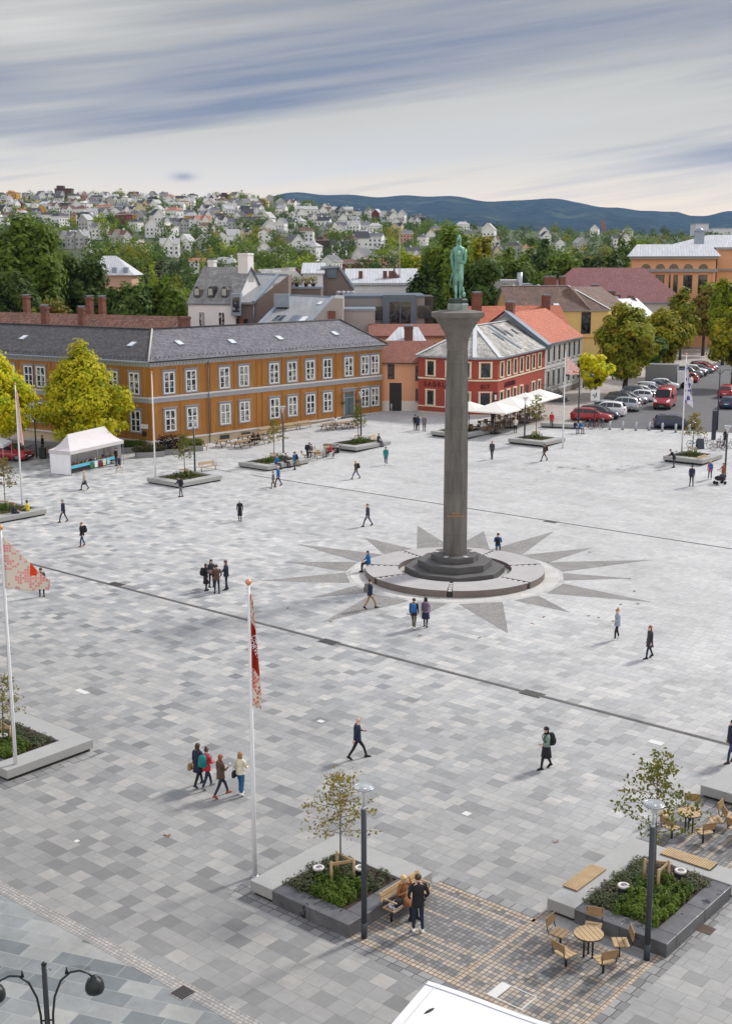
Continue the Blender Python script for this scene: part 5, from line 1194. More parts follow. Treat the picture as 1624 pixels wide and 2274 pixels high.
dq=MB();dq.box(-.75,.75,-.05,.05,1.15,3.75,0).box(-.95,-.75,-.12,.03,1.05,3.95,1).box(.75,.95,-.12,.03,1.05,3.95,1).box(-1.1,1.1,-.18,.03,3.95,4.3,1).box(-1.2,1.2,-.26,.03,4.3,4.4,1).box(-.02,.02,-.07,.0,1.2,3.2,2).box(-.75,.75,-.07,0,3.2,3.3,1)
dr=dq.build('door',[mat('grey_green_door',srgb(92,106,108),.5,.1),M_CASE,M_CHIP],yb,wallpt(YC,AR,28.6,0),R(AR));MB().box(.08,.14,-.12,-.05,2.1,2.3).build('handle',M_ALU,dr)
for k in range(4):MB().box(-1.3,1.3,-.35-.35*k,-.0-.35*k if k else.0,0,1.05-.26*k if k<3 else.28).build('step',M_STEP,yb,wallpt(YC,AR,28.6,.0,.0),R(AR))if k==0 else MB().box(-1.3,1.3,-.35-.35*k,-.36-.35*(k-1),0,1.05-.26*k).build('step',M_STEP,yb,wallpt(YC,AR,28.6,.0,.0),R(AR))
for s in(27.4,29.8):
 MB().box(-.1,.1,-.22,-.08,3.35,3.7).build('wall_lamp',mat('copper_lamp',srgb(190,110,70),.4,.1,metal=.4),yb,wallpt(YC,AR,s,0),R(AR))
 w_=wallpt(YC,AR,s,2.75,.3);q=MB();leafcloud(q,w_,.24,.24,.24,90,.07,random.Random(int(s)),0);leafcloud(q,w_,.26,.26,.2,50,.06,random.Random(int(s)+1),1)
 tag(q.build('flower_basket',[M_BOX,leafmat('pink_flowers',(.25,.05,.14),(.4,.1,.22))],None,uv=False),'hanging flower basket %s of the grey door'%('left' if s<28 else 'right'),'flower basket','flower baskets at the grey door')
MB().tube([wallpt(YC,AR,7.5,EZ-.3,.12),wallpt(YC,AR,7.5,0,.12)],.06,6).build('drainpipe',M_ZINCD,yb)
MB().box(-.55,.55,-.06,.04,2.3,2.75,0).box(-.28,.28,-.05,.04,1.5,2.0,1).build('wall_plate',[M_WFR,M_CHIP],yb,wallpt(YC,AL+180,-.95,0,.03),R(AL+180))
# ---- old red-tiled roofs behind the left wing
def gable_house(name,label,cat,p0,ang,L,D,zb,ez,rz_,mw,mr,over=.3,mg=None,hip=(0,0)):
 """house on a baseline p0 + s*dir(ang); ridge parallel to it; returns (thing, roof, frame matrix)"""
 t=thing(name,label,cat,(p0[0],p0[1],0),R(ang));q=MB();m=D/2
 q.prism([(0,0),(L,0),(L,D),(0,D)],zb,ez,0)
 if not hip[0]:q.add([(0,0,ez),(0,D,ez),(0,m,rz_)],[(0,2,1)],0)
 if not hip[1]:q.add([(L,0,ez),(L,D,ez),(L,m,rz_)],[(0,1,2)],0)
 q.build('wall',mw,t)
 q=MB();o=over;sl=(rz_-ez)/m;ze=ez-sl*o;th=.16
 x0,x1=-o,L+o;rx0=hip[0]if hip[0]else-o;rx1=L-hip[1]if hip[1]else L+o
 for zz,fl in((0,0),(-th,1)):
  A=[(x0,-o,ze+zz),(x1,-o,ze+zz),(rx1,m,rz_+zz),(rx0,m,rz_+zz),(x1,D+o,ze+zz),(x0,D+o,ze+zz)]
  fs=[(0,1,2,3),(4,5,3,2)]+([(5,0,3)]if hip[0]else[])+([(1,4,2)]if hip[1]else[])
  q.add(A,fs if not fl else[f[::-1]for f in fs],0 if not fl else 1)
 T=[(x0,-o),(x1,-o),(x1,D+o),(x0,D+o)]
 for i,j in((0,1),(2,3)):q.quad((*T[i],ze-th),(*T[j],ze-th),(*T[j],ze),(*T[i],ze),1)
 for a,b2,rx,h_ in((0,3,rx0,hip[0]),(1,2,rx1,hip[1])):
  if h_:q.quad((*T[a],ze-th),(*T[b2],ze-th),(*T[b2],ze),(*T[a],ze),1)
  else:q.quad((*T[a],ze-th),(rx,m,rz_-th),(rx,m,rz_),(*T[a],ze),1);q.quad((*T[b2],ze-th),(rx,m,rz_-th),(rx,m,rz_),(*T[b2],ze),1)
 rf=q.build('roof',[mr,mg or M_ZINC],t);return t,rf
a0=pt(455,740,160);t,rf=gable_house('town_house','house with weathered red tiled roof and chimneys behind the ochre building','building',(a0.x,a0.y),151,52,10,0,8.6,12.4,mat('brick_wall',srgb(150,92,72),.85,.1),M_TILEX)
for px,py,w in((66,693,.34),(310,704,.36),(335,688,.36),(2,700,.34),(180,690,.36)):
 p=pt(px,py+30,166+(440-px)*.045);v_=p-t.location;c=Matrix.Rotation(-t.rotation_euler.z,3,'Z')@v_;chimney(rf,c.x,4.6,12.2,14.6,w)
# ---- salmon house with the dark gate
M_SALM=mat('salmon_render',srgb(216,158,122),.8,.07,.6,fine=.04);M_WPL=mat('white_plinth',srgb(214,206,196),.8,.06)
sp=pt(845,803,151.5);sh=thing('salmon_house','small salmon house with dark gate and rust tiled roof, between the ochre and red buildings','building',(sp.x,sp.y,0),R(-6));SL=6.2
MB().box(0,SL,0,9,2.3,7.1).build('wall',M_SALM,sh);MB().box(-.02,1.05,-.08,9,.6,2.3).box(2.55,SL+.02,-.08,9,.6,2.3).build('plinth',M_WPL,sh)
q=MB();q.quad((-.3,-.35,7.0),(SL+.1,-.35,7.0),(SL+.1,5,9.3),(-.3,5,9.3),0).quad((SL+.1,10,7.0),(-.3,10,7.0),(-.3,5,9.3),(SL+.1,5,9.3),0).quad((-.3,-.35,6.8),(SL+.1,-.35,6.8),(SL+.1,-.35,7.0),(-.3,-.35,7.0),1)
q.add([(-.3,-.35,6.8),(-.3,5,9.1),(-.3,10,6.8),(-.3,10,7),(-.3,5,9.3),(-.3,-.35,7)],[(0,1,4,5),(1,2,3,4)],1).build('roof',[M_TILER,M_TILEB],sh)
MB().box(1.05,2.55,-.02,.4,.6,4.5).build('gate',mat('gate_dark',srgb(38,30,28),.6,.2),sh)
for x,z in((1.25,5.9),(4.6,5.7),(4.65,3.0)):window(sh,(x,0,z),0,.72,1.7 if z>4 else 1.5,'brown')
# ---- red corner building with the shop lettering
M_RED=mat('red_render',srgb(160,70,56),.8,.07,.6,fine=.05);M_CREAM=mat('cream_trim',srgb(226,212,186),.65,.07)
rp=[Vector((6.35,149.7)),Vector((12.7,145.5)),Vector((15.5,145.5)),Vector((23.4,162.5))];RE=8.0;RG=.9
rb_=thing('red_building','red two-storey corner building with cream window surrounds and dark shop lettering','building')
d3=(rp[3]-rp[2]).normalized();n3=Vector((-d3.y,d3.x));d1=(rp[1]-rp[0]).normalized();back=[rp[3]+n3*10.5,Vector((rp[3].x-12,rp[3].y-1)),rp[0]+Vector((3.8,8.0))]
fp=[rp[0],rp[1],rp[2],rp[3],rp[3]+n3*10.5,rp[0]+Vector((2.2,9.5))]
MB().prism([(p.x,p.y)for p in fp],1.9,RE,0).build('wall',M_RED,rb_)
MB().prism([(p.x,p.y)for p in[rp[0]+Vector((.02,.06)),rp[1]+Vector((.02,.04)),rp[2]+Vector((0,.04)),rp[3]-d3*.1+n3*.05,fp[4],fp[5]]],0,1.9,0).build('plinth',M_WPL,rb_)
def seg(i):a,b2=rp[i],rp[i+1];return a,math.degrees(math.atan2((b2-a).y,(b2-a).x)),(b2-a).length
q=MB()
for i in range(3):
 a,g_,L=seg(i);M=Matrix.Translation((a.x,a.y,0))@rotz(R(g_));q.box(0,L,-.07,.03,5.22,5.40,0,M).box(0,L,-.07,.03,1.88,2.02,0,M).box(0,L,-.12,.03,RE-.22,RE-.02,0,M).box(0,L,-.05,.03,1.35,1.88,1,M)
q.build('belt',[M_CREAM,M_RED],rb_)
# roof: four slopes up to a ridge that runs back along the street side
er=[rp[0]+Vector((-.3,-.25)),rp[1]+Vector((0,-.45)),rp[2]+Vector((.25,-.4)),rp[3]+d3*.0-n3*.35,fp[4]+n3*.3,fp[5]+Vector((-.2,.3))]
ra=Vector((13.4,153.0));rbk=(rp[3]+fp[4])/2;RT=11.3;z0=RE
q=MB();q.add([eb(er[0],z0),eb(er[1],z0),eb(ra,RT)],[(0,1,2)],0).add([eb(er[1],z0),eb(er[2],z0),eb(ra,RT)],[(0,1,2)],0).quad(eb(er[2],z0),eb(er[3],z0),eb(rbk,RT),eb(ra,RT),0).quad(eb(er[4],z0),eb(er[5],z0),eb(ra,RT),eb(rbk,RT),0).add([eb(er[5],z0),eb(er[0],z0),eb(ra,RT)],[(0,1,2)],0)
for i in range(6):a,b2=er[i],er[(i+1)%6];q.quad(eb(a,z0-.2),eb(b2,z0-.2),eb(b2,z0),eb(a,z0),1)
q.add([eb(p,z0-.2)for p in er][::-1],[tuple(range(6))],1);q.add([eb(er[3],z0),eb(er[4],z0),eb(rbk,RT)],[(0,1,2)],1)
rrf=q.build('roof',[M_SLATEM,M_ZINC],rb_)
q=MB()
for p in(er[1],er[2],er[0]):q.bar(V3(p,z0+.06),V3(ra,RT+.06),.5,.05)
q.bar(V3(ra,RT+.06),V3(rbk,RT+.06),.4,.06);q.build('ridge_flashing',mat('pale_flashing',srgb(206,208,210),.5,.06),rrf)
PS=(V3(er[2],z0),V3(er[3],z0),V3(rbk,RT))
for px,py,w,h in((1102,731,.35,1.5),(1104,748,.3,.9),(1128,741,.3,.7),(1141,737,.3,.6)):skylight(rrf,px,py,0,PS,w,h,M_PANED)
for px,py in((1118,750),(1168,726)):
 skylight(rrf,px,py,0,PS,.28,2.6,M_ZINCD)
a,g_,L=seg(0)
for s in(1.75,4.45,6.6):
 for z,h in((6.47,1.5),(2.95,1.55)):window(rb_,wallpt(a,g_,s,z),R(g_),.95,h,'cream')
a,g_,L=seg(1)
for z,h in((6.47,1.5),(2.95,1.55)):window(rb_,wallpt(a,g_,1.35,z),R(g_),1.15,h,'cream')
a,g_,L=seg(2)
for i in range(8):
 s=1.3+i*2.5
 if s<L-.5:
  window(rb_,wallpt(a,g_,s,6.47),R(g_),.95,1.5,'cream')
  window(rb_,wallpt(a,g_,s,2.95),R(g_),.95,1.55,'brown' if i==4 else 'cream')
M_DLET=mat('dark_lettering',srgb(74,24,22),.6,.05)
def text(parent,body,size,loc,rz,m=M_DLET,ext=.03,al='LEFT',sp=1.0):
 return words(parent,body,size,loc,(R(90),0,rz),m,ext,al,sp)
a,g_,L=seg(0);text(rb_,'SABRURA',.85,wallpt(a,g_,.8,4.32,.05),R(g_),sp=1.35)
a,g_,L=seg(1);text(rb_,'BIT',.8,wallpt(a,g_,1.35,4.3,.05),R(g_),al='CENTER',sp=1.1)
a,g_,L=seg(2);text(rb_,'SABRURA',.85,wallpt(a,g_,2.4,4.3,.05),R(g_),sp=1.2)
hs=thing('hanging_sign','small dark lantern sign on the corner of the red building','sign',wallpt(rp[2],-3,-.25,3.4,.35));MB().box(-.18,.18,-.14,.14,-.5,.5,0).box(-.12,.12,-.15,.15,-.3,.3,1).build('lantern',[M_BLACKM,M_WFR],hs);MB().bar((0,.35,.55),(0,-.1,.55),.04,.04).build('bracket',M_BLACKM,hs)
# ---- grey house with the orange roof
gb=Vector((23.45,162.6));gd=Vector((math.cos(R(65)),math.sin(R(65))));GL=17.6;GD=11
gh,grf=gable_house('grey_house','pale grey two-storey house with orange tiled roof and blue-grey gable edge, along the street','building',(gb.x,gb.y),65,GL,GD,0,8.6,12.3,mat('grey_render',srgb(190,190,188),.8,.06,.6,fine=.03),M_TILEO)
q=MB();q.add([(-.65,-.55,8.35),(1.0,-.55,8.35),(1.0,GD/2,12.65),(-.65,GD/2,12.65)],[(0,1,2,3)]);q.add([(-.65,-.55,7.7),(-.65,GD/2,12.0),(-.65,GD/2,12.65),(-.65,-.55,8.35)],[(0,1,2,3)]);q.quad((1.0,-.55,8.0),(1.0,-.55,8.35),(1.0,GD/2,12.65),(1.0,GD/2,12.3));q.quad((-.65,-.55,7.7),(1.0,-.55,7.7),(1.0,-.55,8.35),(-.65,-.55,8.35))
q.quad((1.0,GD+.3,8.35),(-.65,GD+.3,8.35),(-.65,GD/2,12.65),(1.0,GD/2,12.65));q.build('gable_edge',M_ZINCD,grf)
for i in range(7):
 s=1.5+i*2.45
 for z in(6.9,3.6):window(gh,(s,0,z),0,.95,2.0,'grey')
q=MB().box(0,GL,-.08,.03,5.1,5.35).box(0,GL,-.1,.03,8.15,8.45).box(0,GL,-.06,.03,1.9,2.1)
for x in(2.7,5.15,7.6,10.05,12.5,14.95,17.4):q.box(x-.12,x+.12,-.06,.03,5.36,8.14).box(x-.12,x+.12,-.06,.03,2.11,5.09)
q.build('belt',mat('grey_trim',srgb(196,196,194),.7,.06),gh);MB().box(0,GL,-.05,0,0.2,1.9).build('plinth',mat('stone_base',srgb(132,122,112),.85,.15),gh)
chimney(grf,1.8,GD/2,12,13.6,.5)
stp=thing('stone_steps','dark stone steps at the corner between the red and grey houses','steps',wallpt(gb,65,-1.0,0,1.6),R(65))
for k in range(5):MB().box(-1.3,1.3,-.35*(k+1)-.4,-.35*k-.4,0,2.1-.3*k).build('step',M_STEP,stp)
MB().box(-1.3,1.3,-.4,1.5,0,2.35).build('landing',M_STEP,stp);MB().bar((-1.25,-2.1,1.8),(-1.25,-.4,3.3),.05,.05).bar((-1.25,-.4,3.3),(-1.25,1.4,3.3),.05,.05).bar((-1.25,-2.1,.8),(-1.25,-2.1,1.8),.04,.04).bar((-1.25,-.4,2.3),(-1.25,-.4,3.3),.04,.04).build('railing',M_BLACKM,stp)
# ---- things seen over the roofs
def box_building(name,label,px0,px1,pyt,Y,depth,m,zb=0.0,parapet=None,skew=0.0):
 a=pt(px0,pyt,Y);b2=pt(px1,pyt,Y);t=thing(name,label,'building',(a.x,a.y,0),R(skew));W_=(b2.x-a.x)/max(.3,math.cos(R(skew)))
 MB().box(0,W_,0,depth,zb,a.z).build('wall',m,t)
 if parapet:MB().box(-.12,W_+.12,-.12,depth+.12,a.z,a.z+.3).build('parapet',parapet,t)
 return t,W_,a.z
M_TAUPE=mat('taupe_render',srgb(124,110,102),.8,.06,.5);M_GREIGE=mat('greige_render',srgb(168,160,156),.8,.06,.5);M_GREYM=mat('grey_modern',srgb(142,138,136),.8,.06,.5);M_OFFW=mat('offwhite_render',srgb(228,227,225),.8,.05,.5)
M_STEEL=rows('grey_roof_sheet',srgb(140,142,144),srgb(118,120,124),.9,.03,'u',.6,.05)
# white old house with dormers
w0=pt(418,690,183);t,rf=gable_house('white_house','white old town house with slate mansard roof and three arched dormers','building',(w0.x,w0.y),-20,7.6,11,0,13.2,18.2,M_OFFW,courses('slate_roof',srgb(126,127,128),srgb(154,155,154),srgb(100,100,100),.4,.25,.03,.8,.5,.3),.2,M_ZINCD)
for i in range(3):
 x=1.2+i*2.2;d=MB();d.rings([[(x-.5,y,14.0),(x+.5,y,14.0),(x+.5,y,15.0),(x+.3,y,15.35),(x,y,15.5),(x-.3,y,15.35),(x-.5,y,15.0)]for y in(.55,2.8)],smooth=False);dm=d.build('dormer',mat('dormer_dark',srgb(70,66,64),.7,.1),rf);MB().prism([(x-.35,.50),(x+.35,.50),(x+.35,.56),(x-.35,.56)],14.2,15.15).build('pane',mat('pale_pane',srgb(158,166,162),.2,.2),dm)
for x in(2.2,5.4):
 for z in(10.6,7.0):window(t,(x,0,z),0,1.0,2.4,'white')
chimney(rf,6.8,5.5,16,20.2,.8,M_OFFW,1.0,False);chimney(rf,.8,6.5,15,19.2,.5,M_OFFW,.5,True)
# brown modern block with mono-pitch roof and the blue bay window
def wedge(name,label,quad_px,Y,depth,mw,mr,zb=0.0):
 """front wall polygon (photo points, clockwise from lower left) extruded backwards; top edges become roof"""
 ps=[pt(px,py,Y)for px,py in quad_px];t=thing(name,label,'building',(0,0,0));q=MB();n=len(ps)
 f=[p.copy()for p in ps];k=[p+Vector((p.x/p.y*depth*.2,depth,0))for p in ps]
 q.add(f,[tuple(range(n))],0);q.add(k,[tuple(range(n))[::-1]],0)
 w=MB();r_=MB()
 for i in range(n):
  j=(i+1)%n;d=ps[j]-ps[i];flat=abs(d.z)<abs(d.x)*3
  up=flat and(ps[i].z+ps[j].z)/2>min(p.z for p in ps)+1
  (r_ if up else w).add([f[i],f[j],k[j],k[i]],[(0,1,2,3)])
 q.add(w.v,w.f);q.build('wall',mw,t);r_.build('roof',mr,t)if r_.f else None
 return t,ps
t,ps=wedge('brown_block','brown modern building with a blue-framed bay window and steep metal roof',[(506,740),(506,672),(563,672),(640,611),(640,740)],181,12,M_TAUPE,M_STEEL)
q=MB();a,b2,c,d=pt(532,671,180.5),pt(563,671,180.5),pt(617,610,193),pt(553,608,193)
q.add([a,b2,c,d,a-Vector((0,0,.3)),b2-Vector((0,0,.3)),c-Vector((0,0,.3)),d-Vector((0,0,.3))],[(0,1,2,3),(4,7,6,5),(0,4,5,1),(1,5,6,2),(2,6,7,3),(3,7,4,0)]).build('roof_sheet',M_STEEL,t)
q=MB();q.bar(b2,c,.5,.4).bar(d,pt(640,611,193),.4,.4).build('roof_edge',M_ZINC,t)
a,b2=pt(513,701,179.6),pt(534,652,179.6);bw=MB();bw.box(a.x,b2.x,a.y,a.y+3,a.z,b2.z).build('bay_window',M_ZINC,t);MB().box(a.x+.25,b2.x-.2,a.y-.05,a.y,a.z+.5,b2.z-.5).build('pane',M_PANE,t)
a,b2=pt(520,724,180.7),pt(550,708,180.7);MB().box(a.x,b2.x,a.y-.1,a.y+.3,a.z,b2.z).build('door',M_PANED,t);MB().box(a.x+.8,a.x+1.4,a.y-.2,a.y-.1,a.z,b2.z).build('red_panel',mat('red_panel',srgb(140,66,50),.7,.1),t)
MB().tube([pt(563,672,180.7),pt(563,740,180.7)],.1,6).build('drainpipe',M_ZINC,t)
# low block with the big sloping grey roof
t,ps=wedge('grey_roofed_block','modern block with a broad sloping grey roof and skylights behind the ochre building',[(690,745),(690,714),(741,661),(761,663),(761,745)],170,14,M_GREIGE,M_STEEL)
q=MB();a,b2,c,d=pt(575,722,169.6),pt(692,715,169.6),pt(741,660,182),pt(640,655,182)
q.add([a,b2,c,d]+[p-Vector((0,0,.35))for p in(a,b2,c,d)],[(0,1,2,3),(4,7,6,5),(0,4,5,1),(1,5,6,2),(2,6,7,3),(3,7,4,0)]).build('roof_sheet',M_STEEL,t);q=MB();q.bar(b2+Vector((0,0,.1)),c+Vector((0,0,.1)),.6,.3).bar(a+Vector((0,0,.1)),d+Vector((0,0,.1)),.5,.3).bar(d,c,.4,.3).build('roof_edge',M_ZINC,t)
for p in((a+(d-a)*.0),):MB().add([a,b2,b2-Vector((0,0,8)),a-Vector((0,0,8))],[(0,3,2,1)]).build('front_wall',M_GREIGE,t)
for px,py,w,h,m in((614,707,.35,1.3,M_PANED),(626,707,.35,1.3,M_PANED),(652,710,.6,1.9,M_ZINCD),(672,711,.45,1.6,M_SKYL),(710,674,.35,.8,M_SKYL)):skylight(t,px,py,0,(a,b2,c),w,h,m)
a,b2=pt(608,682,176),pt(641,653,176);MB().box(a.x,b2.x,a.y,a.y+2,a.z,b2.z).build('stair_head',M_ZINC,t)
a,b2=pt(728,714,169.8),pt(744,690,169.8);MB().box(a.x,b2.x,a.y-.1,a.y+.2,a.z,b2.z).build('shutter',mat('rust_shutter',srgb(120,74,60),.7,.2),t)
# brown gable with the pale terrace wall
t,ps=wedge('brown_gable','brown modern gable with blue-grey edge, beyond the roof terrace',[(690,645),(712,595),(753,593),(785,640),(785,660),(690,660)],205,12,M_TAUPE,M_STEEL)
q=MB();q.bar(pt(712,594,204.8),pt(753,592,204.8),.5,.35).bar(pt(753,592,204.8),pt(786,640,204.8),.5,.35).build('roof_edge',M_ZINC,t);a=pt(736,607,204.9);MB().box(a.x-.8,a.x+.8,a.y-.15,a.y+.1,a.z-.7,a.z+.7).build('window',M_ZINCD,t)
t,ps=wedge('pale_roof_house','house with pale lichened roof and roof terrace in the middle of the town',[(560,660),(566,610),(660,600),(716,648),(716,660)],208,10,M_OFFW,M_SLATEM)
q=MB();a,b2,c,d=pt(572,598,214),pt(655,593,214),pt(716,650,204),pt(630,650,204);q.add([a,b2,c,d]+[p-Vector((0,0,.4))for p in(a,b2,c,d)],[(3,2,1,0),(4,5,6,7),(0,1,5,4),(1,2,6,5),(2,3,7,6),(3,0,4,7)]).build('roof_slope',M_SLATEM,t)
q=MB();q.bar(pt(657,596,203.7),pt(716,652,203.7),.7,.5).build('barge_board',M_TILEB,t)
t,W_,z=box_building('white_stair_block','white block with a metal mono-pitch roof above the terrace',672,716,606,203,6,M_OFFW,4);q=MB();q.add([(-.3,-.3,z),(W_+.3,-.3,z),(W_+.3,6,z+1.6),(-.3,6,z+1.6),(-.3,-.3,z-.2),(W_+.3,-.3,z-.2),(W_+.3,6,z-.2),(-.3,6,z-.2)],[(0,1,2,3),(0,4,5,1),(1,5,6,2),(2,6,7,3),(3,7,4,0)]).build('roof',M_SHEET,t)
t,W_,z=box_building('terrace_block','low taupe block with a planted roof terrace',640,712,641,190,9,M_TAUPE,0,M_ZINC)
for i,(x,m_)in enumerate(((1.2,Y_GREEN),(2.6,Y_GOLD),(3.7,Y_GOLD))):q=MB();leafcloud(q,(0,0,.6),.75,.6,.7,160,.14,random.Random(i),0);q.lathe([(.25,-.3),(.35,.2)],8,1);tag(q.build('potted_plant',[m_,M_CHIP],None,(t.location.x+x,t.location.y+1.5,z+.6),uv=False),['green potted plant on the roof terrace','yellow-green potted plant on the roof terrace, middle one','golden potted plant on the roof terrace, right one'][i],'plant','plants on the roof terrace')
pq=MB();leafcloud(pq,(0,0,.3),.5,.4,.35,90,.12,random.Random(9),0);tag(pq.build('potted_plant',leafmat('pink_flowers',(.25,.05,.14),(.4,.1,.22)),None,(t.location.x+.5,t.location.y+1.2,z+.3),uv=False),'pink flowering plant at the left end of the roof terrace','plant','plants on the roof terrace')
t,W_,z=box_building('grey_modern_block','grey modern block with a tall zinc-framed window, left of the bronze statue',760,942,661,186,14,M_GREYM,0,M_ZINCD)
a=pt(888,688,185.8);o=MB().box(a.x-2.6,a.x+2.3,a.y-.25,a.y+.2,6,a.z+2.2).build('window',M_ZINCD,t);o.location=(-t.location.x,-t.location.y,0)
o=MB().box(a.x-1.6,a.x-.1,a.y-.32,a.y-.26,9.6,a.z+1.2).box(a.x+.1,a.x+1.5,a.y-.32,a.y-.26,9.6,a.z+1.2).build('pane',M_PANED,t);o.location=(-t.location.x,-t.location.y,0)
for px,py,w,h in((850,695,1.9,.95),(950-8,692,1.0,.9)):a=pt(px,py,185.8);o=MB().box(a.x-w,a.x+w,a.y-.1,a.y+.1,a.z-h,a.z+h).build('window',M_PANED,t);o.location=(-t.location.x,-t.location.y,0)
t,W_,z=box_building('dark_gable_block','dark brown block with sloping side behind the column capital',925,962,658,187,8,mat('dark_brown',srgb(74,66,62),.8,.1),0)
t,W_,z=box_building('greige_low_block','low beige block left of the grey modern block',762,832,690,178,8,M_GREIGE,0,M_ZINC);
t,W_,z=box_building('balcony_block','grey block with glass balcony rails and dark openings',764,835,660,196,8,M_GREIGE,0,M_ZINC)
a=t.location;MB().box(.2,W_-.2,-1.2,-.05,z-3.1,z-2.9).build('balcony',M_ZINC,t);MB().box(.2,W_-.2,-1.22,-1.18,z-2.9,z-1.9).build('glass_rail',mat('rail_glass',srgb(150,176,190),.2,.05),t);MB().box(.4,2.0,-.05,.02,z-2.6,z-.6).build('opening',M_CHIP,t)
for i in range(4):a=pt(748+i*11,646,190);MB().lathe([(.35,0),(.35,.5),(.2,.6)],10).build('roof_vent',M_SHEET,t,(a.x-t.location.x,3,z+.3))
t,W_,z=box_building('silver_roof_hall','long low building with silvery sheet roof and a small onion dome',770,925,628,240,14,M_OFFW,0);q=MB();q.quad((-.5,-.4,z),(W_+.5,-.4,z),(W_+.5,10,z+2.6),(-.5,10,z+2.6)).quad((W_+.5,20,z),(-.5,20,z),(-.5,10,z+2.6),(W_+.5,10,z+2.6)).quad((-.5,-.4,z-.4),(W_+.5,-.4,z-.4),(W_+.5,-.4,z),(-.5,-.4,z)).quad((-.5,-.4,z),(-.5,10,z+2.6),(-.5,10,z-.4),(-.5,-.4,z-.4)).build('roof',M_SHEET,t)
a=pt(876,615,240);MB().lathe([(1.1,0),(1.25,.6),(.9,1.4),(.3,1.9),(.08,2.4),(.05,3.6),(.0,4.2)],14,cap=False).build('onion_dome',mat('dome_copper',srgb(92,72,66),.4,.2,metal=.4),t,(a.x-t.location.x,4,a.z-.8));
for px in(868,855,800):a=pt(px,622,238);MB().box(-.4,.4,-.4,.4,0,1.6).build('chimney',M_BRICK,t,(a.x-t.location.x,3,z+.6))
MB().tube([(0,0,0),(0,0,9)],.08,5).build('mast',M_SHEET,t,(pt(888,610,240).x-t.location.x,5,z))
# rust roofs, light shed roof between the salmon house and the blocks
t,W_,z=box_building('rust_roof_house','house with low rust tiled roof behind the salmon house',822,985,750,172,9,M_SALM,0,M_TILER);q=MB();q.quad((-.3,-.3,z),(W_+.3,-.3,z),(W_+.3,6,z+1.6),(-.3,6,z+1.6)).quad((W_+.3,12,z),(-.3,12,z),(-.3,6,z+1.6),(W_+.3,6,z+1.6)).build('roof',M_TILER,t)
t,W_,z=box_building('zinc_shed','small shed roof of pale ribbed sheet with a brick chimney, left of the column',872,945,764,163,6,M_OFFW,0);q=MB();q.quad((-1.5,-.3,z),(W_+.3,-.3,z),(W_-.8,6,z+1.9),(.9,6,z+1.9)).quad((W_+.3,-.3,z-.3),(W_+.3,-.3,z),(W_-.8,6,z+1.9),(W_-.8,6,z-.3)).quad((-1.5,-.3,z-.3),(W_+.3,-.3,z-.3),(W_+.3,-.3,z),(-1.5,-.3,z)).build('roof',M_SHEET,t);chimney(t,W_*.48,1.5,z,z+2.2,.55)
t,W_,z=box_building('blue_parapet_block','long low roof with blue-grey parapet behind the salmon house',836,912,733,176,5,M_ZINC,0)
p=pt(1040,712,176);t,rf=gable_house('orange_roof_house','house with orange tiled roof and a tall brick chimney, right of the capital','building',(p.x,p.y),12,15,10,0,9.4,12.6,mat('cream_render',srgb(214,196,160),.8,.06),M_TILEO);chimney(rf,2.2,3.6,10.5,14.5,.6);chimney(rf,13.0,4.5,11,14,.5)
# yellow house with the brown hipped roof, maroon hall, orange palace at the upper right
p=pt(1206,700,205);t,rf=gable_house('yellow_house','yellow rendered house with hipped brown tiled roof behind the street trees','building',(pt(1128,690,205).x,205),4,16.6,12,0,11.2,14.8,mat('yellow_render',srgb(228,192,124),.8,.06,.5,fine=.03),M_TILEB,.35,None,(0,5.5))
MB().bar((11.1,6,14.86),(16.95,-.35,11.02),.3,.06).bar((11.1,6,14.86),(16.95,12.35,11.02),.3,.06).bar((0,6,14.86),(11.1,6,14.86),.25,.06).build('ridge_flashing',MATS['pale_flashing'],rf);window(t,(12.9,0,8.9),R(0),1.5,3.4,'brown');window(t,(4.5,0,8.9),0,1.5,3.4,'brown');MB().box(.0,16.6,-.06,.02,6.3,6.6).build('belt',mat('yellow_trim',srgb(200,156,84),.8,.06),t)
o2=thing('yellow_wing','right-hand wing of the yellow house, with brown windows, behind the big street tree','building',(pt(1307,690,206).x,206,0),R(58));MB().box(0,16,0,9,0,11.2).build('wall',MATS['yellow_render'],o2);q=MB();q.quad((-.3,-.3,11.15),(16.3,-.3,11.15),(16.3,4.5,14.4),(2,4.5,14.7)).quad((16.3,9.3,11.15),(-.3,9.3,11.15),(2,4.5,14.7),(16.3,4.5,14.4)).add([(-.3,9.3,11.15),(-.3,-.3,11.15),(2,4.5,14.7)],[(0,1,2)]).build('roof',M_TILEB,o2)
for s in(3.2,7,11):window(o2,(s,0,8.9),0,1.4,3.2,'brown')
PH=(Vector((-.35,-.35,11.0)),Vector((16.9,-.35,11.0)),Vector((11.1,6,14.8)))
PH=tuple(Matrix.Translation(t.location)@rotz(t.rotation_euler.z)@p_ for p_ in PH)
for px,py in((1212,684),(1235,681)):skylight(rf,px,py,0,PH,.5,.9,None,Matrix.Translation(t.location)@rotz(t.rotation_euler.z))
for px,py in((1219,673),(1232,672),(1253,667)):a=pt(px,py,213);chimney(rf,a.x-t.location.x,7.5,12.5,16.2,.5)
p=pt(1200,672,245);t,rf=gable_house('maroon_roof_hall','large hall with a broad maroon tiled hipped roof','building',(p.x,p.y),-4,27.5,20,0,11.2,17.4,mat('pale_hall_wall',srgb(200,190,180),.8,.06),M_TILEM,.5,None,(7,6.5))
for px in(1226,1330):a=pt(px,652,238);chimney(t,a.x-p.x,-2.5,11,14.2,.7)
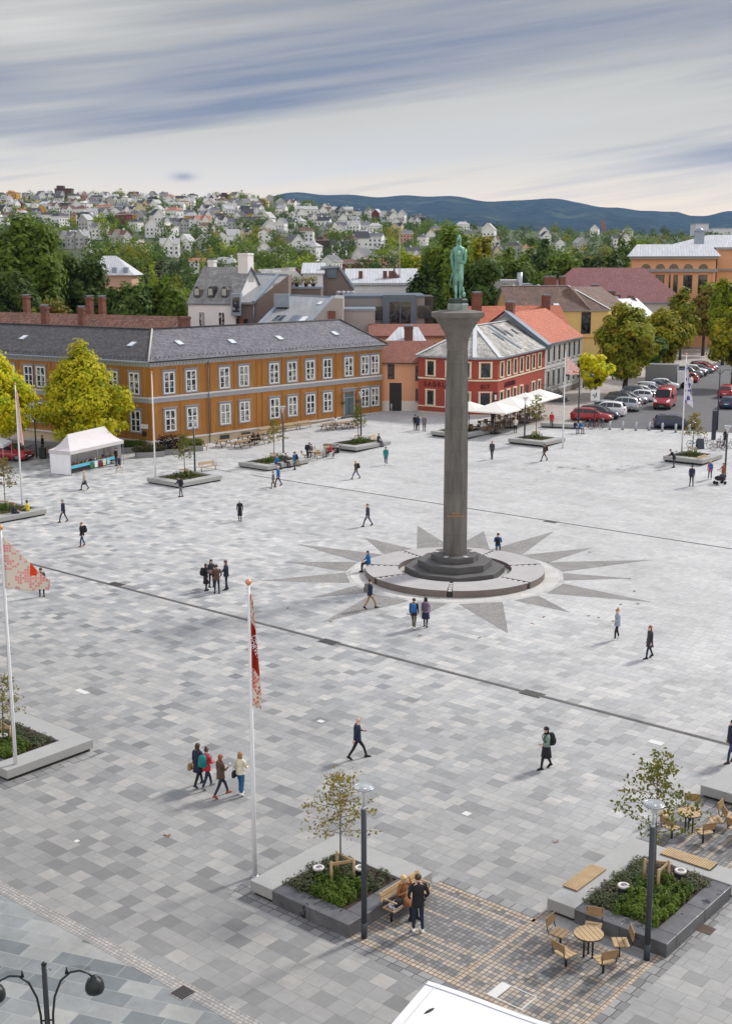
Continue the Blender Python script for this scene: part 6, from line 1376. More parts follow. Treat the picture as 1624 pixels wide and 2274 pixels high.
t2,W_,z=box_building('clutter_roofs','jumble of small tiled and sheet roofs with chimneys before the maroon hall',1300,1420,676,226,8,M_OFFW,0,M_SHEET)
for i,(px,py)in enumerate(((1322,655),(1362,660),(1377,668),(1341,670))):a=pt(px,py,226);chimney(t2,a.x-t2.location.x,1.5+i,z-1,a.z+1,.5+.1*(i%2))
for i,(x0,w)in enumerate(((0,3.5),(4,3),(7.2,2.4))):MB().add([(x0,-.2,z),(x0+w,-.2,z),(x0+w,4,z),(x0,4,z),(x0+w/2,-.2,z+1.5),(x0+w/2,4,z+1.5)],[(0,1,4),(1,2,5,4),(2,3,5),(3,0,4,5)]).build('roof',[M_TILER,M_SHEET,M_TILEB][i],t2)
p=pt(1378,700,218);t,rf=gable_house('white_gable_house','small house with a white sheet roof between the street trees','building',(p.x,p.y),40,9,8,0,9.4,12.2,M_OFFW,M_SHEET)
M_ORAN=mat('orange_render',srgb(224,168,126),.8,.06,.4,fine=.03)
oY=262;p=pt(1402,560,oY);ob=thing('orange_palace','big orange rendered building with arched attic windows and silver roof, upper right','building',(p.x,p.y,0),R(-11));zt_=pt(1402,573,oY).z;W_=pt(1583,560,oY).x-p.x
MB().box(0,W_,0,16,0,zt_).build('wall',M_ORAN,ob);zc=pt(1402,601,oY).z;zr_=pt(1402,553,oY).z
MB().box(-.4,W_+.4,-.5,.1,zc-.25,zc+.35).box(-.5,W_+.5,-.7,.1,zt_-.2,zt_+.35).build('cornice',mat('grey_cornice',srgb(150,152,152),.6,.08),ob)
q=MB();q.quad((-.9,-1,zt_+.36),(W_+.9,-1,zt_+.36),(W_-1.0,5,zr_+1.0),(1.0,5,zr_+1.0)).quad((W_+.9,17,zt_+.36),(-.9,17,zt_+.36),(1,11,zr_+1),(W_-1,11,zr_+1)).quad((1,5,zr_+1),(W_-1,5,zr_+1),(W_-1,11,zr_+1),(1,11,zr_+1)).quad((-.9,17,zt_+.36),(-.9,-1,zt_+.36),(1,5,zr_+1),(1,11,zr_+1)).quad((W_+.9,-1,zt_+.36),(W_+.9,17,zt_+.36),(W_-1,11,zr_+1),(W_-1,5,zr_+1)).build('roof',M_SHEET,ob)
MB().box(8.0,8.5,-.2,.0,0,zc-.3).box(W_-.6,W_,-.2,0,0,zc-.3).box(0,.6,-.2,0,0,zc-.3).build('pilaster',M_ORAN,ob)
for i,px in enumerate((1432,1463,1492,1523,1555)):
 x=pt(px,590,oY).x-p.x;zb_=pt(px,596,oY).z;q=MB();q.rings([[(x+.95*math.cos(a),y,zb_+.95*math.sin(a))for a in[math.pi*k/10 for k in range(11)]]for y in(-.06,.05)],smooth=False);q.build('arched_window',M_PANED,ob)
 window(ob,(x,0,pt(px,630,oY).z),0,1.7,3.6,'brown')
p2=pt(1592,560,oY+6);ow=thing('orange_wing','rear orange wing with a broad silver roof, cut by the right edge','building',(p2.x,p2.y,0),R(-11));z2=pt(1600,552,oY+6).z;MB().box(0,22,0,18,0,z2).build('wall',M_ORAN,ow);MB().box(-.4,22,-.6,.1,z2-.2,z2+.3).box(-.2,22,-.4,.1,z2-4.6,z2-4.2).build('cornice',MATS['grey_cornice'],ow)
za=pt(1600,521,280).z;q=MB();q.quad((-12,6,z2+.3),(24,-.8,z2+.31),(24,12,za),(-1,14,za)).quad((-12,6,z2+.3),(-1,14,za),(-1,18,za),(-12,18,z2+.3)).quad((24,26,z2+.3),(-12,26,z2+.3),(-1,16,za),(24,14,za)).build('roof',M_SHEET,ow);MB().box(-4.5,-2.5,6,8,z2,z2+3.6).lathe([(1.3,z2+3.6),(.6,z2+4.3),(0,z2+4.6)],10,0,(-3.5,7,0)).build('chimney',M_ZINC,ow);MB().box(2.0,2.8,-.1,0,8.2,9.6).build('blue_sign',mat('blue_sign',srgb(60,110,170),.5,.05),ow)
window(ow,(4.5,0,10.5),0,1.7,3.6,'brown')
# greige flat blocks right of the statue
t,W_,z=box_building('pale_flat_block','pale flat-roofed block half hidden by the dark tree right of the statue',1100,1156,622,232,8,mat('pale_render',srgb(190,184,186),.8,.05),0);MB().tube([(W_-.3,-.2,z-4),(W_-.3,-.2,z+1.4)],.5,10).build('flue',M_ALU,t)
t,W_,z=box_building('pale_flat_block','lower pale flat-roofed block right of the flue',1157,1180,634,232,7,MATS['pale_render'],0,M_ZINC)
t,W_,z=box_building('brown_roof_house','long house with brown tiled roof left of the yellow house',1112,1230,690,222,10,mat('cream_render',srgb(214,196,160)),0);q=MB();q.quad((-.3,-.3,z),(W_,-.3,z),(W_,5,z+3),(-.3,5,z+3)).quad((W_,10,z),(-.3,10,z),(-.3,5,z+3),(W_,5,z+3)).add([(-.3,-.3,z),(-.3,5,z+3),(-.3,10,z)],[(0,1,2)]).build('roof',M_TILEB,t)
for i,px in enumerate((1143,1200)):MB().lathe([(.7,0),(.75,1.0),(.5,1.5),(0,1.8)],12,cap=False).build('roof_vent',M_ZINCD,t,(pt(px,650,222).x-t.location.x,4.8,z+2.8))
# buildings glimpsed beyond
t,W_,z=box_building('salmon_manor','salmon house with a tall white hipped roof, seen over the dark trees at the left',208,292,611,330,10,mat('manor_render',srgb(196,158,134),.8,.06),0);q=MB();q.quad((-1,-1,z),(W_+1,-1,z),(W_-5,6,z+5),(1.5,6,z+5)).quad((W_+1,-1,z),(W_+1,13,z),(W_-5,6,z+5),(W_-5,6,z+5.01)).quad((-1,13,z),(-1,-1,z),(1.5,6,z+5),(1.5,6,z+5.01)).build('roof',M_SHEET,t)
for x in(5.5,8.4):MB().box(x-.6,x+.6,-.2,2.0,z+.6,z+2.0).build('dormer',M_ZINC,t)
t,W_,z=box_building('orange_house','orange house glimpsed between the trees at the left edge',40,100,588,250,8,M_ORAN,0);MB().add([(-.4,-.3,z),(W_+.4,-.3,z),(W_+.4,8.3,z),(-.4,8.3,z),(1.5,4,z+3),(W_-1.5,4,z+3)],[(0,1,5,4),(1,2,5),(2,3,4,5),(3,0,4)]).build('roof',M_SHEET,t)
# ================================================================ trees
LEAF={'gold':leafmat('leaf_gold',(0.56,0.52,0.012),(0.82,0.75,0.03),(0.28,0.38,0.014)),'green':leafmat('leaf_green',(0.090,0.160,0.016),(0.215,0.300,0.032),(0.14,0.19,0.018)),
  'dark':leafmat('leaf_dark',(0.045,0.090,0.016),(0.125,0.190,0.030)),'olive':leafmat('leaf_olive',(0.15,0.185,0.015),(0.32,0.33,0.028),(0.36,0.27,0.024)),
  'brown':leafmat('leaf_brown',(0.18,0.130,0.022),(0.30,0.225,0.034),(0.14,0.16,0.022)),'lime':leafmat('leaf_lime',(0.20,0.27,0.012),(0.40,0.46,0.024),(0.12,0.19,0.014)),
  'turning':leafmat('leaf_turning',(0.24,0.24,0.014),(0.48,0.42,0.024),(0.11,0.17,0.016)),'purple':leafmat('leaf_purple',(0.028,0.016,0.026),(0.06,0.034,0.048)),'grey':leafmat('leaf_greygreen',(0.085,0.130,0.040),(0.18,0.24,0.08))}
M_BARK=mat('bark',srgb(74,62,52),.9,.25,5);M_BARKD=mat('dark_bark',srgb(50,42,38),.9,.25,5)
def crown_mesh(name,rx,rz_,n,size,seed,clumps,shape='round',m='green',flat=1.0):
 """crown around the origin: leaf clumps through the volume, uneven outline, gaps between clumps"""
 r=random.Random(seed);q=MB();cs=[]
 for i in range(clumps):
  for _ in range(30):
   d=Vector((r.gauss(0,1),r.gauss(0,1),r.gauss(0,1))).normalized();t=r.random()**.45
   p=Vector((d.x*t,d.y*t,d.z*t))
   if shape=='cone':w=max(.12,.5-.5*p.z);p=Vector((p.x*w*1.25,p.y*w*1.25,p.z))
   elif shape=='drop':w=max(.16,1.12-.80*(p.z+.5));p=Vector((p.x*w,p.y*w,p.z))
   elif shape=='egg':w=1.0-.38*max(0,p.z)-.10*max(0,-p.z);p=Vector((p.x*w,p.y*w,p.z))
   if all((p-c).length>.62*clumps**(-1/3)for c,_ in cs):break
  cs.append((p,r.uniform(.75,1.3)))
 cr=1.05*clumps**(-1/3);per=n//clumps
 for c,k in cs:
  o=Vector((c.x*rx,c.y*rx*flat,c.z*rz_));sq=.72 if shape!='cone' else.5
  for _ in range(int(per*k)):
   d=Vector((r.gauss(0,1),r.gauss(0,1),r.gauss(0,1))).normalized();t=.35+.85*r.random()
   p=o+Vector((d.x*rx*cr*t*k,d.y*rx*cr*t*k*flat,d.z*rz_*cr*t*k*sq))
   leaf(q,p,d+c*.6+Vector((r.uniform(-.5,.5),r.uniform(-.5,.5),.45+r.uniform(-.3,.3))),size*r.uniform(.6,1.35),r,0)
 return q.mesh(name,LEAF[m],uv=False),[Vector((c.x*rx,c.y*rx*flat,c.z*rz_))for c,_ in cs]
def limb_mesh(h0,hc,cs,r0,seed,m):
 r=random.Random(seed);q=MB();top=Vector((0,0,hc));fork=Vector((r.uniform(-.15,.15),r.uniform(-.15,.15),h0))
 q.tube([(0,0,-.2),(0,0,h0*.4),fork],[r0*1.25,r0,r0*.85],9);q.tube([fork,(fork+top)/2+Vector((r.uniform(-.3,.3),r.uniform(-.3,.3),0)),top+Vector((0,0,.3*(hc-h0)))],[r0*.8,r0*.5,r0*.12],7)
 for c in cs[::2]:
  t=r.uniform(.0,.75);a=fork.lerp(top,t);b2=c+Vector((0,0,hc));mid=a.lerp(b2,.5)+Vector((0,0,-.08*(b2-a).length));q.tube([a,mid,b2],[r0*.36,r0*.2,r0*.05],5)
 return q.mesh('trunk',m,uv=False)
def tree(label,base,rx,top,m,seed,n=5000,size=.34,clumps=46,shape='egg',group=None,low=.30,r0=None,flat=1.0,bark=None):
 """base: world point of the foot; top: height of the crown top above it"""
 t=thing('tree',label,'tree',base,random.Random(seed).uniform(0,6.28)if flat==1 else 0,group)
 zb=top*low;rz_=(top-zb)/2*.93;zc=zb+(top-zb)/2
 me,cs=crown_mesh('crown',rx*.90,rz_,n,size,seed,clumps,shape,m,flat)
 link('trunk',limb_mesh(zb*.9+.4,zc,cs,r0 or max(.12,top*.018),seed,bark or M_BARK),t);link('crown',me,t,(0,0,zc));return t
def ptree(label,px,ytop,w,Y,m,seed,zg=0.0,**k):
 """tree measured in the photo: crown centre column, top row, width, and its distance"""
 p=pt(px,ytop,Y);rx=w/2/FOC*Y;return tree(label,(p.x,Y,zg),rx,p.z-zg,m,seed,**k)
b_=pt(176,745,122.5);H_=b_.z
tree('bright golden-yellow tree behind the white market tent',(b_.x,b_.y,0),5.6,H_+.2,'gold',101,n=21000,size=.21,clumps=210,shape='drop',group='golden trees at the left',low=.14,r0=.22)
b_=pt(-22,752,124);tree('golden-green tree cut by the left picture edge',(b_.x,b_.y,0),4.9,b_.z,'gold',102,n=15000,size=.21,clumps=170,shape='drop',group='golden trees at the left',low=.16,r0=.22)
# along the street
for lab,px,yt,w,Y,m,s,k in(('small bright yellow tree at the near end of the row of parked cars',1322,779,84,162,'gold',103,dict(n=3600,size=.27,clumps=34,low=.24)),
  ('big olive-green street tree behind the small yellow tree',1393,672,158,170,'olive',104,dict(n=11000,size=.34,clumps=80,low=.17,r0=.36)),
  ('yellowing street tree right of the big olive one',1476,682,130,193,'turning',105,dict(n=7500,size=.36,clumps=60,low=.17,r0=.3)),
  ('dark green street tree behind the yellowing one',1452,735,70,186,'dark',116,dict(n=2800,size=.36,clumps=26,low=.3)),
  ('olive street tree in front of the maroon roof',1515,642,78,226,'olive',106,dict(n=3600,size=.42,clumps=34,low=.26)),
  ('brown-leaved street tree at the far end of the street',1566,640,96,236,'brown',107,dict(n=4600,size=.42,clumps=40,low=.3,r0=.3)),
  ('lime-green tree before the orange building',1590,618,110,250,'lime',108,dict(n=4200,size=.46,clumps=36,low=.2)),
  ('green and yellow tree cut by the right picture edge',1632,690,120,176,'turning',109,dict(n=5200,size=.34,clumps=44,low=.18)),
  ('bright yellow-green tree filling the right edge above the parked cars',1612,622,90,215,'lime',142,dict(n=4200,size=.38,clumps=38,low=.2)),
  ('dark yellow-green shrub-like tree between the grey house and the small yellow tree',1296,790,56,178,'olive',110,dict(n=1500,size=.3,clumps=18,low=.3))):
 ptree(lab,px,yt,w,Y,m,s,zg=1.1,group='trees along the parked cars',**k)
BIG=dict(n=7200,size=.50,clumps=60,low=.14,shape='round')
for lab,px,yt,w,Y,m,s,k in(('huge dark green tree filling the left edge above the roofs',40,474,230,205,'green',120,dict(BIG,n=15000,clumps=110)),('dark tree right of the huge one at the left',182,556,120,212,'dark',121,BIG),('dark leafy tree under the huge one at the left edge',20,600,150,190,'dark',134,dict(BIG,n=5200)),
  ('small olive-brown tree in front of the huge dark tree',122,649,92,182,'brown',122,dict(n=3600,size=.36,clumps=36,low=.1)),('low green tree left of the olive-brown one',66,672,70,180,'olive',123,dict(n=1900,size=.38,clumps=22,low=.1)),('dark green broad tree left of the white town house',292,611,140,196,'dark',124,BIG),('dark green tree touching the white town house',376,618,116,198,'green',125,BIG),('dark tree between the manor and the white town house',232,640,90,200,'dark',126,dict(BIG,n=4200)),
  ('big dark tree directly behind the bronze statue',992,500,150,224,'green',127,dict(BIG,n=9500,size=.48,clumps=76)),('dark tree right of the statue with white house glimpses',1082,566,120,221,'dark',128,dict(BIG,n=6500)),('dark lower tree left of the statue',938,580,90,219,'dark',129,dict(BIG,n=4000)),
  ('yellowing tree left of the statue',928,527,100,275,'turning',130,dict(BIG,n=3600,size=.6)),('yellow-green tree right behind the statue',1068,512,90,285,'turning',131,dict(BIG,n=3200,size=.6)),('deep green tree right of the yellow-green one',1136,540,110,300,'green',132,dict(BIG,n=3400,size=.66)),('pointed grey-green birch before the deep green trees',1166,572,44,262,'grey',133,dict(n=1700,size=.42,clumps=24,shape='cone',low=.05)),
  ('broad green tree left of the orange building',1248,552,130,290,'green',135,dict(BIG,n=4600,size=.62)),('dark green tree between the broad one and the orange building',1336,556,110,300,'dark',136,dict(BIG,n=3600,size=.66)),('rounded green tree just left of the orange building roof',1392,516,84,380,'green',137,dict(BIG,n=2400,size=.8)),('bush-like green tree over the orange roof',1418,538,60,330,'lime',141,dict(BIG,n=1300,size=.7)),
  ('dark green tree above the brown roof',1195,520,90,360,'dark',138,dict(BIG,n=2400,size=.8)),('yellow-green tree at the left of the dark tree by the statue',900,552,60,262,'lime',139,dict(BIG,n=1700,size=.5)),('dark tree left of the capital',962,640,70,212,'dark',140,dict(BIG,n=2400,size=.42))):
 ptree(lab,px,yt,w,Y,m,s,group='big town trees behind the roofs',**k)
# wooded slope between town and hillside: individual far trees sharing crown meshes
rt=random.Random(31);PROT={}
def far_proto(shape,n,seed):
 k=(shape,n,seed)
 if k not in PROT:
  me,cs=crown_mesh('far_tree',1.0,1.0,n,.115 if n<700 else.085,seed,26 if n>600 else 18,shape,'green')
  q=MB();q.tube([(0,0,-1.6),(0,0,-.4)],[.07,.05],5);o=len(me.vertices)
  PROT[k]=me
 return PROT[k]
TONE=[('green','dark green'),('dark','very dark'),('olive','olive-green'),('lime','yellow-green'),('grey','grey-green'),('turning','yellowing'),('brown','brownish'),('purple','purple-leaved')]
TW=[28,22,9,9,18,4,2,4]
FORMS={'round':'rounded','egg':'broad','cone':'pointed'}
def zone(px):
 for x,n in((90,'at the far left'),(200,'left of the manor'),(320,'above the dark left trees'),(450,'above the white town house'),(580,'above the brown block'),(700,'above the roof terrace'),(800,'left of the grey block'),(900,'above the silver roof'),(1000,'behind the statue tree'),(1120,'right of the statue'),(1260,'above the brown roof'),(1400,'above the maroon roof'),(2000,'near the orange building')):
  if px<x:return n
def far_tree(px,r,h,w,form,mi,n=420,band=''):
 p=on_hill(px,r);z=p.z if r>HR0 else 0;me=far_proto(form,n,rt.randrange(4));o=link('hill_tree',me,None,(p.x,p.y,z+h*.5),rt.uniform(0,6.28));o.scale=(w/2,w/2,h*.52)
 if TONE[mi][0]!='green':recolour(o,0,LEAF[TONE[mi][0]])
 tag(o,'%s %s tree, %s, %s'%(FORMS[form],TONE[mi][1],band,zone(px)),'tree','trees on the wooded slope and hillside')
rl=random.Random(58);MIDH=[]
for _ in range(400):
 c_=(rl.uniform(150,900)if len(MIDH)<40 else rl.uniform(880,1180),rl.uniform(600,960))
 if len(MIDH)<52 and all(abs(c_[0]-a)>26 or abs(c_[1]-b2)>130 for a,b2 in MIDH):MIDH.append(c_)
def clear(px,r):return all(abs(px-a)>15 or not(b2-190<r<b2+8)for a,b2 in MIDH)
FT=[]
for i in range(96):
 px=rt.uniform(120,900)if i%8 else rt.uniform(880,1420);r=rt.uniform(330,640);FT.append((px,r,'low on the slope'))
for i in range(70):FT.append((rt.uniform(180,1180),rt.uniform(640,900),'half way up the slope'))
for i in range(104):FT.append((rt.uniform(-10,1000)if i%5 else rt.uniform(900,1500),rt.uniform(900,1480),'among the hillside houses'))
for i in range(26):FT.append((rt.uniform(0,860),rt.uniform(1490,1530),'on the hill crest'))
for px,r,band in sorted(FT,key=lambda f:-f[1]):
 if not clear(px,r):px+=22
 mi=rt.choices(range(8),TW)[0];form=rt.choices(['round','egg','cone'],[5,4,2])[0];near=r<640
 h=rt.uniform(10,18)if near else rt.uniform(8,14);w=h*(rt.uniform(.85,1.2)if form!='cone' else rt.uniform(.4,.55))
 if r>900:h*=.95
 far_tree(px,r,h,w,form,mi,900 if near else 420,band)
# the wooded gardens between the houses read as one mass of foliage
def woodland(name,label,m,seed,pts):
 r=random.Random(seed);q=MB()
 for px,rr,h,w in pts:
  p=on_hill(px,rr);k=r.uniform(.8,1.25)
  for _ in range(60 if rr<800 else 40):
   d=Vector((r.gauss(0,1),r.gauss(0,1),r.gauss(0,1))).normalized();t=.6+.4*r.random();z=abs(d.z)if r.random()<.8 else d.z*.3
   leaf(q,Vector((p.x+d.x*w*t*k,p.y+d.y*w*t*k,p.z+.5+z*h*t*k)),d+Vector((0,0,.6)),r.uniform(.8,1.6),r)
 return tag(q.build(name,m,uv=False),label,'woodland',None,'stuff')
rw=random.Random(91);WP={'green':[],'dark':[],'olive':[],'grey':[]}
for i in range(1750):
 px=rw.uniform(-20,1000)if i%4 else rw.uniform(900,1640);r_=360+1120*rw.random()**.9;big=r_<850
 if not clear(px,r_):continue
 WP[rw.choices(list(WP),[5,8,1,5])[0]].append((px,r_,rw.uniform(5,10)if big else rw.uniform(4.5,8.5),rw.uniform(5,8)if big else rw.uniform(4,6.5)))
for i,(k,v_)in enumerate(WP.items()):woodland('woodland',['green','dark green','olive-green','grey-green'][i]+' garden foliage filling the slope between the hillside houses',LEAF[k],40+i,v_)
# ================================================================ vehicles
M_CGL=mat('car_glass',srgb(38,44,50),.08,.05,spec=.7);M_CBLK=mat('car_trim',srgb(30,31,34),.6,.08);M_RIM=mat('car_rim',srgb(150,152,156),.35,.08,metal=.5);M_HL=mat('headlight',srgb(226,230,234),.15,.04);M_TL=mat('tail_light',srgb(150,24,22),.25,.05);M_PLATE=mat('plate_white',srgb(230,230,226),.5,.03)
def paint(name,c,metal=.25):
 m=mat('paint_'+name,c,.28,.04,.6,metal);m.node_tree.nodes['Principled BSDF'].inputs['Coat Weight'].default_value=.6;return m
PAINT={'red':paint('red',srgb(160,30,38)),'black':paint('black',srgb(34,36,42)),'white':paint('white',srgb(226,228,230),0),'silver':paint('silver',srgb(170,174,180),.5),'navy':paint('navy',srgb(34,44,70)),'grey':paint('grey',srgb(106,110,116),.4),'dark blue':paint('dark_blue',srgb(40,62,92)),'beige':paint('beige',srgb(186,176,158),.3)}
# profiles: x, hood/shoulder height; roof line; length, width, wheel positions
KINDS={
 'estate':dict(L=4.7,W=1.82,sh=[(-2.35,.62),(-2.3,.98),(-1.6,1.0),(0,.97),(.95,.94),(1.6,.86),(2.2,.74),(2.35,.52)],roof=[(-2.2,1.0),(-1.95,1.40),(-1.2,1.50),(-.2,1.50),(.35,1.42),(1.15,.95)],wx=(-1.4,1.42),wr=.33),
 'hatch':dict(L=4.1,W=1.76,sh=[(-2.05,.62),(-2.0,.98),(-1.4,1.0),(0,.98),(.8,.96),(1.4,.88),(1.95,.74),(2.05,.52)],roof=[(-1.98,1.0),(-1.55,1.42),(-.8,1.52),(-.1,1.52),(.4,1.42),(1.1,.97)],wx=(-1.25,1.28),wr=.32),
 'suv':dict(L=4.6,W=1.88,sh=[(-2.3,.70),(-2.25,1.10),(-1.5,1.12),(0,1.10),(.9,1.08),(1.6,1.02),(2.15,.90),(2.3,.58)],roof=[(-2.2,1.12),(-1.85,1.60),(-1.0,1.72),(0,1.72),(.45,1.62),(1.1,1.09)],wx=(-1.38,1.40),wr=.37),
 'sedan':dict(L=4.7,W=1.82,sh=[(-2.35,.60),(-2.3,.94),(-1.6,.98),(0,.95),(.95,.92),(1.6,.85),(2.2,.72),(2.35,.52)],roof=[(-1.65,.98),(-1.0,1.36),(-.4,1.44),(.0,1.44),(.4,1.37),(1.2,.93)],wx=(-1.4,1.42),wr=.33)}
def make_car(kind):
 K=KINDS[kind];t=thing('car','x','car',group='x');W=K['W']/2;q=MB();rings=[]
 for i,(x,z)in enumerate(K['sh']):
  e=i in(0,len(K['sh'])-1);w=W*(.86 if e else 1.0);zb=.30 if e else.20
  rings.append([(x,-w*.96,zb),(x,-w,zb+.18),(x,-w*.99,z*.82),(x,-w*.90,z),(x,0,z+.025),(x,w*.90,z),(x,w*.99,z*.82),(x,w,zb+.18),(x,w*.96,zb)])
 q.rings(rings,0,True)
 R_=K['roof'];rr=[]
 for i,(x,z)in enumerate(R_):
  zs=[s for s in K['sh']];base=.92
  w=W*(.88-.16*max(0,(z-.95)/.6));rr.append([(x,-w,z-.05 if 0<i<len(R_)-1 else z-.03),(x,-w*.86,z),(x,0,z+.02),(x,w*.86,z),(x,w,z-.05 if 0<i<len(R_)-1 else z-.03)])
 # cabin: roof strip plus glazed sides set between pillars
 n=len(rr[0]);vs=[p for r in rr for p in r];q.add(vs,[(i*n+j,(i+1)*n+j,(i+1)*n+j+1,i*n+j+1)for i in range(len(rr)-1)for j in range(n-1)],0,True)
 zsh=K['sh'][3][1]-.05
 for s in(-1,1):
  lo=[(r[0][0]if 0<i<len(rr)-1 else r[0][0],s*W*.90,zsh if True else 0)for i,r in enumerate(rr)];hi=[(r[0][0],s*abs(r[0][1]),r[0][2])for r in rr]
  for i in range(len(rr)-1):f=[lo[i],lo[i+1],hi[i+1],hi[i]];q.add(f if s<0 else f[::-1],[(0,1,2,3)],0)
 body=q.build('body',PAINT['red'],t,uv=False)
 # windows as slightly proud panes
 def side(s,x0,x1,i0,i1):
  zt=lambda x:next(a[1]+(b2[1]-a[1])*(x-a[0])/(b2[0]-a[0])for a,b2 in zip(R_,R_[1:])if a[0]<=x<=b2[0])-.10
  W1=lambda z:W*(.90-.16*max(0,(z-.95)/.6))+.012
  g=MB();zl=zsh+.06;m_=3;top=[(x0+(x1-x0)*k/m_)for k in range(m_+1)]
  for k in range(m_):
   a,b2=top[k],top[k+1];za,zb=max(zl+.02,zt(a)),max(zl+.02,zt(b2));f=[(a,s*(W*.90+.012),zl),(b2,s*(W*.90+.012),zl),(b2,s*(W1(zb)+.005),zb),(a,s*(W1(za)+.005),za)]
   g.add(f if s<0 else f[::-1],[(0,1,2,3)],0)
  g.build('side_window',M_CGL,t,uv=False)
 xr,xf=R_[0][0],R_[-1][0];xm=(xr+xf)/2+.12
 for s in(-1,1):side(s,xr+.35,xm-.55,0,0);side(s,xm-.48,xm+.22,0,0);side(s,xm+.29,xf-.30,0,0)
 def slope(i,name,inset=.1):
  a,b2=rr[i],rr[i+1];up=.02;d=Vector(b2[2])-Vector(a[2]);nrm=Vector((-d.z,0,d.x)).normalized()*.014;nrm=nrm if nrm.z>0 else-nrm
  f=[Vector(a[1]).lerp(Vector(b2[1]),inset)+nrm,Vector(a[2]).lerp(Vector(b2[2]),inset)+nrm,Vector(a[3]).lerp(Vector(b2[3]),inset)+nrm,Vector(b2[3]).lerp(Vector(a[3]),inset)+nrm,Vector(b2[2]).lerp(Vector(a[2]),inset)+nrm,Vector(b2[1]).lerp(Vector(a[1]),inset)+nrm]
  MB().add(f,[(0,1,4,5),(1,2,3,4)],0).build(name,M_CGL,t,uv=False)
 slope(len(rr)-2,'windscreen');slope(0,'rear_window')
 for x in K['wx']:
  for s in(-1,1):
   wr=K['wr'];M=Matrix.Translation((x,s*(W-.10),wr))@Matrix.Rotation(R(90),4,'X');w=MB().lathe([(wr*.6,-.10),(wr,-.09),(wr,.09),(wr*.6,.10)],16,0,M=M).build('wheel',M_TYRE,t,uv=False)
   k=MB().lathe([(wr*.64,-.11),(wr*.2,-.115)],12,0,M=M).lathe([(wr*.64,.11),(wr*.2,.115)],12,0,M=M);k.build('rim',M_RIM,w,uv=False)
 L2=K['L']/2;hz_=K['sh'][-2][1]
 for s in(-1,1):
  MB().add([(L2-.02,s*W*.84,hz_-.16),(L2-.0,s*W*.45,hz_-.14),(L2-.16,s*W*.45,hz_-.0),(L2-.30,s*W*.90,hz_+.02),(L2-.35,s*W*1.0,hz_-.1),(L2-.2,s*W*.96,hz_-.2)],[(0,1,2,3),(0,3,4,5),(3,2,1,0),(5,4,3,0)],0).build('headlight',M_HL,t,uv=False)
  zt_=K['sh'][1][1];MB().box(-L2-.01,-L2+.14,s*W*.80-.12,s*W*.80+.12,zt_-.30,zt_-.06).build('tail_light',M_TL,t,uv=False)
  MB().ball((xf-.25,s*(W+.10),zsh+.12),.07,.11,.07,8,5).build('mirror',PAINT['black'],t,uv=False)
 MB().box(L2-.08,L2+.015,-.55,.55,.38,.56).box(L2-.1,L2+.01,-W*.8,W*.8,.24,.34).build('grille',M_CBLK,t,uv=False);MB().box(L2+.015,L2+.03,-.26,.26,.40,.50).build('plate',M_PLATE,t,uv=False);MB().box(-L2-.03,-L2-.005,-.26,.26,.60,.70).build('plate',M_PLATE,t,uv=False)
 MB().box(-L2+.1,L2-.15,-W*.93,W*.93,.16,.26).build('underbody',M_CBLK,t,uv=False);return t
CARS={k:(make_car(k),{})for k in KINDS}
def car(kind,col,pos,rz,label,group,sc=1.0):
 o=place(CARS[kind][0],CARS[kind][1],pos,rz,label,group,sc)
 for c in KIDS[o.name]:
  if c.name.startswith('body'):recolour(c,0,PAINT[col])
 return o
GP='cars parked at an angle along the left side of the street'
p0=at(1311,934);dS=Vector((math.cos(R(65)),math.sin(R(65)),0));nS=Vector((dS.y,-dS.x,0))
row=[('estate','red','red estate car first in the row, nearest the bollards'),('estate','black','dark estate car second in the row, behind the red one'),('suv','white','white off-roader third in the row'),('hatch','silver','silver hatchback nosing out fourth in the row'),('suv','silver','silver off-roader fifth in the row'),('estate','black','black car sixth in the row by the tree trunk'),('suv','black','black off-roader seventh in the row'),('sedan','silver','silver saloon nosing out left of the red van'),('hatch','white','white hatchback ninth in the row'),('suv','grey','grey off-roader tenth in the row'),('estate','white','white estate car eleventh in the row'),('hatch','silver','silver car twelfth in the row'),('estate','white','white estate car behind the red van'),('sedan','dark blue','dark blue saloon under the big olive tree'),('hatch','white','white car beside the dark blue saloon'),None,('suv','black','black car right of the grey lorry'),('hatch','silver','silver car beyond the grey lorry'),('estate','red','small red car far up the street'),('sedan','silver','silver saloon far up the street, beyond the red car'),('hatch','dark blue','dark blue hatchback far up the street'),('suv','grey','grey off-roader far up the street'),('estate','black','black estate car far up the street'),('hatch','white','white hatchback far up the street'),('sedan','grey','grey saloon near the end of the row'),('hatch','red','dark red car near the end of the row'),('estate','grey','grey estate car last of the row')]
rc=random.Random(12)
for i,c in enumerate(row):
 if c is None:continue
 back=i in(2,4,8,18);p=p0+dS*(2.75*i)+nS*rc.uniform(-.25,.45)+nS*(.6 if back else 0)
 car(c[0],c[1],(p.x,p.y,GZ(p.x,p.y)),R(-22+rc.uniform(-3,3))+(math.pi if back else 0),c[2],GP)
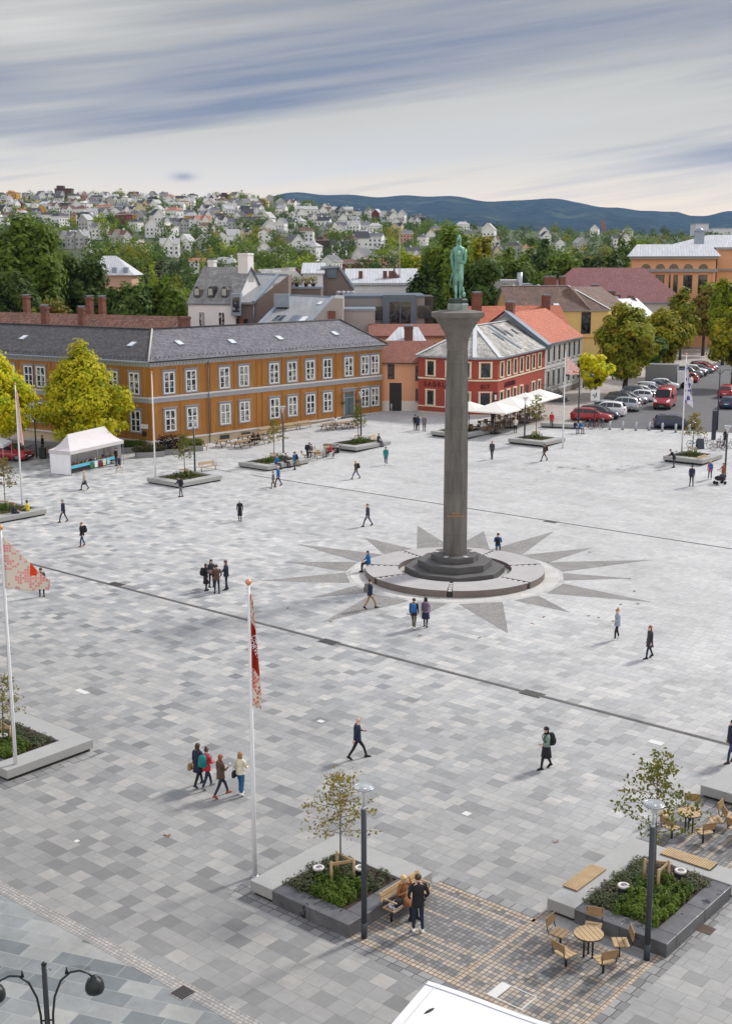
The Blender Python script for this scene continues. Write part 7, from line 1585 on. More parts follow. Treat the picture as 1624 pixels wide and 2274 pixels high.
# grey box lorry in the row
p=p0+dS*(2.75*15)+nS*.6;lo=thing('box_lorry','grey box lorry among the parked cars','lorry',(p.x,p.y,GZ(p.x,p.y)),R(-22))
MB().box(-3.4,1.0,-1.15,1.15,.85,3.3).build('cargo_box',mat('lorry_grey',srgb(124,126,128),.5,.06),lo);MB().rings([[(x,-1.05,.5),(x,1.05,.5),(x,1.05,z),(x,-1.05,z)]for x,z in((1.1,2.4),(2.2,2.35),(2.9,1.5),(3.1,1.2))],smooth=False).build('cab',PAINT['white'],lo);MB().add([(2.25,-.9,2.25),(2.25,.9,2.25),(2.92,.9,1.55),(2.92,-.9,1.55)],[(0,1,2,3),(3,2,1,0)]).build('windscreen',M_CGL,lo)
for x in(-2.2,2.1):
 for s in(-1,1):M=Matrix.Translation((x,s*.95,.45))@Matrix.Rotation(R(90),4,'X');MB().lathe([(.25,-.14),(.45,-.12),(.45,.12),(.25,.14)],14,M=M).build('wheel',M_TYRE,lo)
MB().box(-3.3,2.9,-.9,.9,.45,.84).build('chassis',M_CBLK,lo)
# red panel van driving out of the street
p=at(1470,908);vn=thing('delivery_van','red panel van driving towards the square','van',(p.x+.6,p.y+1.6,p.z),R(-112));W=1.02
q=MB();prof=[(-2.9,.45,2.45),(-2.85,.35,2.52),(.9,.35,2.52),(1.35,.35,2.40),(2.05,.38,1.42),(2.7,.42,1.12),(2.85,.5,.95)]
q.rings([[(x,-W*(.93 if z<1.3 else 1),zb),(x,-W,zb+.3),(x,-W*(.99 if z>1.5 else.97),min(z,1.3)),(x,-W*.86,z),(x,0,z+.03),(x,W*.86,z),(x,W*(.99 if z>1.5 else.97),min(z,1.3)),(x,W,zb+.3),(x,W*(.93 if z<1.3 else 1),zb)]for x,zb,z in prof]);q.build('body',paint('van_red',srgb(176,34,48),.1),vn,uv=False)
MB().add([(1.40,-.84,2.36),(1.40,.84,2.36),(2.06,.88,1.45),(2.06,-.88,1.45)],[(0,1,2,3),(3,2,1,0)]).build('windscreen',M_CGL,vn,(.03,0,.02))
for s in(-1,1):
 MB().add([(.55,s*1.03,1.45),(1.5,s*1.03,1.40),(1.25,s*.98,2.1),(.55,s*.99,2.15)],[(0,1,2,3),(3,2,1,0)]).build('side_window',M_CGL,vn);MB().box(1.5,1.75,s*1.18-.1,s*1.18+.1,1.35,1.85).build('mirror',M_CBLK,vn)
 MB().add([(2.80,s*.95,.98),(2.86,s*.55,.92),(2.66,s*.60,1.16),(2.35,s*.98,1.3)],[(0,1,2,3),(3,2,1,0)]).build('headlight',M_HL,vn,(.04,0,.02))
 for x in(-1.9,1.95):M=Matrix.Translation((x,s*(W-.12),.35))@Matrix.Rotation(R(90),4,'X');w=MB().lathe([(.2,-.12),(.35,-.11),(.35,.11),(.2,.12)],16,M=M).build('wheel',M_TYRE,vn);MB().lathe([(.2,s*-.125),(.05,s*-.13)],12,M=M).build('rim',M_RIM,w)
MB().box(2.82,2.93,-.95,.95,.30,.55).box(2.82,2.90,-.6,.6,.62,.80).build('bumper',M_CBLK,vn);MB().box(2.93,2.945,-.28,.28,.42,.54).build('plate',mat('plate_green',srgb(40,150,120),.5,.05),vn)
p=at(1497,950);car('estate','navy',(p.x,p.y,p.z),R(-8),'dark blue estate car crossing behind the bollards','moving cars')
p=at(1616,905);car('hatch','dark blue',(p.x,p.y,p.z),R(65),'dark blue car cut by the right edge, nearer of the two','cars cut by the right edge');p=at(1622,885);car('suv','red',(p.x,p.y+2,p.z),R(65),'red car cut by the right edge, behind the dark blue one','cars cut by the right edge')
p=at(22,1020);rv=car('hatch','red',(p.x,p.y,p.z),R(-18),'red car half hidden at the left edge beside the bicycle hoops','moving cars',1.12)
p=at(6,1028);gz=thing('market_tent','small white market awning cut by the left edge in front of the red car','tent',(p.x-.6,p.y-1,0));MB().add([(-1.5,-1.5,2.1),(1.5,-1.5,2.1),(1.5,1.5,2.1),(-1.5,1.5,2.1),(0,0,2.9),(-1.5,-1.5,1.85),(1.5,-1.5,1.85),(1.5,1.5,1.85),(-1.5,1.5,1.85)],[(0,1,4),(1,2,4),(2,3,4),(3,0,4),(5,6,1,0),(6,7,2,1),(7,8,3,2),(8,5,0,3)]).build('canopy',M_TENT,gz)
for x in(-1.45,1.45):
 for y in(-1.45,1.45):MB().tube([(x,y,0),(x,y,2.0)],.025,6).build('leg',M_ALU,gz)
# ================================================================ people
def cloth_mat(name,c,rough=.85):return mat('cloth_'+name,c,rough,.30,7,bump=.5,fine=.10)
SKIN=mat('skin',srgb(204,166,148),.55,.05);SKIN2=mat('skin_tan',srgb(180,134,108),.55,.05);EYE=mat('eye_dark',srgb(40,34,32),.4,.05);LIP=mat('lips',srgb(170,96,90),.5,.05)
HAIRC={'brown':srgb(72,50,36),'dark':srgb(38,30,28),'blonde':srgb(212,178,120),'red':srgb(142,84,48),'white':srgb(216,212,204),'grey':srgb(140,134,128),'fair':srgb(158,124,80)}
CC={'black':srgb(30,31,36),'navy':srgb(34,42,66),'jeans':srgb(50,66,98),'djeans':srgb(34,42,62),'blue':srgb(30,100,168),'bluejeans':srgb(40,92,132),'camel':srgb(142,94,56),'brown':srgb(86,66,54),'green':srgb(120,146,134),'red':srgb(190,40,56),'teal':srgb(30,128,128),'cream':srgb(212,208,186),'white':srgb(226,224,220),'greyblue':srgb(150,160,176),'olive':srgb(96,92,74),'tan':srgb(156,128,88),'lilac':srgb(160,124,168),'grey':srgb(110,110,112),'dgrey':srgb(60,62,68),'beige':srgb(186,166,150),'yellow':srgb(206,186,50),'pink':srgb(206,70,110),'rust':srgb(150,74,54),'purple':srgb(92,84,100)}
PEND=[]
def short(w):
 w=w.split(' with a ')[0]if 'backpack' in w.split(' with a ')[-1]else w.split(',')[0];return ' '.join(w.split()[:10])
def bodyspec(H,pose,stride=.3,arms=None,lean=0.0,seat=.45,turn=0):
 """joint positions (forward +x, left +y) for a figure 1.74 tall scaled to H"""
 k=H/1.74;J={}
 if pose in('sit','squat'):
  pz=seat+.10 if pose=='sit' else.30;J['pel']=(0,0,pz);J['ches']=(.02+lean*.4,0,pz+.40);J['neck']=(.05+lean*.62,0,pz+.56);J['spine']=(.0+lean*.15,0,pz+.19)
  for s,n in((1,'L'),(-1,'R')):
   J['hip'+n]=(.04,s*.09,pz-.02)
   if pose=='sit':J['kne'+n]=(.44,s*.12,seat+.06);J['ank'+n]=(.46+(.06 if s>0 else-.02),s*.11,.08)
   else:J['kne'+n]=(.34,s*.16,.52);J['ank'+n]=(.02,s*.12,.08)
  gz_=0
 else:
  st=stride if pose=='walk' else 0.0;pz=.93-st*st*.28
  J['pel']=(0,0,pz);J['spine']=(lean*.12,0,pz+.20);J['ches']=(lean*.35,0,pz+.42);J['neck']=(lean*.52+.01,0,pz+.57-abs(lean)*.06)
  for s,n in((1,'L'),(-1,'R')):
   J['hip'+n]=(0,s*.09,pz-.04);f=s*st
   if pose=='walk':J['kne'+n]=(f*.62+.05,s*.09,pz-.45+(.0 if f>0 else.02));J['ank'+n]=(f*1.05,s*.085,.08 if f>=0 else.16)
   else:J['kne'+n]=(.015,s*.11,pz-.45);J['ank'+n]=(-.01+.05*s,s*.12,.08)
 nx,ny,nz=J['neck'];cx_,cy_,cz=J['ches']
 J['head']=(nx+.03+lean*.1,0,nz+.13);J['top']=(nx+.03+lean*.12,0,nz+.215)
 A={'down':((0,.04,-.28),(.05,.0,-.25)),'swingf':((.10,.04,-.26),(.16,0,-.20)),'swingb':((-.13,.05,-.25),(-.05,0,-.25)),'hold':((.04,.05,-.27),(.22,-.05,-.02)),'cup':((.02,.05,-.27),(.20,-.02,.12)),'phone':((.06,.04,-.26),(.20,-.14,.06)),
   'pocket':((-.06,.10,-.25),(.12,-.07,-.17)),'up':((.14,.10,-.10),(-.04,-.05,.22)),'lap':((.08,.06,-.25),(.22,-.07,-.08)),'fwd':((.14,.05,-.24),(.24,0,-.08)),'chest':((.05,.14,-.22),(.16,-.26,.06))}
 arms=arms or('down','down');
 for s,n,a in((1,'L',arms[0]),(-1,'R',arms[1])):
  sh=Vector((cx_,s*.185,cz+.06));u,w=A[a];el=sh+Vector((u[0],s*u[1],u[2]));wr=el+Vector((w[0],s*w[1],w[2]));J['sho'+n],J['elb'+n],J['wri'+n]=sh,el,wr
 return{a:Vector(b2)*k for a,b2 in J.items()},k
def person(px,py,az,label,H=1.72,pose='walk',top='black',legs='djeans',shoes='black',hair='brown',hairlen='short',stride=.3,arms=None,lean=0.0,seat=.45,coat=None,skirt=None,skin=None,group=None,z=0.0,female=False,bag=None,pack=None,hat=None,scarf=None,pos=None,flare=0,jacket=True,bun=False):
 p=pos if pos is not None else at(px,py,z);J,k=bodyspec(H,pose,stride,arms,lean,seat);rad=R(az)
 V=[];Rr=[];E=[];Z=[]
 def v(pt_,r,zone):V.append(pt_);Rr.append(r*k);Z.append(zone);return len(V)-1
 w=.92 if female else 1.0
 pel=v(J['pel'],.128,'legs');spi=v(J['spine'],.118*w,'top');che=v(J['ches'],.135*w,'top');nec=v(J['neck'],.055,'skin');hd=v(J['head'],.088,'skin');tp=v(J['top'],.068,'skin')
 E+=[(pel,spi),(spi,che),(che,nec),(nec,hd),(hd,tp)]
 for n in 'LR':
  s=v(J['sho'+n],.075*w,'top');e=v(J['elb'+n],.050*w,'top');wr=v(J['wri'+n],.034*w,'top');E+=[(che,s),(s,e),(e,wr)]
  h=v(J['hip'+n],.096,'legs');kn=v(J['kne'+n],.062+flare*.01,'legs');an=v(J['ank'+n],.048+flare*.05,'legs');E+=[(pel,h),(h,kn),(kn,an)]
 ps=thing('person',label,'person',p,rad,group);me=bpy.data.meshes.new('body');me.from_pydata([tuple(x)for x in V],E,[])
 bm=bmesh.new();bm.from_mesh(me);sk=bm.verts.layers.skin.verify();bm.verts.ensure_lookup_table()
 for i,b_ in enumerate(bm.verts):b_[sk].radius=(Rr[i],Rr[i])
 bm.verts[0][sk].use_root=True;bm.to_mesh(me);bm.free()
 o=link('body',me,ps);o.modifiers.new('skin','SKIN').use_smooth_shade=True;ss=o.modifiers.new('sub','SUBSURF');ss.levels=1;ss.render_levels=1
 PEND.append((o,V,E,Z,J,k,dict(top=cloth_mat(top,CC[top]),legs=cloth_mat(legs,CC[legs]),shoes=cloth_mat(shoes,CC.get(shoes,CC['black'])),skin=skin or SKIN),pose))
 # hair, clothing
 hd_=J['head'];q=MB();hk=k;fx=.0
 cap=[(-.028,.098,.0),(.02,.104,-.012),(.06,.098,-.014),(.095,.075,-.014),(.115,.035,-.012)]
 if hat:q.rings([[(hd_.x+(-.012+r*math.cos(a))*hk,hd_.y+r*math.sin(a)*.93*hk,hd_.z+(z_+.02)*hk)for a in[2*math.pi*i/12 for i in range(12)]]for z_,r in((.0,.104),(.05,.106),(.09,.085),(.118,.03))]);q.build('hat',cloth_mat('hat_'+hat,CC[hat]),ps,uv=False);q=MB()
 if hairlen!='bald':
  for z_,r,dx in cap:pass
  rings=[[(hd_.x+(dx-.014+r*math.cos(a)*(1.0 if math.cos(a)<.3 else.93))*hk,hd_.y+r*.92*math.sin(a)*hk,hd_.z+(z_+(.055*max(0,math.cos(a))if z_<.03 else 0))*hk)for a in[2*math.pi*i/14 for i in range(14)]]for z_,r,dx in cap]
  q.rings(rings)
  if hairlen in('long','mid'):
   L=.36 if hairlen=='long' else.17;q.rings([[(hd_.x+(-.035-r2*math.cos(a)*.6-.02)*hk,hd_.y+r2*1.25*math.sin(a)*hk,hd_.z+z_*hk)for a in[2*math.pi*i/10 for i in range(10)]]for z_,r2 in((.06,.07),(-.03,.085),(-.13,.085),(-L*.75,.075),(-L,.04))])
  if hairlen=='tail' or bun:q.ball((hd_.x-.05*hk,0,hd_.z+.135*hk),.045*hk,n=8,m=6)if bun else q.tube([(hd_.x-.1*hk,0,hd_.z+.05*hk),(hd_.x-.14*hk,0,hd_.z-.03*hk),(hd_.x-.12*hk,0,hd_.z-.18*hk)],[.035*hk,.035*hk,.012*hk],7)
  q.build('hair',mat('hair_'+hair,HAIRC[hair],.6,.2,20),ps,uv=False)
 C,P_,N=J['ches'],J['pel'],J['neck'];S_=J['spine']
 def el(c,rx,ry,n=14):return[(c.x+rx*k*math.cos(2*math.pi*i/n),c.y+ry*k*math.sin(2*math.pi*i/n),c.z)for i in range(n)]
 if jacket:
  hem={None:-.04,'hip':-.12,'thigh':-.30,'knee':-.46}[coat];up=Vector((0,0,1));q=MB();
  rs=[el(N+up*.025*k,.066,.070),el(N-up*.02*k,.074,.084),el(C+up*.10*k,.10,.15),el(C+up*.05*k,.125,.185*w+.005),el(C-up*.06*k,.15,.178*w),el(S_,.145*w,.165*w),el(P_+up*.06*k,.148,.170)]
  if pose in('sit','squat'):rs+=[el(P_+Vector((.02,0,-.06))*k,.17,.19)]
  else:rs+=[el(P_+up*hem*.5*k,.158,.18),el(P_+up*hem*k,.165+(.03 if coat in('thigh','knee')else 0),.19+(.02 if coat in('thigh','knee')else 0))]
  q.rings(rs[::-1]).build('jacket',cloth_mat(top,CC[top]),ps,uv=False)
  if pose in('sit',)and coat in('thigh','knee'):
   q=MB();q.rings([[(x*k,y*k,(seat+zc+h_*math.sin(a))*k)if False else((x)*k,(ry*math.cos(a))*k,(seat+.07+h_*math.sin(a))*k)for a in[2*math.pi*i/12 for i in range(12)]]for x,ry,h_ in((-.12,.2,.12),(.1,.22,.13),(.40,.22,.12),(.47,.2,.06))]);q.build('coat_skirt',cloth_mat(top,CC[top]),ps,uv=False)
 if skirt:q=MB();q.rings([el(P_+Vector((0,0,z_))*k,a,b2)for z_,a,b2 in((-.42,.21,.235),(-.2,.185,.21),(.08,.14,.165))]).build('skirt',cloth_mat(skirt,CC[skirt]),ps,uv=False)
 if scarf:MB().rings([el(N+Vector((0,0,z_))*k,r,r)for z_,r in((-.05,.085),(-.02,.105),(.02,.10),(.05,.075))]).build('scarf',cloth_mat(scarf,CC[scarf]),ps,uv=False)
 Mx=Matrix.Translation(p)@rotz(rad);who=label
 if pack:
  c=Mx@(C+Vector((-.20,0,-.10))*k);q=MB();q.rings([[(x*s,y*s,z_)for x,y in((-.10,-.12),(-.12,0),(-.10,.12),(.0,.15),(.08,.13),(.09,0),(.08,-.13),(0,-.15))]for z_,s in((-.25,.7),(-.22,1.0),(0,1.05),(.14,1.0),(.22,.75),(.24,.4))])
  bp=tag(q.build('backpack',cloth_mat('pack_'+pack,CC[pack]),None,c,rad,uv=False),'%s backpack worn by the %s'%({'teal':'teal green','blue':'blue','black':'black','grey':'grey','purple':'purple-grey'}[pack],short(who)),'backpack','backpacks worn on the square')
  q=MB();q.rings([[(x*s-.11,y*s,z_)for x,y in((-.05,-.08),(-.06,0),(-.05,.08),(.02,.09),(.02,-.09))]for z_,s in((-.2,.8),(-.14,1.0),(-.02,1.0),(.03,.7))]).build('front_pocket',cloth_mat('pack_'+pack,CC[pack]),bp,uv=False)
  for s in(-1,1):MB().tube([(.07,s*.1,.16),(.24,s*.1,.24),(.36,s*.11,.08),(.3,s*.12,-.12),(.1,s*.13,-.2)],.016,5).build('strap',cloth_mat('pack_'+pack,CC[pack]),bp,uv=False)
 if bag:
  kind,col,(bx_,by_,bz_)=bag;c=Mx@(Vector((bx_,by_,bz_))*k);q=MB()
  q.rings([[(x*s,y*s,z_)for x,y in((-.15,-.05),(.15,-.05),(.17,0),(.15,.05),(-.15,.05),(-.17,0))]for z_,s in((-.13,.9),(-.1,1),(.08,.95),(.12,.8))]);q.tube([(-.12,0,.1),(-.08,0,.3),(.08,0,.3),(.12,0,.1)],.01,5)
  tag(q.build(kind,cloth_mat('bag_'+col,CC[col]),None,c,rad,uv=False),'%s %s carried by the %s'%(col,kind.replace('_',' '),short(who)),'bag','bags carried on the square')
 return ps,J,k,Mx
def finish_people():
 """bake the skinned bodies into plain meshes, colour them by limb, add faces and fingers"""
 bpy.context.view_layer.update();dg=bpy.context.evaluated_depsgraph_get();res=[]
 for o,V,E,Z,J,k,ms,pose in PEND:res.append(bpy.data.meshes.new_from_object(o.evaluated_get(dg)))
 for(o,V,E,Z,J,k,ms,pose),me in zip(PEND,res):
  mats=[ms['top'],ms['legs'],ms['skin'],ms['shoes'],EYE,LIP];q=MB();q.v=[v.co.copy()for v in me.vertices];q.f=[tuple(p.vertices)for p in me.polygons]
  segs=[]
  for a,b2 in E:
   zn=Z[b2]if Z[a]!='skin' else Z[a]
   if Z[a]=='top' and Z[b2]=='skin':zn='neck'
   segs.append((V[a],V[b2],zn))
  for p in me.polygons:
   c=p.center;best=(9,'top')
   for a,b2,zn in segs:
    d=b2-a;t=max(0,min(1,(c-a).dot(d)/max(1e-9,d.dot(d))));dd=(c-a-d*t).length
    if dd<best[0]:best=(dd,zn,t)
   zn=best[1]
   if zn=='neck':zn='skin' if best[2]>.55 else 'top'
   q.k.append({'top':0,'legs':1,'skin':2}[zn]);q.sm.append(True)
  for n in 'LR':
   a=J['ank'+n];kn=J['kne'+n];s=1 if n=='L' else-1;lift=max(0,a.z-.08*k);f=Vector((1,0,0))if lift<.03 else Vector((.85,0,-.5)).normalized();u=Vector((0,0,1))if lift<.03 else Vector((.5,0,.85)).normalized()
   base=a-Vector((0,0,.08*k));rs=[]
   for x,w,h_ in((-.085,.030,.06),(-.06,.042,.10),(.03,.045,.10),(.10,.048,.065),(.16,.042,.045),(.195,.018,.025)):
    c=base+f*x*k;rs.append([c+Vector((0,w*k*y,0))+u*h_*k*z_ for y,z_ in((-1,.02),(1,.02),(1,.5),(.55,1),(-.55,1),(-1,.5))])
   q.rings(rs,3)
   w0=J['wri'+n];d=(w0-J['elb'+n]).normalized();side=Vector((0,s,0));side=(side-d*side.dot(d)).normalized();nr=d.cross(side)
   pc=w0+d*.045*k;q.rings([[w0+d*x*k+nr*(wd*math.cos(t))*k+side*(th_*math.sin(t))*k for t in[2*math.pi*i/8 for i in range(8)]]for x,wd,th_ in((-.01,.026,.02),(.02,.036,.018),(.06,.042,.016),(.09,.038,.013))],2)
   for i,(oy,L)in enumerate(((-.030,.066),(-.010,.075),(.011,.070),(.030,.055))):
    b0=w0+d*.088*k+nr*oy*k;q.tube([b0,b0+d*L*.45*k-side*.008*k,b0+d*L*.8*k-side*.026*k,b0+d*L*.95*k-side*.045*k],[.0095*k,.009*k,.008*k,.006*k],5,2)
   b0=w0+d*.03*k-nr*.036*k;q.tube([b0,b0+(d*.03-nr*.022-side*.01)*k,b0+(d*.055-nr*.026-side*.022)*k],[.012*k,.010*k,.007*k],5,2)
  h=J['head'];q.tube([h+Vector((.082,0,.028))*k,h+Vector((.104,0,-.012))*k,h+Vector((.088,0,-.022))*k],[.008*k,.016*k,.01*k],6,2)
  for s in(-1,1):q.ball(h+Vector((.083,s*.032,.022))*k,.011*k,.014*k,.008*k,6,4,4);q.ball(h+Vector((-.005,s*.09,.0))*k,.022*k,.01*k,.033*k,6,4,2)
  q.ball(h+Vector((.083,0,-.045))*k,.01*k,.024*k,.007*k,6,4,5);q.ball(h+Vector((.045,0,-.075))*k,.04*k,.045*k,.03*k,8,5,2)
  new=q.mesh('body',mats,uv=False);old=o.data;o.modifiers.clear();o.data=new;bpy.data.meshes.remove(old);bpy.data.meshes.remove(me)
# --- foreground
pb=bpy.data.objects['park_bench'];Mb=Matrix.Translation(pb.location)@rotz(pb.rotation_euler.z)
pp_=Mb@Vector((.28,-.02,0));person(0,0,math.degrees(pb.rotation_euler.z)+90,'woman with long blonde hair in a camel coat sitting on the wooden bench',1.68,'sit','camel','black','black','blonde','long',arms=('up','chest'),coat='thigh',female=True,pos=Vector((pp_.x,pp_.y,pb.location.z)),scarf=None,bag=None)
c=Mb@Vector((.62,.12,.60));q=MB().rings([[(x*s,y*s,z_)for x,y in((-.15,-.06),(.15,-.06),(.18,0),(.15,.06),(-.15,.06),(-.18,0))]for z_,s in((-.14,.9),(-.1,1.05),(.06,1),(.12,.7))]);tag(q.build('handbag',cloth_mat('bag_black',CC['black']),None,c,pb.rotation_euler.z,uv=False),'black round handbag at the side of the woman in the camel coat','bag')
c=Mb@Vector((.62,-.0,.46));q=MB();rz9=random.Random(3)
q.rings([[(x*s+.02*math.sin(7*y),y*s,z_)for x,y in((-.24,-.18),(0,-.2),(.24,-.17),(.26,0),(.24,.17),(0,.2),(-.24,.18),(-.26,0))]for z_,s in((0,1),(.03,1.02),(.05,.8),(.06,.3))])
M_PATT=None
def patt():
 m,b,p=newmat('black_white_print');tc=b.node('ShaderNodeTexCoord').outputs['Object'];n=b.noise(tc,26,2);b.l.new(b.mix(b.m('GREATER_THAN',n,.52),srgb(226,226,230),srgb(40,40,48)),p.inputs['Base Color']);p.inputs['Roughness'].default_value=.8;return m
tag(q.build('scarf',patt(),None,c,pb.rotation_euler.z,uv=False),'black and white patterned scarf lying on the end of the wooden bench','scarf')
person(927,2068,100,'man in a black hooded jacket and dark jeans with his back turned',1.84,'stand','black','djeans','white','brown','short',arms=('pocket','pocket'),coat='hip')
ps,J,k,Mx=person(793,1684,12,'balding man in a dark blue jumper striding to the right',1.76,'walk','navy','black','black','brown','bald',stride=.36,arms=('hold','swingb'),coat='hip')
person(1211,1706,192,'woman in a green parka and dark cap walking left with a backpack',1.72,'walk','green','black','black','dark','mid',stride=.22,arms=('hold','down'),coat='thigh',skirt='black',female=True,hat='black',scarf='black',pack='black')
GG='four young women walking together'
person(441,1745,58,'young woman with long brown hair and navy jacket, leftmost of the four walking together',1.74,'walk','navy','black','navy','brown','long',stride=.30,arms=('down','down'),coat='thigh',female=True,group=GG,bag=('handbag','tan',(-.1,.26,.78)))
person(460,1750,50,'young woman in a red jacket with a teal backpack, hair in a bun',1.64,'walk','red','navy','grey','brown','short',stride=.30,arms=('down','hold'),coat='hip',female=True,group=GG,pack='teal',bun=True)
ps,J,k,Mx=person(491,1768,42,'young woman in a brown jacket with a white shoulder bag and a paper cup',1.68,'walk','brown','djeans','rust','red','mid',stride=.36,arms=('down','cup'),coat='hip',female=True,group=GG,bag=('shoulder_bag','white',(-.14,.10,.84)))
c=Mx@(J['wriR']+Vector((.07,.0,.05))*k);tag(MB().lathe([(.03,-.06),(.04,.05),(.043,.055),(.035,.07)],10).build('paper_cup',M_WHITEM,None,c,uv=False),'white lidded paper cup in the hand of the woman in brown','cup')
person(535,1766,62,'young woman in a cream jumper and wide blue jeans, rightmost of the four walking together',1.72,'walk','cream','bluejeans','white','fair','mid',stride=.12,arms=('down','hold'),female=True,group=GG,flare=1,bag=('camera_case','black',(-.02,.24,.84)))
person(1621,1692,200,'person in a navy jacket cut by the right picture edge',1.78,'walk','navy','jeans','brown','dark','short',stride=.2,coat='hip')
person(1368,1420,188,'woman with a topknot in a pale grey-blue jacket and black leggings',1.68,'walk','greyblue','black','white','fair','short',stride=.13,arms=('hold','down'),coat='hip',female=True,bun=True)
person(1440,1461,195,'woman with reddish hair in a dark coat walking left',1.70,'walk','dgrey','djeans','black','red','mid',stride=.2,coat='thigh',female=True)
person(918,1397,75,'person in a dark jacket and olive trousers with a blue backpack',1.74,'walk','black','olive','white','brown','short',stride=.2,pack='blue',coat='hip');person(944,1392,80,'woman in a lilac top and navy skirt with a purple-grey backpack',1.68,'walk','lilac','black','black','dark','mid',stride=.14,skirt='navy',female=True,pack='purple')
person(821,1351,12,'man in a navy waistcoat and tan trousers striding right with a grey backpack',1.76,'walk','navy','tan','black','dark','short',stride=.34,pack='grey',coat='hip')
pm_=MC+Vector((5.45*math.cos(R(172)),5.45*math.sin(R(172)),0));person(0,0,200,'woman in a blue jacket sitting on the rim of the round stone platform',1.68,'sit','blue','dgrey','black','brown','long',seat=.5,arms=('lap','lap'),coat='hip',female=True,pos=pm_)
pm_=MC+Vector((5.3*math.cos(R(66)),5.3*math.sin(R(66)),0));pq=at(1104,1216,.42);person(0,0,80,'man in a blue jacket sitting at the far rim of the platform',1.74,'sit','blue','navy','black','brown','short',seat=.5,arms=('lap','lap'),coat='hip',pos=Vector((pq.x,pq.y,0)),pack='black',lean=.2)
G4='four people standing in a ring'
person(458,1311,20,'woman in a dark coat with a bag, left of the ring of four',1.66,'stand','black','black','black','dark','mid',arms=('hold','down'),coat='knee',female=True,group=G4,pack='black');person(470,1303,-60,'woman in a striped top at the back of the ring of four',1.72,'stand','dgrey','black','black','dark','mid',arms=('hold','hold'),female=True,group=G4,scarf='grey')
person(482,1317,100,'man in a brown jacket with his back turned in the ring of four',1.76,'stand','brown','djeans','black','brown','short',arms=('pocket','pocket'),coat='hip',group=G4);person(503,1309,190,'tall person in a navy jacket at the right of the ring of four',1.82,'stand','navy','djeans','black','brown','mid',arms=('fwd','hold'),coat='hip',group=G4)
person(94,1324,100,'person in a dark jacket and jeans standing behind the pink checked flag',1.74,'stand','dgrey','djeans','brown','brown','short',arms=('chest','down'),coat='hip')
person(184,1213,215,'person in a black jacket and blue jeans walking left with a dark bag',1.72,'walk','black','jeans','rust','red','short',stride=.18,coat='hip',pack='black');person(142,1159,185,'man in a navy suit walking left',1.78,'walk','navy','navy','brown','grey','short',stride=.26,coat='hip')
person(189,1087,185,'fair-haired woman in a beige top and dark skirt walking past the tent',1.68,'walk','beige','black','black','blonde','mid',stride=.30,skirt='dgrey',female=True);person(402,1103,150,'person with a navy backpack leaning over a bag at the planter',1.74,'stand','navy','grey','black','dark','short',arms=('fwd','fwd'),lean=.35,pack='black')
person(533,1157,95,'white-haired person in a long black coat',1.66,'walk','black','dgrey','black','white','short',stride=.14,coat='knee',female=True);person(816,1168,190,'slim person in a dark top and jeans walking left of the column',1.74,'walk','dgrey','jeans','black','red','short',stride=.34,coat='hip')
person(607,1084,195,'child in a grey jacket beside the man in bright blue',1.50,'walk','grey','brown','brown','brown','short',stride=.22);person(618,1079,195,'white-haired man in a bright blue jacket walking with a child',1.80,'walk','blue','navy','black','white','short',stride=.28,coat='hip')
person(790,1063,190,'person in a brown jacket and jeans striding left',1.72,'walk','brown','jeans','brown','blonde','short',stride=.36,coat='hip',pack='black');person(856,1032,262,'person in a teal jacket walking towards the viewer',1.74,'walk','teal','navy','white','dark','short',stride=.12,coat='hip')
G3='people walking away near the red building'
person(921,955,92,'left one of the couple in dark coats near the red building',1.76,'walk','black','black','black','dark','short',stride=.12,coat='hip',group=G3);person(927,956,92,'right one of the couple, in a navy coat near the red building',1.68,'walk','navy','dgrey','black','brown','mid',stride=.14,coat='thigh',female=True,group=G3);person(941,957,275,'man in a grey jacket walking right of the dark couple',1.78,'walk','grey','black','black','fair','short',stride=.1,coat='hip',group=G3)
person(894,911,80,'dark figure at the wall of the salmon house',1.72,'stand','black','navy','black','dark','mid',coat='hip');person(1091,1019,250,'man in a charcoal jacket right of the column',1.78,'walk','dgrey','black','black','red','short',stride=.16,coat='hip');person(1207,1023,200,'runner in a brown top and black tights before the planter',1.70,'walk','brown','black','black','brown','tail',stride=.36,female=True,pack='black')
person(1223,950,260,'person in a red jacket walking by the flagpole',1.76,'walk','red','dgrey','black','dark','short',stride=.12,coat='hip')
zb=bpy.data.objects['stone_bench'].location
person(1275,961,-60,'person in a navy jacket sitting on the stone bench, left of the pair',1.70,'sit','navy','jeans','black','dark','mid',seat=.5,arms=('lap','lap'),group='pair on the stone bench');person(1286,962,-60,'fair-haired person in a blue jacket sitting on the stone bench',1.70,'sit','blue','olive','black','blonde','mid',seat=.5,arms=('lap','lap'),female=True,group='pair on the stone bench')
person(1143,961,250,'waitress in a white blouse and black apron before the parasols',1.70,'stand','white','black','black','blonde','tail',arms=('hold','hold'),skirt='black',female=True);person(1092,946,60,'man in a black jacket and grey trousers standing under the parasols',1.80,'stand','black','grey','black','dark','short',coat='hip',arms=('fwd','hold'))
person(1494,1038,175,'man in black bending forward at the right planter',1.74,'stand','black','dgrey','black','dark','short',lean=.55,arms=('fwd','fwd'),coat='hip');person(1533,1079,268,'man in a navy jacket and cap standing at the right',1.80,'stand','navy','djeans','black','dark','short',coat='hip',hat='navy');person(1574,1064,88,'woman in a pink jacket with a blue backpack at the right',1.66,'stand','pink','jeans','white','blonde','mid',coat='hip',female=True,pack='blue')
ps,J,k,Mx=person(1603,1070,195,'woman in a rust jacket pushing a stroller at the right edge',1.68,'walk','rust','brown','black','red','mid',stride=.14,arms=('fwd','fwd'),coat='hip',female=True)
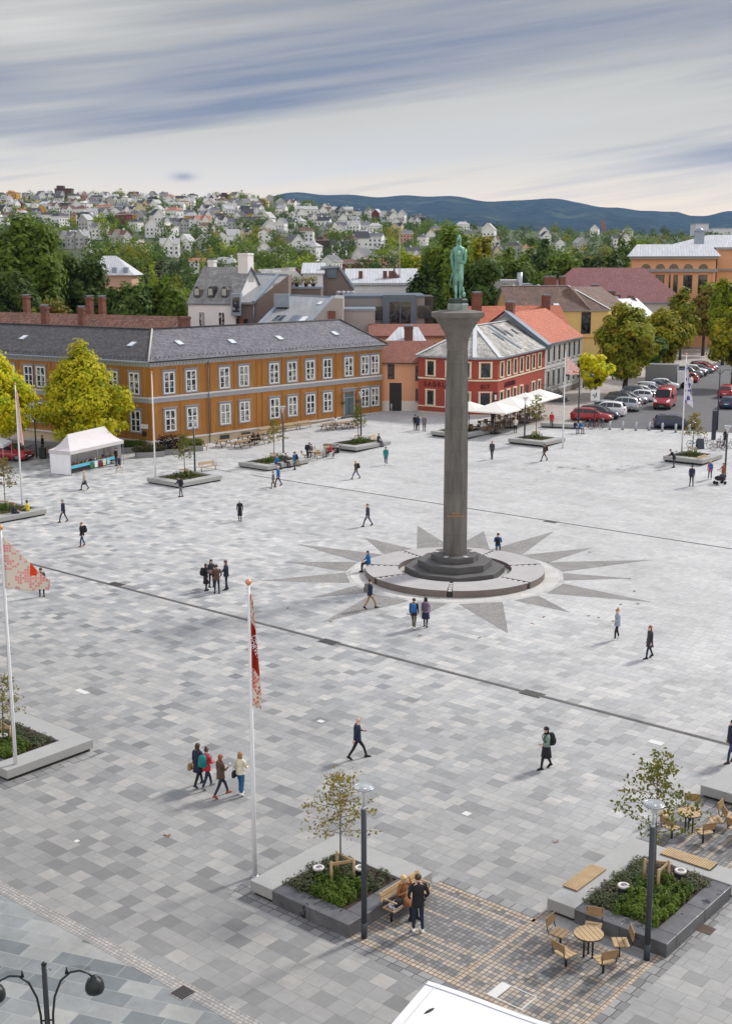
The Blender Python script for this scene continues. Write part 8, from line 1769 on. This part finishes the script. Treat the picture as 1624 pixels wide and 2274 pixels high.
p=at(1596,1075);sr=thing('stroller','dark pram pushed by the woman in rust at the right edge','stroller',p,R(195));MB().rings([[(x,w*math.cos(a),.55+h_*math.sin(a))for a in[2*math.pi*i/12 for i in range(12)]]for x,w,h_ in((-.35,.1,.12),(-.25,.22,.24),(.2,.24,.22),(.42,.18,.14))]).build('seat',cloth_mat('black',CC['black']),sr,uv=False);MB().rings([[(-.28+.3*math.cos(b2),.24*math.cos(a)*math.sin(b2)if False else.25*math.cos(a),.62+.34*math.sin(b2)*max(0.15,math.sin(a)))for a in[math.pi*i/8 for i in range(9)]]for b2 in[R(x)for x in(10,50,90,130)]],cap=False).build('hood',cloth_mat('dgrey',CC['dgrey']),sr,uv=False)
for x,y in((-.35,-.25),(-.35,.25),(.4,-.2),(.4,.2)):M=Matrix.Translation((x,y,.15))@Matrix.Rotation(R(90),4,'X');MB().lathe([(.09,-.02),(.15,-.02),(.15,.02),(.09,.02)],12,M=M).build('wheel',M_TYRE,sr)
MB().tube([(.4,0,.2),(-.2,0,.5),(-.6,-.2,1.0),(-.6,.2,1.0),(-.2,0,.5)],.015,5).build('handle',M_ALU,sr)
person(1608,990,90,'dark-clad person by the bicycles at the right edge',1.72,'stand','black','dgrey','black','fair','mid',coat='thigh',female=True)
def onslab(u,v,az,label,**kw):X,Y=L2W(u,v);return person(0,0,az,label,pos=Vector((X,Y,GZ(X,Y)-.02)),pose='sit',seat=.5,**kw)
GS='people on the planter left of centre'
onslab(-37.3,22.7,-40,'person in a bright blue jacket sitting on the planter, first of the row',H=1.72,top='blue',legs='dgrey',hair='brown',arms=('fwd','lap'),group=GS);onslab(-37.3,23.9,-40,'person in a dark grey jacket sitting on the planter, second of the row',H=1.74,top='dgrey',legs='djeans',hair='dark',arms=('lap','lap'),group=GS);onslab(-37.2,25.1,-40,'person in navy and tan trousers sitting on the planter, third of the row',H=1.74,top='navy',legs='tan',hair='dark',arms=('lap','lap'),group=GS)
person(654,1043,190,'person in blue with a black backpack standing beside the seated row',1.72,'stand','blue','dgrey','black','dark','short',pack='black',group=GS)
person(682,1020,20,'person in dark blue bending over the round table',1.72,'stand','navy','black','black','dark','short',lean=.35,arms=('fwd','fwd'),pack='black');person(691,1014,250,'person in grey sitting behind the round table',1.70,'sit','grey','djeans','black','brown','short',arms=('fwd','fwd'))
person(734,1014,160,'person in a red jacket sitting at the round table near the grey door',1.68,'sit','red','black','black','red','mid',arms=('fwd','fwd'),female=True);person(750,1016,185,'person in black sitting in white shoes at the edge of the planter',1.74,'sit','black','black','white','dark','short',arms=('lap','lap'),coat='hip',scarf='white')
onslab(-37.5,38.0,-40,'person in dark clothes sitting on the planter by the grey door',H=1.74,top='dgrey',legs='navy',hair='red',arms=('lap','lap'))
onslab(-36.7,-6.6,20,'woman in a navy jacket sitting on the planter at the left edge',H=1.68,top='navy',legs='navy',hair='red',hairlen='mid',arms=('lap','lap'),female=True,group='couple on the left planter');onslab(-36.7,-5.3,170,'person in a yellow jacket sitting on the planter at the left edge',H=1.68,top='yellow',legs='dgrey',hair='dark',hairlen='mid',arms=('lap','lap'),female=True,group='couple on the left planter')
person(563,987,130,'dark-clad person sitting at a picnic table, left of two',1.72,'sit','black','black','black','brown','mid',arms=('fwd','fwd'),group='pair at a picnic table');person(574,986,130,'dark-clad person sitting at a picnic table, right of two',1.72,'sit','black','black','black','fair','mid',arms=('fwd','fwd'),group='pair at a picnic table')
person(745,950,130,'person in a white top sitting at the picnic table near the grey door',1.70,'sit','white','black','black','brown','mid',arms=('fwd','fwd'),female=True)
person(96,1004,200,'dark figure walking between the bicycle hoops and the tent',1.78,'walk','black','navy','black','dark','short',stride=.2,coat='hip');person(259,1034,215,'bearded stallholder in black at the right end of the stall',1.76,'stand','black','dgrey','black','dark','short',arms=('hold','hold'));person(266,1050,190,'shopper in a navy jacket walking away from the stall',1.74,'walk','navy','beige','white','fair','short',stride=.32,coat='hip')
finish_people()
# ================================================================ houses on the hillside
rh=random.Random(77)
HWALL={'white':mat('hill_white',srgb(246,245,243),.8,.04),'pale grey':mat('hill_grey',srgb(184,184,182),.8,.05),'cream':mat('hill_cream',srgb(224,206,168),.8,.06),'yellow':mat('hill_yellow',srgb(214,160,72),.8,.06),'red':mat('hill_red',srgb(128,50,46),.8,.08),'brown':mat('hill_brown',srgb(98,72,60),.8,.1),'pink':mat('hill_pink',srgb(216,168,148),.8,.06),'dark':mat('hill_dark',srgb(62,64,70),.8,.1)}
HROOF={'grey roof':mat('hill_roof_grey',srgb(104,104,110),.8,.15,.5),'dark roof':mat('hill_roof_dark',srgb(64,64,70),.8,.15,.5),'pale roof':mat('hill_roof_pale',srgb(176,176,178),.8,.1,.5),'brown roof':mat('hill_roof_brown',srgb(108,80,70),.8,.15,.5),'orange roof':mat('hill_roof_orange',srgb(172,112,94),.8,.12,.5)}
HP={}
def house_proto(form):
 if form in HP:return HP[form]
 q=MB();L,D,h,rz_={'gabled':(10,7.5,6.4,9.2),'hipped':(12,9,7.0,9.4),'tall gabled':(8.5,9,7.6,11.6),'long':(18,8,6.4,8.6),'flat-roofed':(12,9,6.6,7.1),'cross-gabled':(11,8.5,6.6,9.6)}[form]
 q.box(-L/2,L/2,-D/2,D/2,-6,h,0);o=.5
 if form=='flat-roofed':q.box(-L/2-.3,L/2+.3,-D/2-.3,D/2+.3,h,h+.5,1);q.box(-L/2+1,0,-D/2+2,D/2-1,h+.5,h+2.6,0)
 else:
  ix=0 if form!='hipped' else 3.6;a=L/2+o;b2=D/2+o;g=(rz_-h)/(D/2)*o
  if form=='tall gabled':
   q.add([(-L/2,-D/2,h),(L/2,-D/2,h),(0,-D/2,rz_)],[(0,1,2)],0);q.quad((-a,-b2,h-.5),(0,-b2,rz_+.1),(0,b2,rz_+.1),(-a,b2,h-.5),1);q.quad((0,-b2,rz_+.1),(a,-b2,h-.5),(a,b2,h-.5),(0,b2,rz_+.1),1);q.add([(-a,-b2,h-.5),(-a,-b2,h-.9),(0,-b2,rz_-.4),(0,-b2,rz_+.1),(a,-b2,h-.9),(a,-b2,h-.5)],[(0,1,2,3),(3,2,4,5)],2)
  else:
   q.quad((-a,-b2,h-g),(a,-b2,h-g),(a-ix-(0 if ix else 0),0,rz_),(-a+ix,0,rz_),1).quad((a,b2,h-g),(-a,b2,h-g),(-a+ix,0,rz_),(a-ix,0,rz_),1)
   if ix:q.add([(-a,b2,h-g),(-a,-b2,h-g),(-a+ix,0,rz_)],[(0,1,2)],1).add([(a,-b2,h-g),(a,b2,h-g),(a-ix,0,rz_)],[(0,1,2)],1)
   else:
    for s in(-1,1):q.add([(s*L/2,-D/2,h),(s*L/2,D/2,h),(s*L/2,0,rz_-.3)],[(0,1,2)if s>0 else(2,1,0)],0)
   q.quad((-a,-b2,h-g-.3),(a,-b2,h-g-.3),(a,-b2,h-g),(-a,-b2,h-g),2)
   if form=='cross-gabled':q.box(-2.2,2.2,-D/2-1.2,0,-4,h+.5,0);q.add([(-2.2,-D/2-1.2,h+.5),(2.2,-D/2-1.2,h+.5),(0,-D/2-1.2,h+3.2)],[(0,1,2)],0);q.quad((-2.6,-D/2-1.6,h+.2),(0,-D/2-1.6,h+3.4),(0,0,h+3.4),(-2.6,0,h+.2),1).quad((0,-D/2-1.6,h+3.4),(2.6,-D/2-1.6,h+.2),(2.6,0,h+.2),(0,0,h+3.4),1)
   q.box(L*.2,L*.2+.8,-.4,.4,rz_-1.2,rz_+.9,2)
 yf=-D/2-.06
 n=int(L/2.6)
 for i in range(n):
  x=-L/2+L*(i+.5)/n
  if form=='cross-gabled' and abs(x)<2.6:yy=yf-1.2
  else:yy=yf
  for z in((1.2,3.8)if h>5.1 else(1.5,)):q.quad((x-.55,yy,z-.6),(x+.55,yy,z-.6),(x+.55,yy,z+.7),(x-.55,yy,z+.7),3)
 for y in(-D*.25,D*.25):
  for s in(-1,1):q.quad(*[(s*(L/2+.06),y+dy*s,z)for dy,z in((-.5,2.6),(.5,2.6),(.5,3.9),(-.5,3.9))],3)
 HP[form]=q.mesh('hillside_house',[HWALL['white'],HROOF['grey roof'],M_WFR,mat('hill_window',srgb(70,74,82),.2,.2)],uv=False);return HP[form]
def hzone(px):
 for x,n in((60,'at the far left edge'),(130,'left, above the huge tree'),(200,'left of the pale manor roof'),(270,'above the manor'),(340,'above the dark left trees'),(410,'above the white town house'),(480,'above the arched dormers'),(550,'above the brown block'),(620,'above the bay window'),(700,'above the roof terrace'),(780,'above the brown gable'),(860,'above the silver roof'),(960,'left of the statue'),(1100,'right of the statue'),(1300,'above the maroon roof'),(2000,'near the orange building')):
  if px<x:return n
def hill_house(px,r,form,wall,roof,rz,s=1.0):
 p=on_hill(px,r);o=link('hillside_house',house_proto(form),None,(p.x,p.y,p.z+1.2),rz);o.scale=(s,s,s)
 recolour(o,0,HWALL[wall]);recolour(o,1,HROOF[roof]);t=(r-HR0)/(HR1-HR0)
 tag(o,'%s %s house, %s, %s, %s'%(wall,form,roof,'high up' if t>.93 else 'upper row' if t>.82 else 'middle row' if t>.68 else 'lower row' if t>.5 else 'low down',hzone(px)),'house','houses on the hillside')
HF=['gabled','hipped','tall gabled','long','flat-roofed','cross-gabled'];taken=[]
def try_house(px,r,s=1.0):
 x=px/22;
 for a,b2 in taken:
  if abs(a-px)<14 and abs(b2-r)<52:return
 taken.append((px,r));hill_house(px,r,rh.choices(HF,[4,4,6,1.2,1.2,5])[0],rh.choices(list(HWALL),[56,14,8,2,2,1,2,2])[0],rh.choices(list(HROOF),[12,9,7,4,1.2])[0],rh.uniform(-.6,.6)+(R(90)if rh.random()<.2 else 0),s*rh.uniform(.8,1.05))
for i in range(520):
 px=rh.uniform(-5,600);try_house(px,rh.uniform(960 if px<330 else 900,1490))if len(taken)<130 else None
for i in range(300):
 px=rh.uniform(560,900);try_house(px,rh.uniform(800,1480))if len(taken)<178 else None
for i in range(60):
 px=rh.uniform(880,1420);try_house(px,rh.uniform(900,1480))if len(taken)<193 else None
for a_,b_ in MIDH:try_house(a_,b_,.95)
# a few larger landmarks on the slope
for px,r,f,w,ro,s in((150,1494,'flat-roofed','brown','dark roof',1.6),(38,1490,'flat-roofed','yellow','grey roof',1.1),(500,560,'hipped','white','pale roof',1.0),(588,520,'long','white','brown roof',.9),(450,600,'long','white','orange roof',.7),(775,620,'long','red','brown roof',.7),(664,540,'flat-roofed','white','pale roof',.55),(845,600,'long','pink','orange roof',.9),(810,640,'hipped','white','grey roof',.9),(680,1240,'long','white','pale roof',1.2),(760,1330,'long','cream','pale roof',1.2),(1085,1100,'tall gabled','white','pale roof',1.2),(1205,1180,'tall gabled','white','orange roof',1.0),(940,640,'hipped','white','grey roof',1.0),(1052,470,'tall gabled','white','pale roof',.6)):
 hill_house(px,r,f,w,ro,rh.uniform(-.3,.3),s)
# far valley blocks at the foot of the blue hills
def far_block(px0,px1,py0,py1,Y,m,label):
 a=pt(px0,py1,Y);b2=pt(px1,py0,Y);o=MB().box(0,b2.x-a.x,0,40,-1,b2.z,0);n=max(2,int((px1-px0)/5));W_=b2.x-a.x
 for i in range(n):
  for z in range(1,5):q_=b2.z*z/5;o.box(W_*(i+.25)/n,W_*(i+.7)/n,-.4,0,q_-b2.z*.05,q_+b2.z*.05,1)
 o.box(-1,W_+1,-1,41,b2.z,b2.z+1.5,2);tag(o.build('far_block',[m,mat('far_window',srgb(110,116,124),.4,.1),M_ZINC],None,(a.x,a.y,0),uv=False),label,'building','far blocks below the blue hills')
MF=mat('far_white',srgb(216,216,214),.8,.05)
far_block(1340,1420,528,545,1900,MF,'long pale block below the blue hills, left of the orange building');far_block(1420,1487,521,545,1900,MF,'pale block with sand-coloured base beside the long one');far_block(1541,1572,497,545,2400,MF,'white tower block at the foot of the blue hills');far_block(1578,1626,507,545,2500,MF,'low white factory block right of the tower block');far_block(1270,1330,532,548,1800,MF,'low pale sheds at the left end of the far valley blocks')
cr=thing('crane','distant orange tower crane below the blue hills','crane',pt(1340,540,1700));cr.location.z=0;zt=pt(1335,487,1700).z;MB().bar((0,0,20),(-4,0,zt),1.4,1.4).build('mast',mat('crane_orange',srgb(196,96,60),.6,.1),cr);MB().bar((-4,0,zt),(2,0,zt-14),1.0,1.0).build('jib',MATS['crane_orange'],cr)
for i,px in enumerate((1560,1584,1604,1618,1478)):
 me=far_proto('round',900,i%4);d=pt(px,512,420);o=link('hill_tree',me,None,(d.x,d.y,19 if px!=1478 else 14));o.scale=(7,7,8);recolour(o,0,LEAF['dark']);tag(o,'dark rounded tree rising behind the orange building, %s'%['leftmost','second from left','third from left','at the picture edge','left of the rear wing roof'][i],'tree','trees behind the orange building')
# ================================================================ air
hb=MB();X0,X1,Y0,Y1,Z0,Z1=-7300,7300,-120,15800,-12,800
hb.box(X0,X1,Y0,Y1,Z0,Z1);hm=bpy.data.materials.new('air');hm.use_nodes=True
for n in list(hm.node_tree.nodes):hm.node_tree.nodes.remove(n)
ho=hm.node_tree.nodes.new('ShaderNodeOutputMaterial');hv_=hm.node_tree.nodes.new('ShaderNodeVolumePrincipled');hv_.inputs['Color'].default_value=(.27,.52,1.0,1);hv_.inputs['Density'].default_value=0.000030;hv_.inputs['Anisotropy'].default_value=0.0
hm.node_tree.links.new(hv_.outputs[0],ho.inputs['Volume']);hz_o=hb.build('haze',hm,uv=False);tag(hz_o,'thin blue air over the whole valley','haze',None,'stuff')
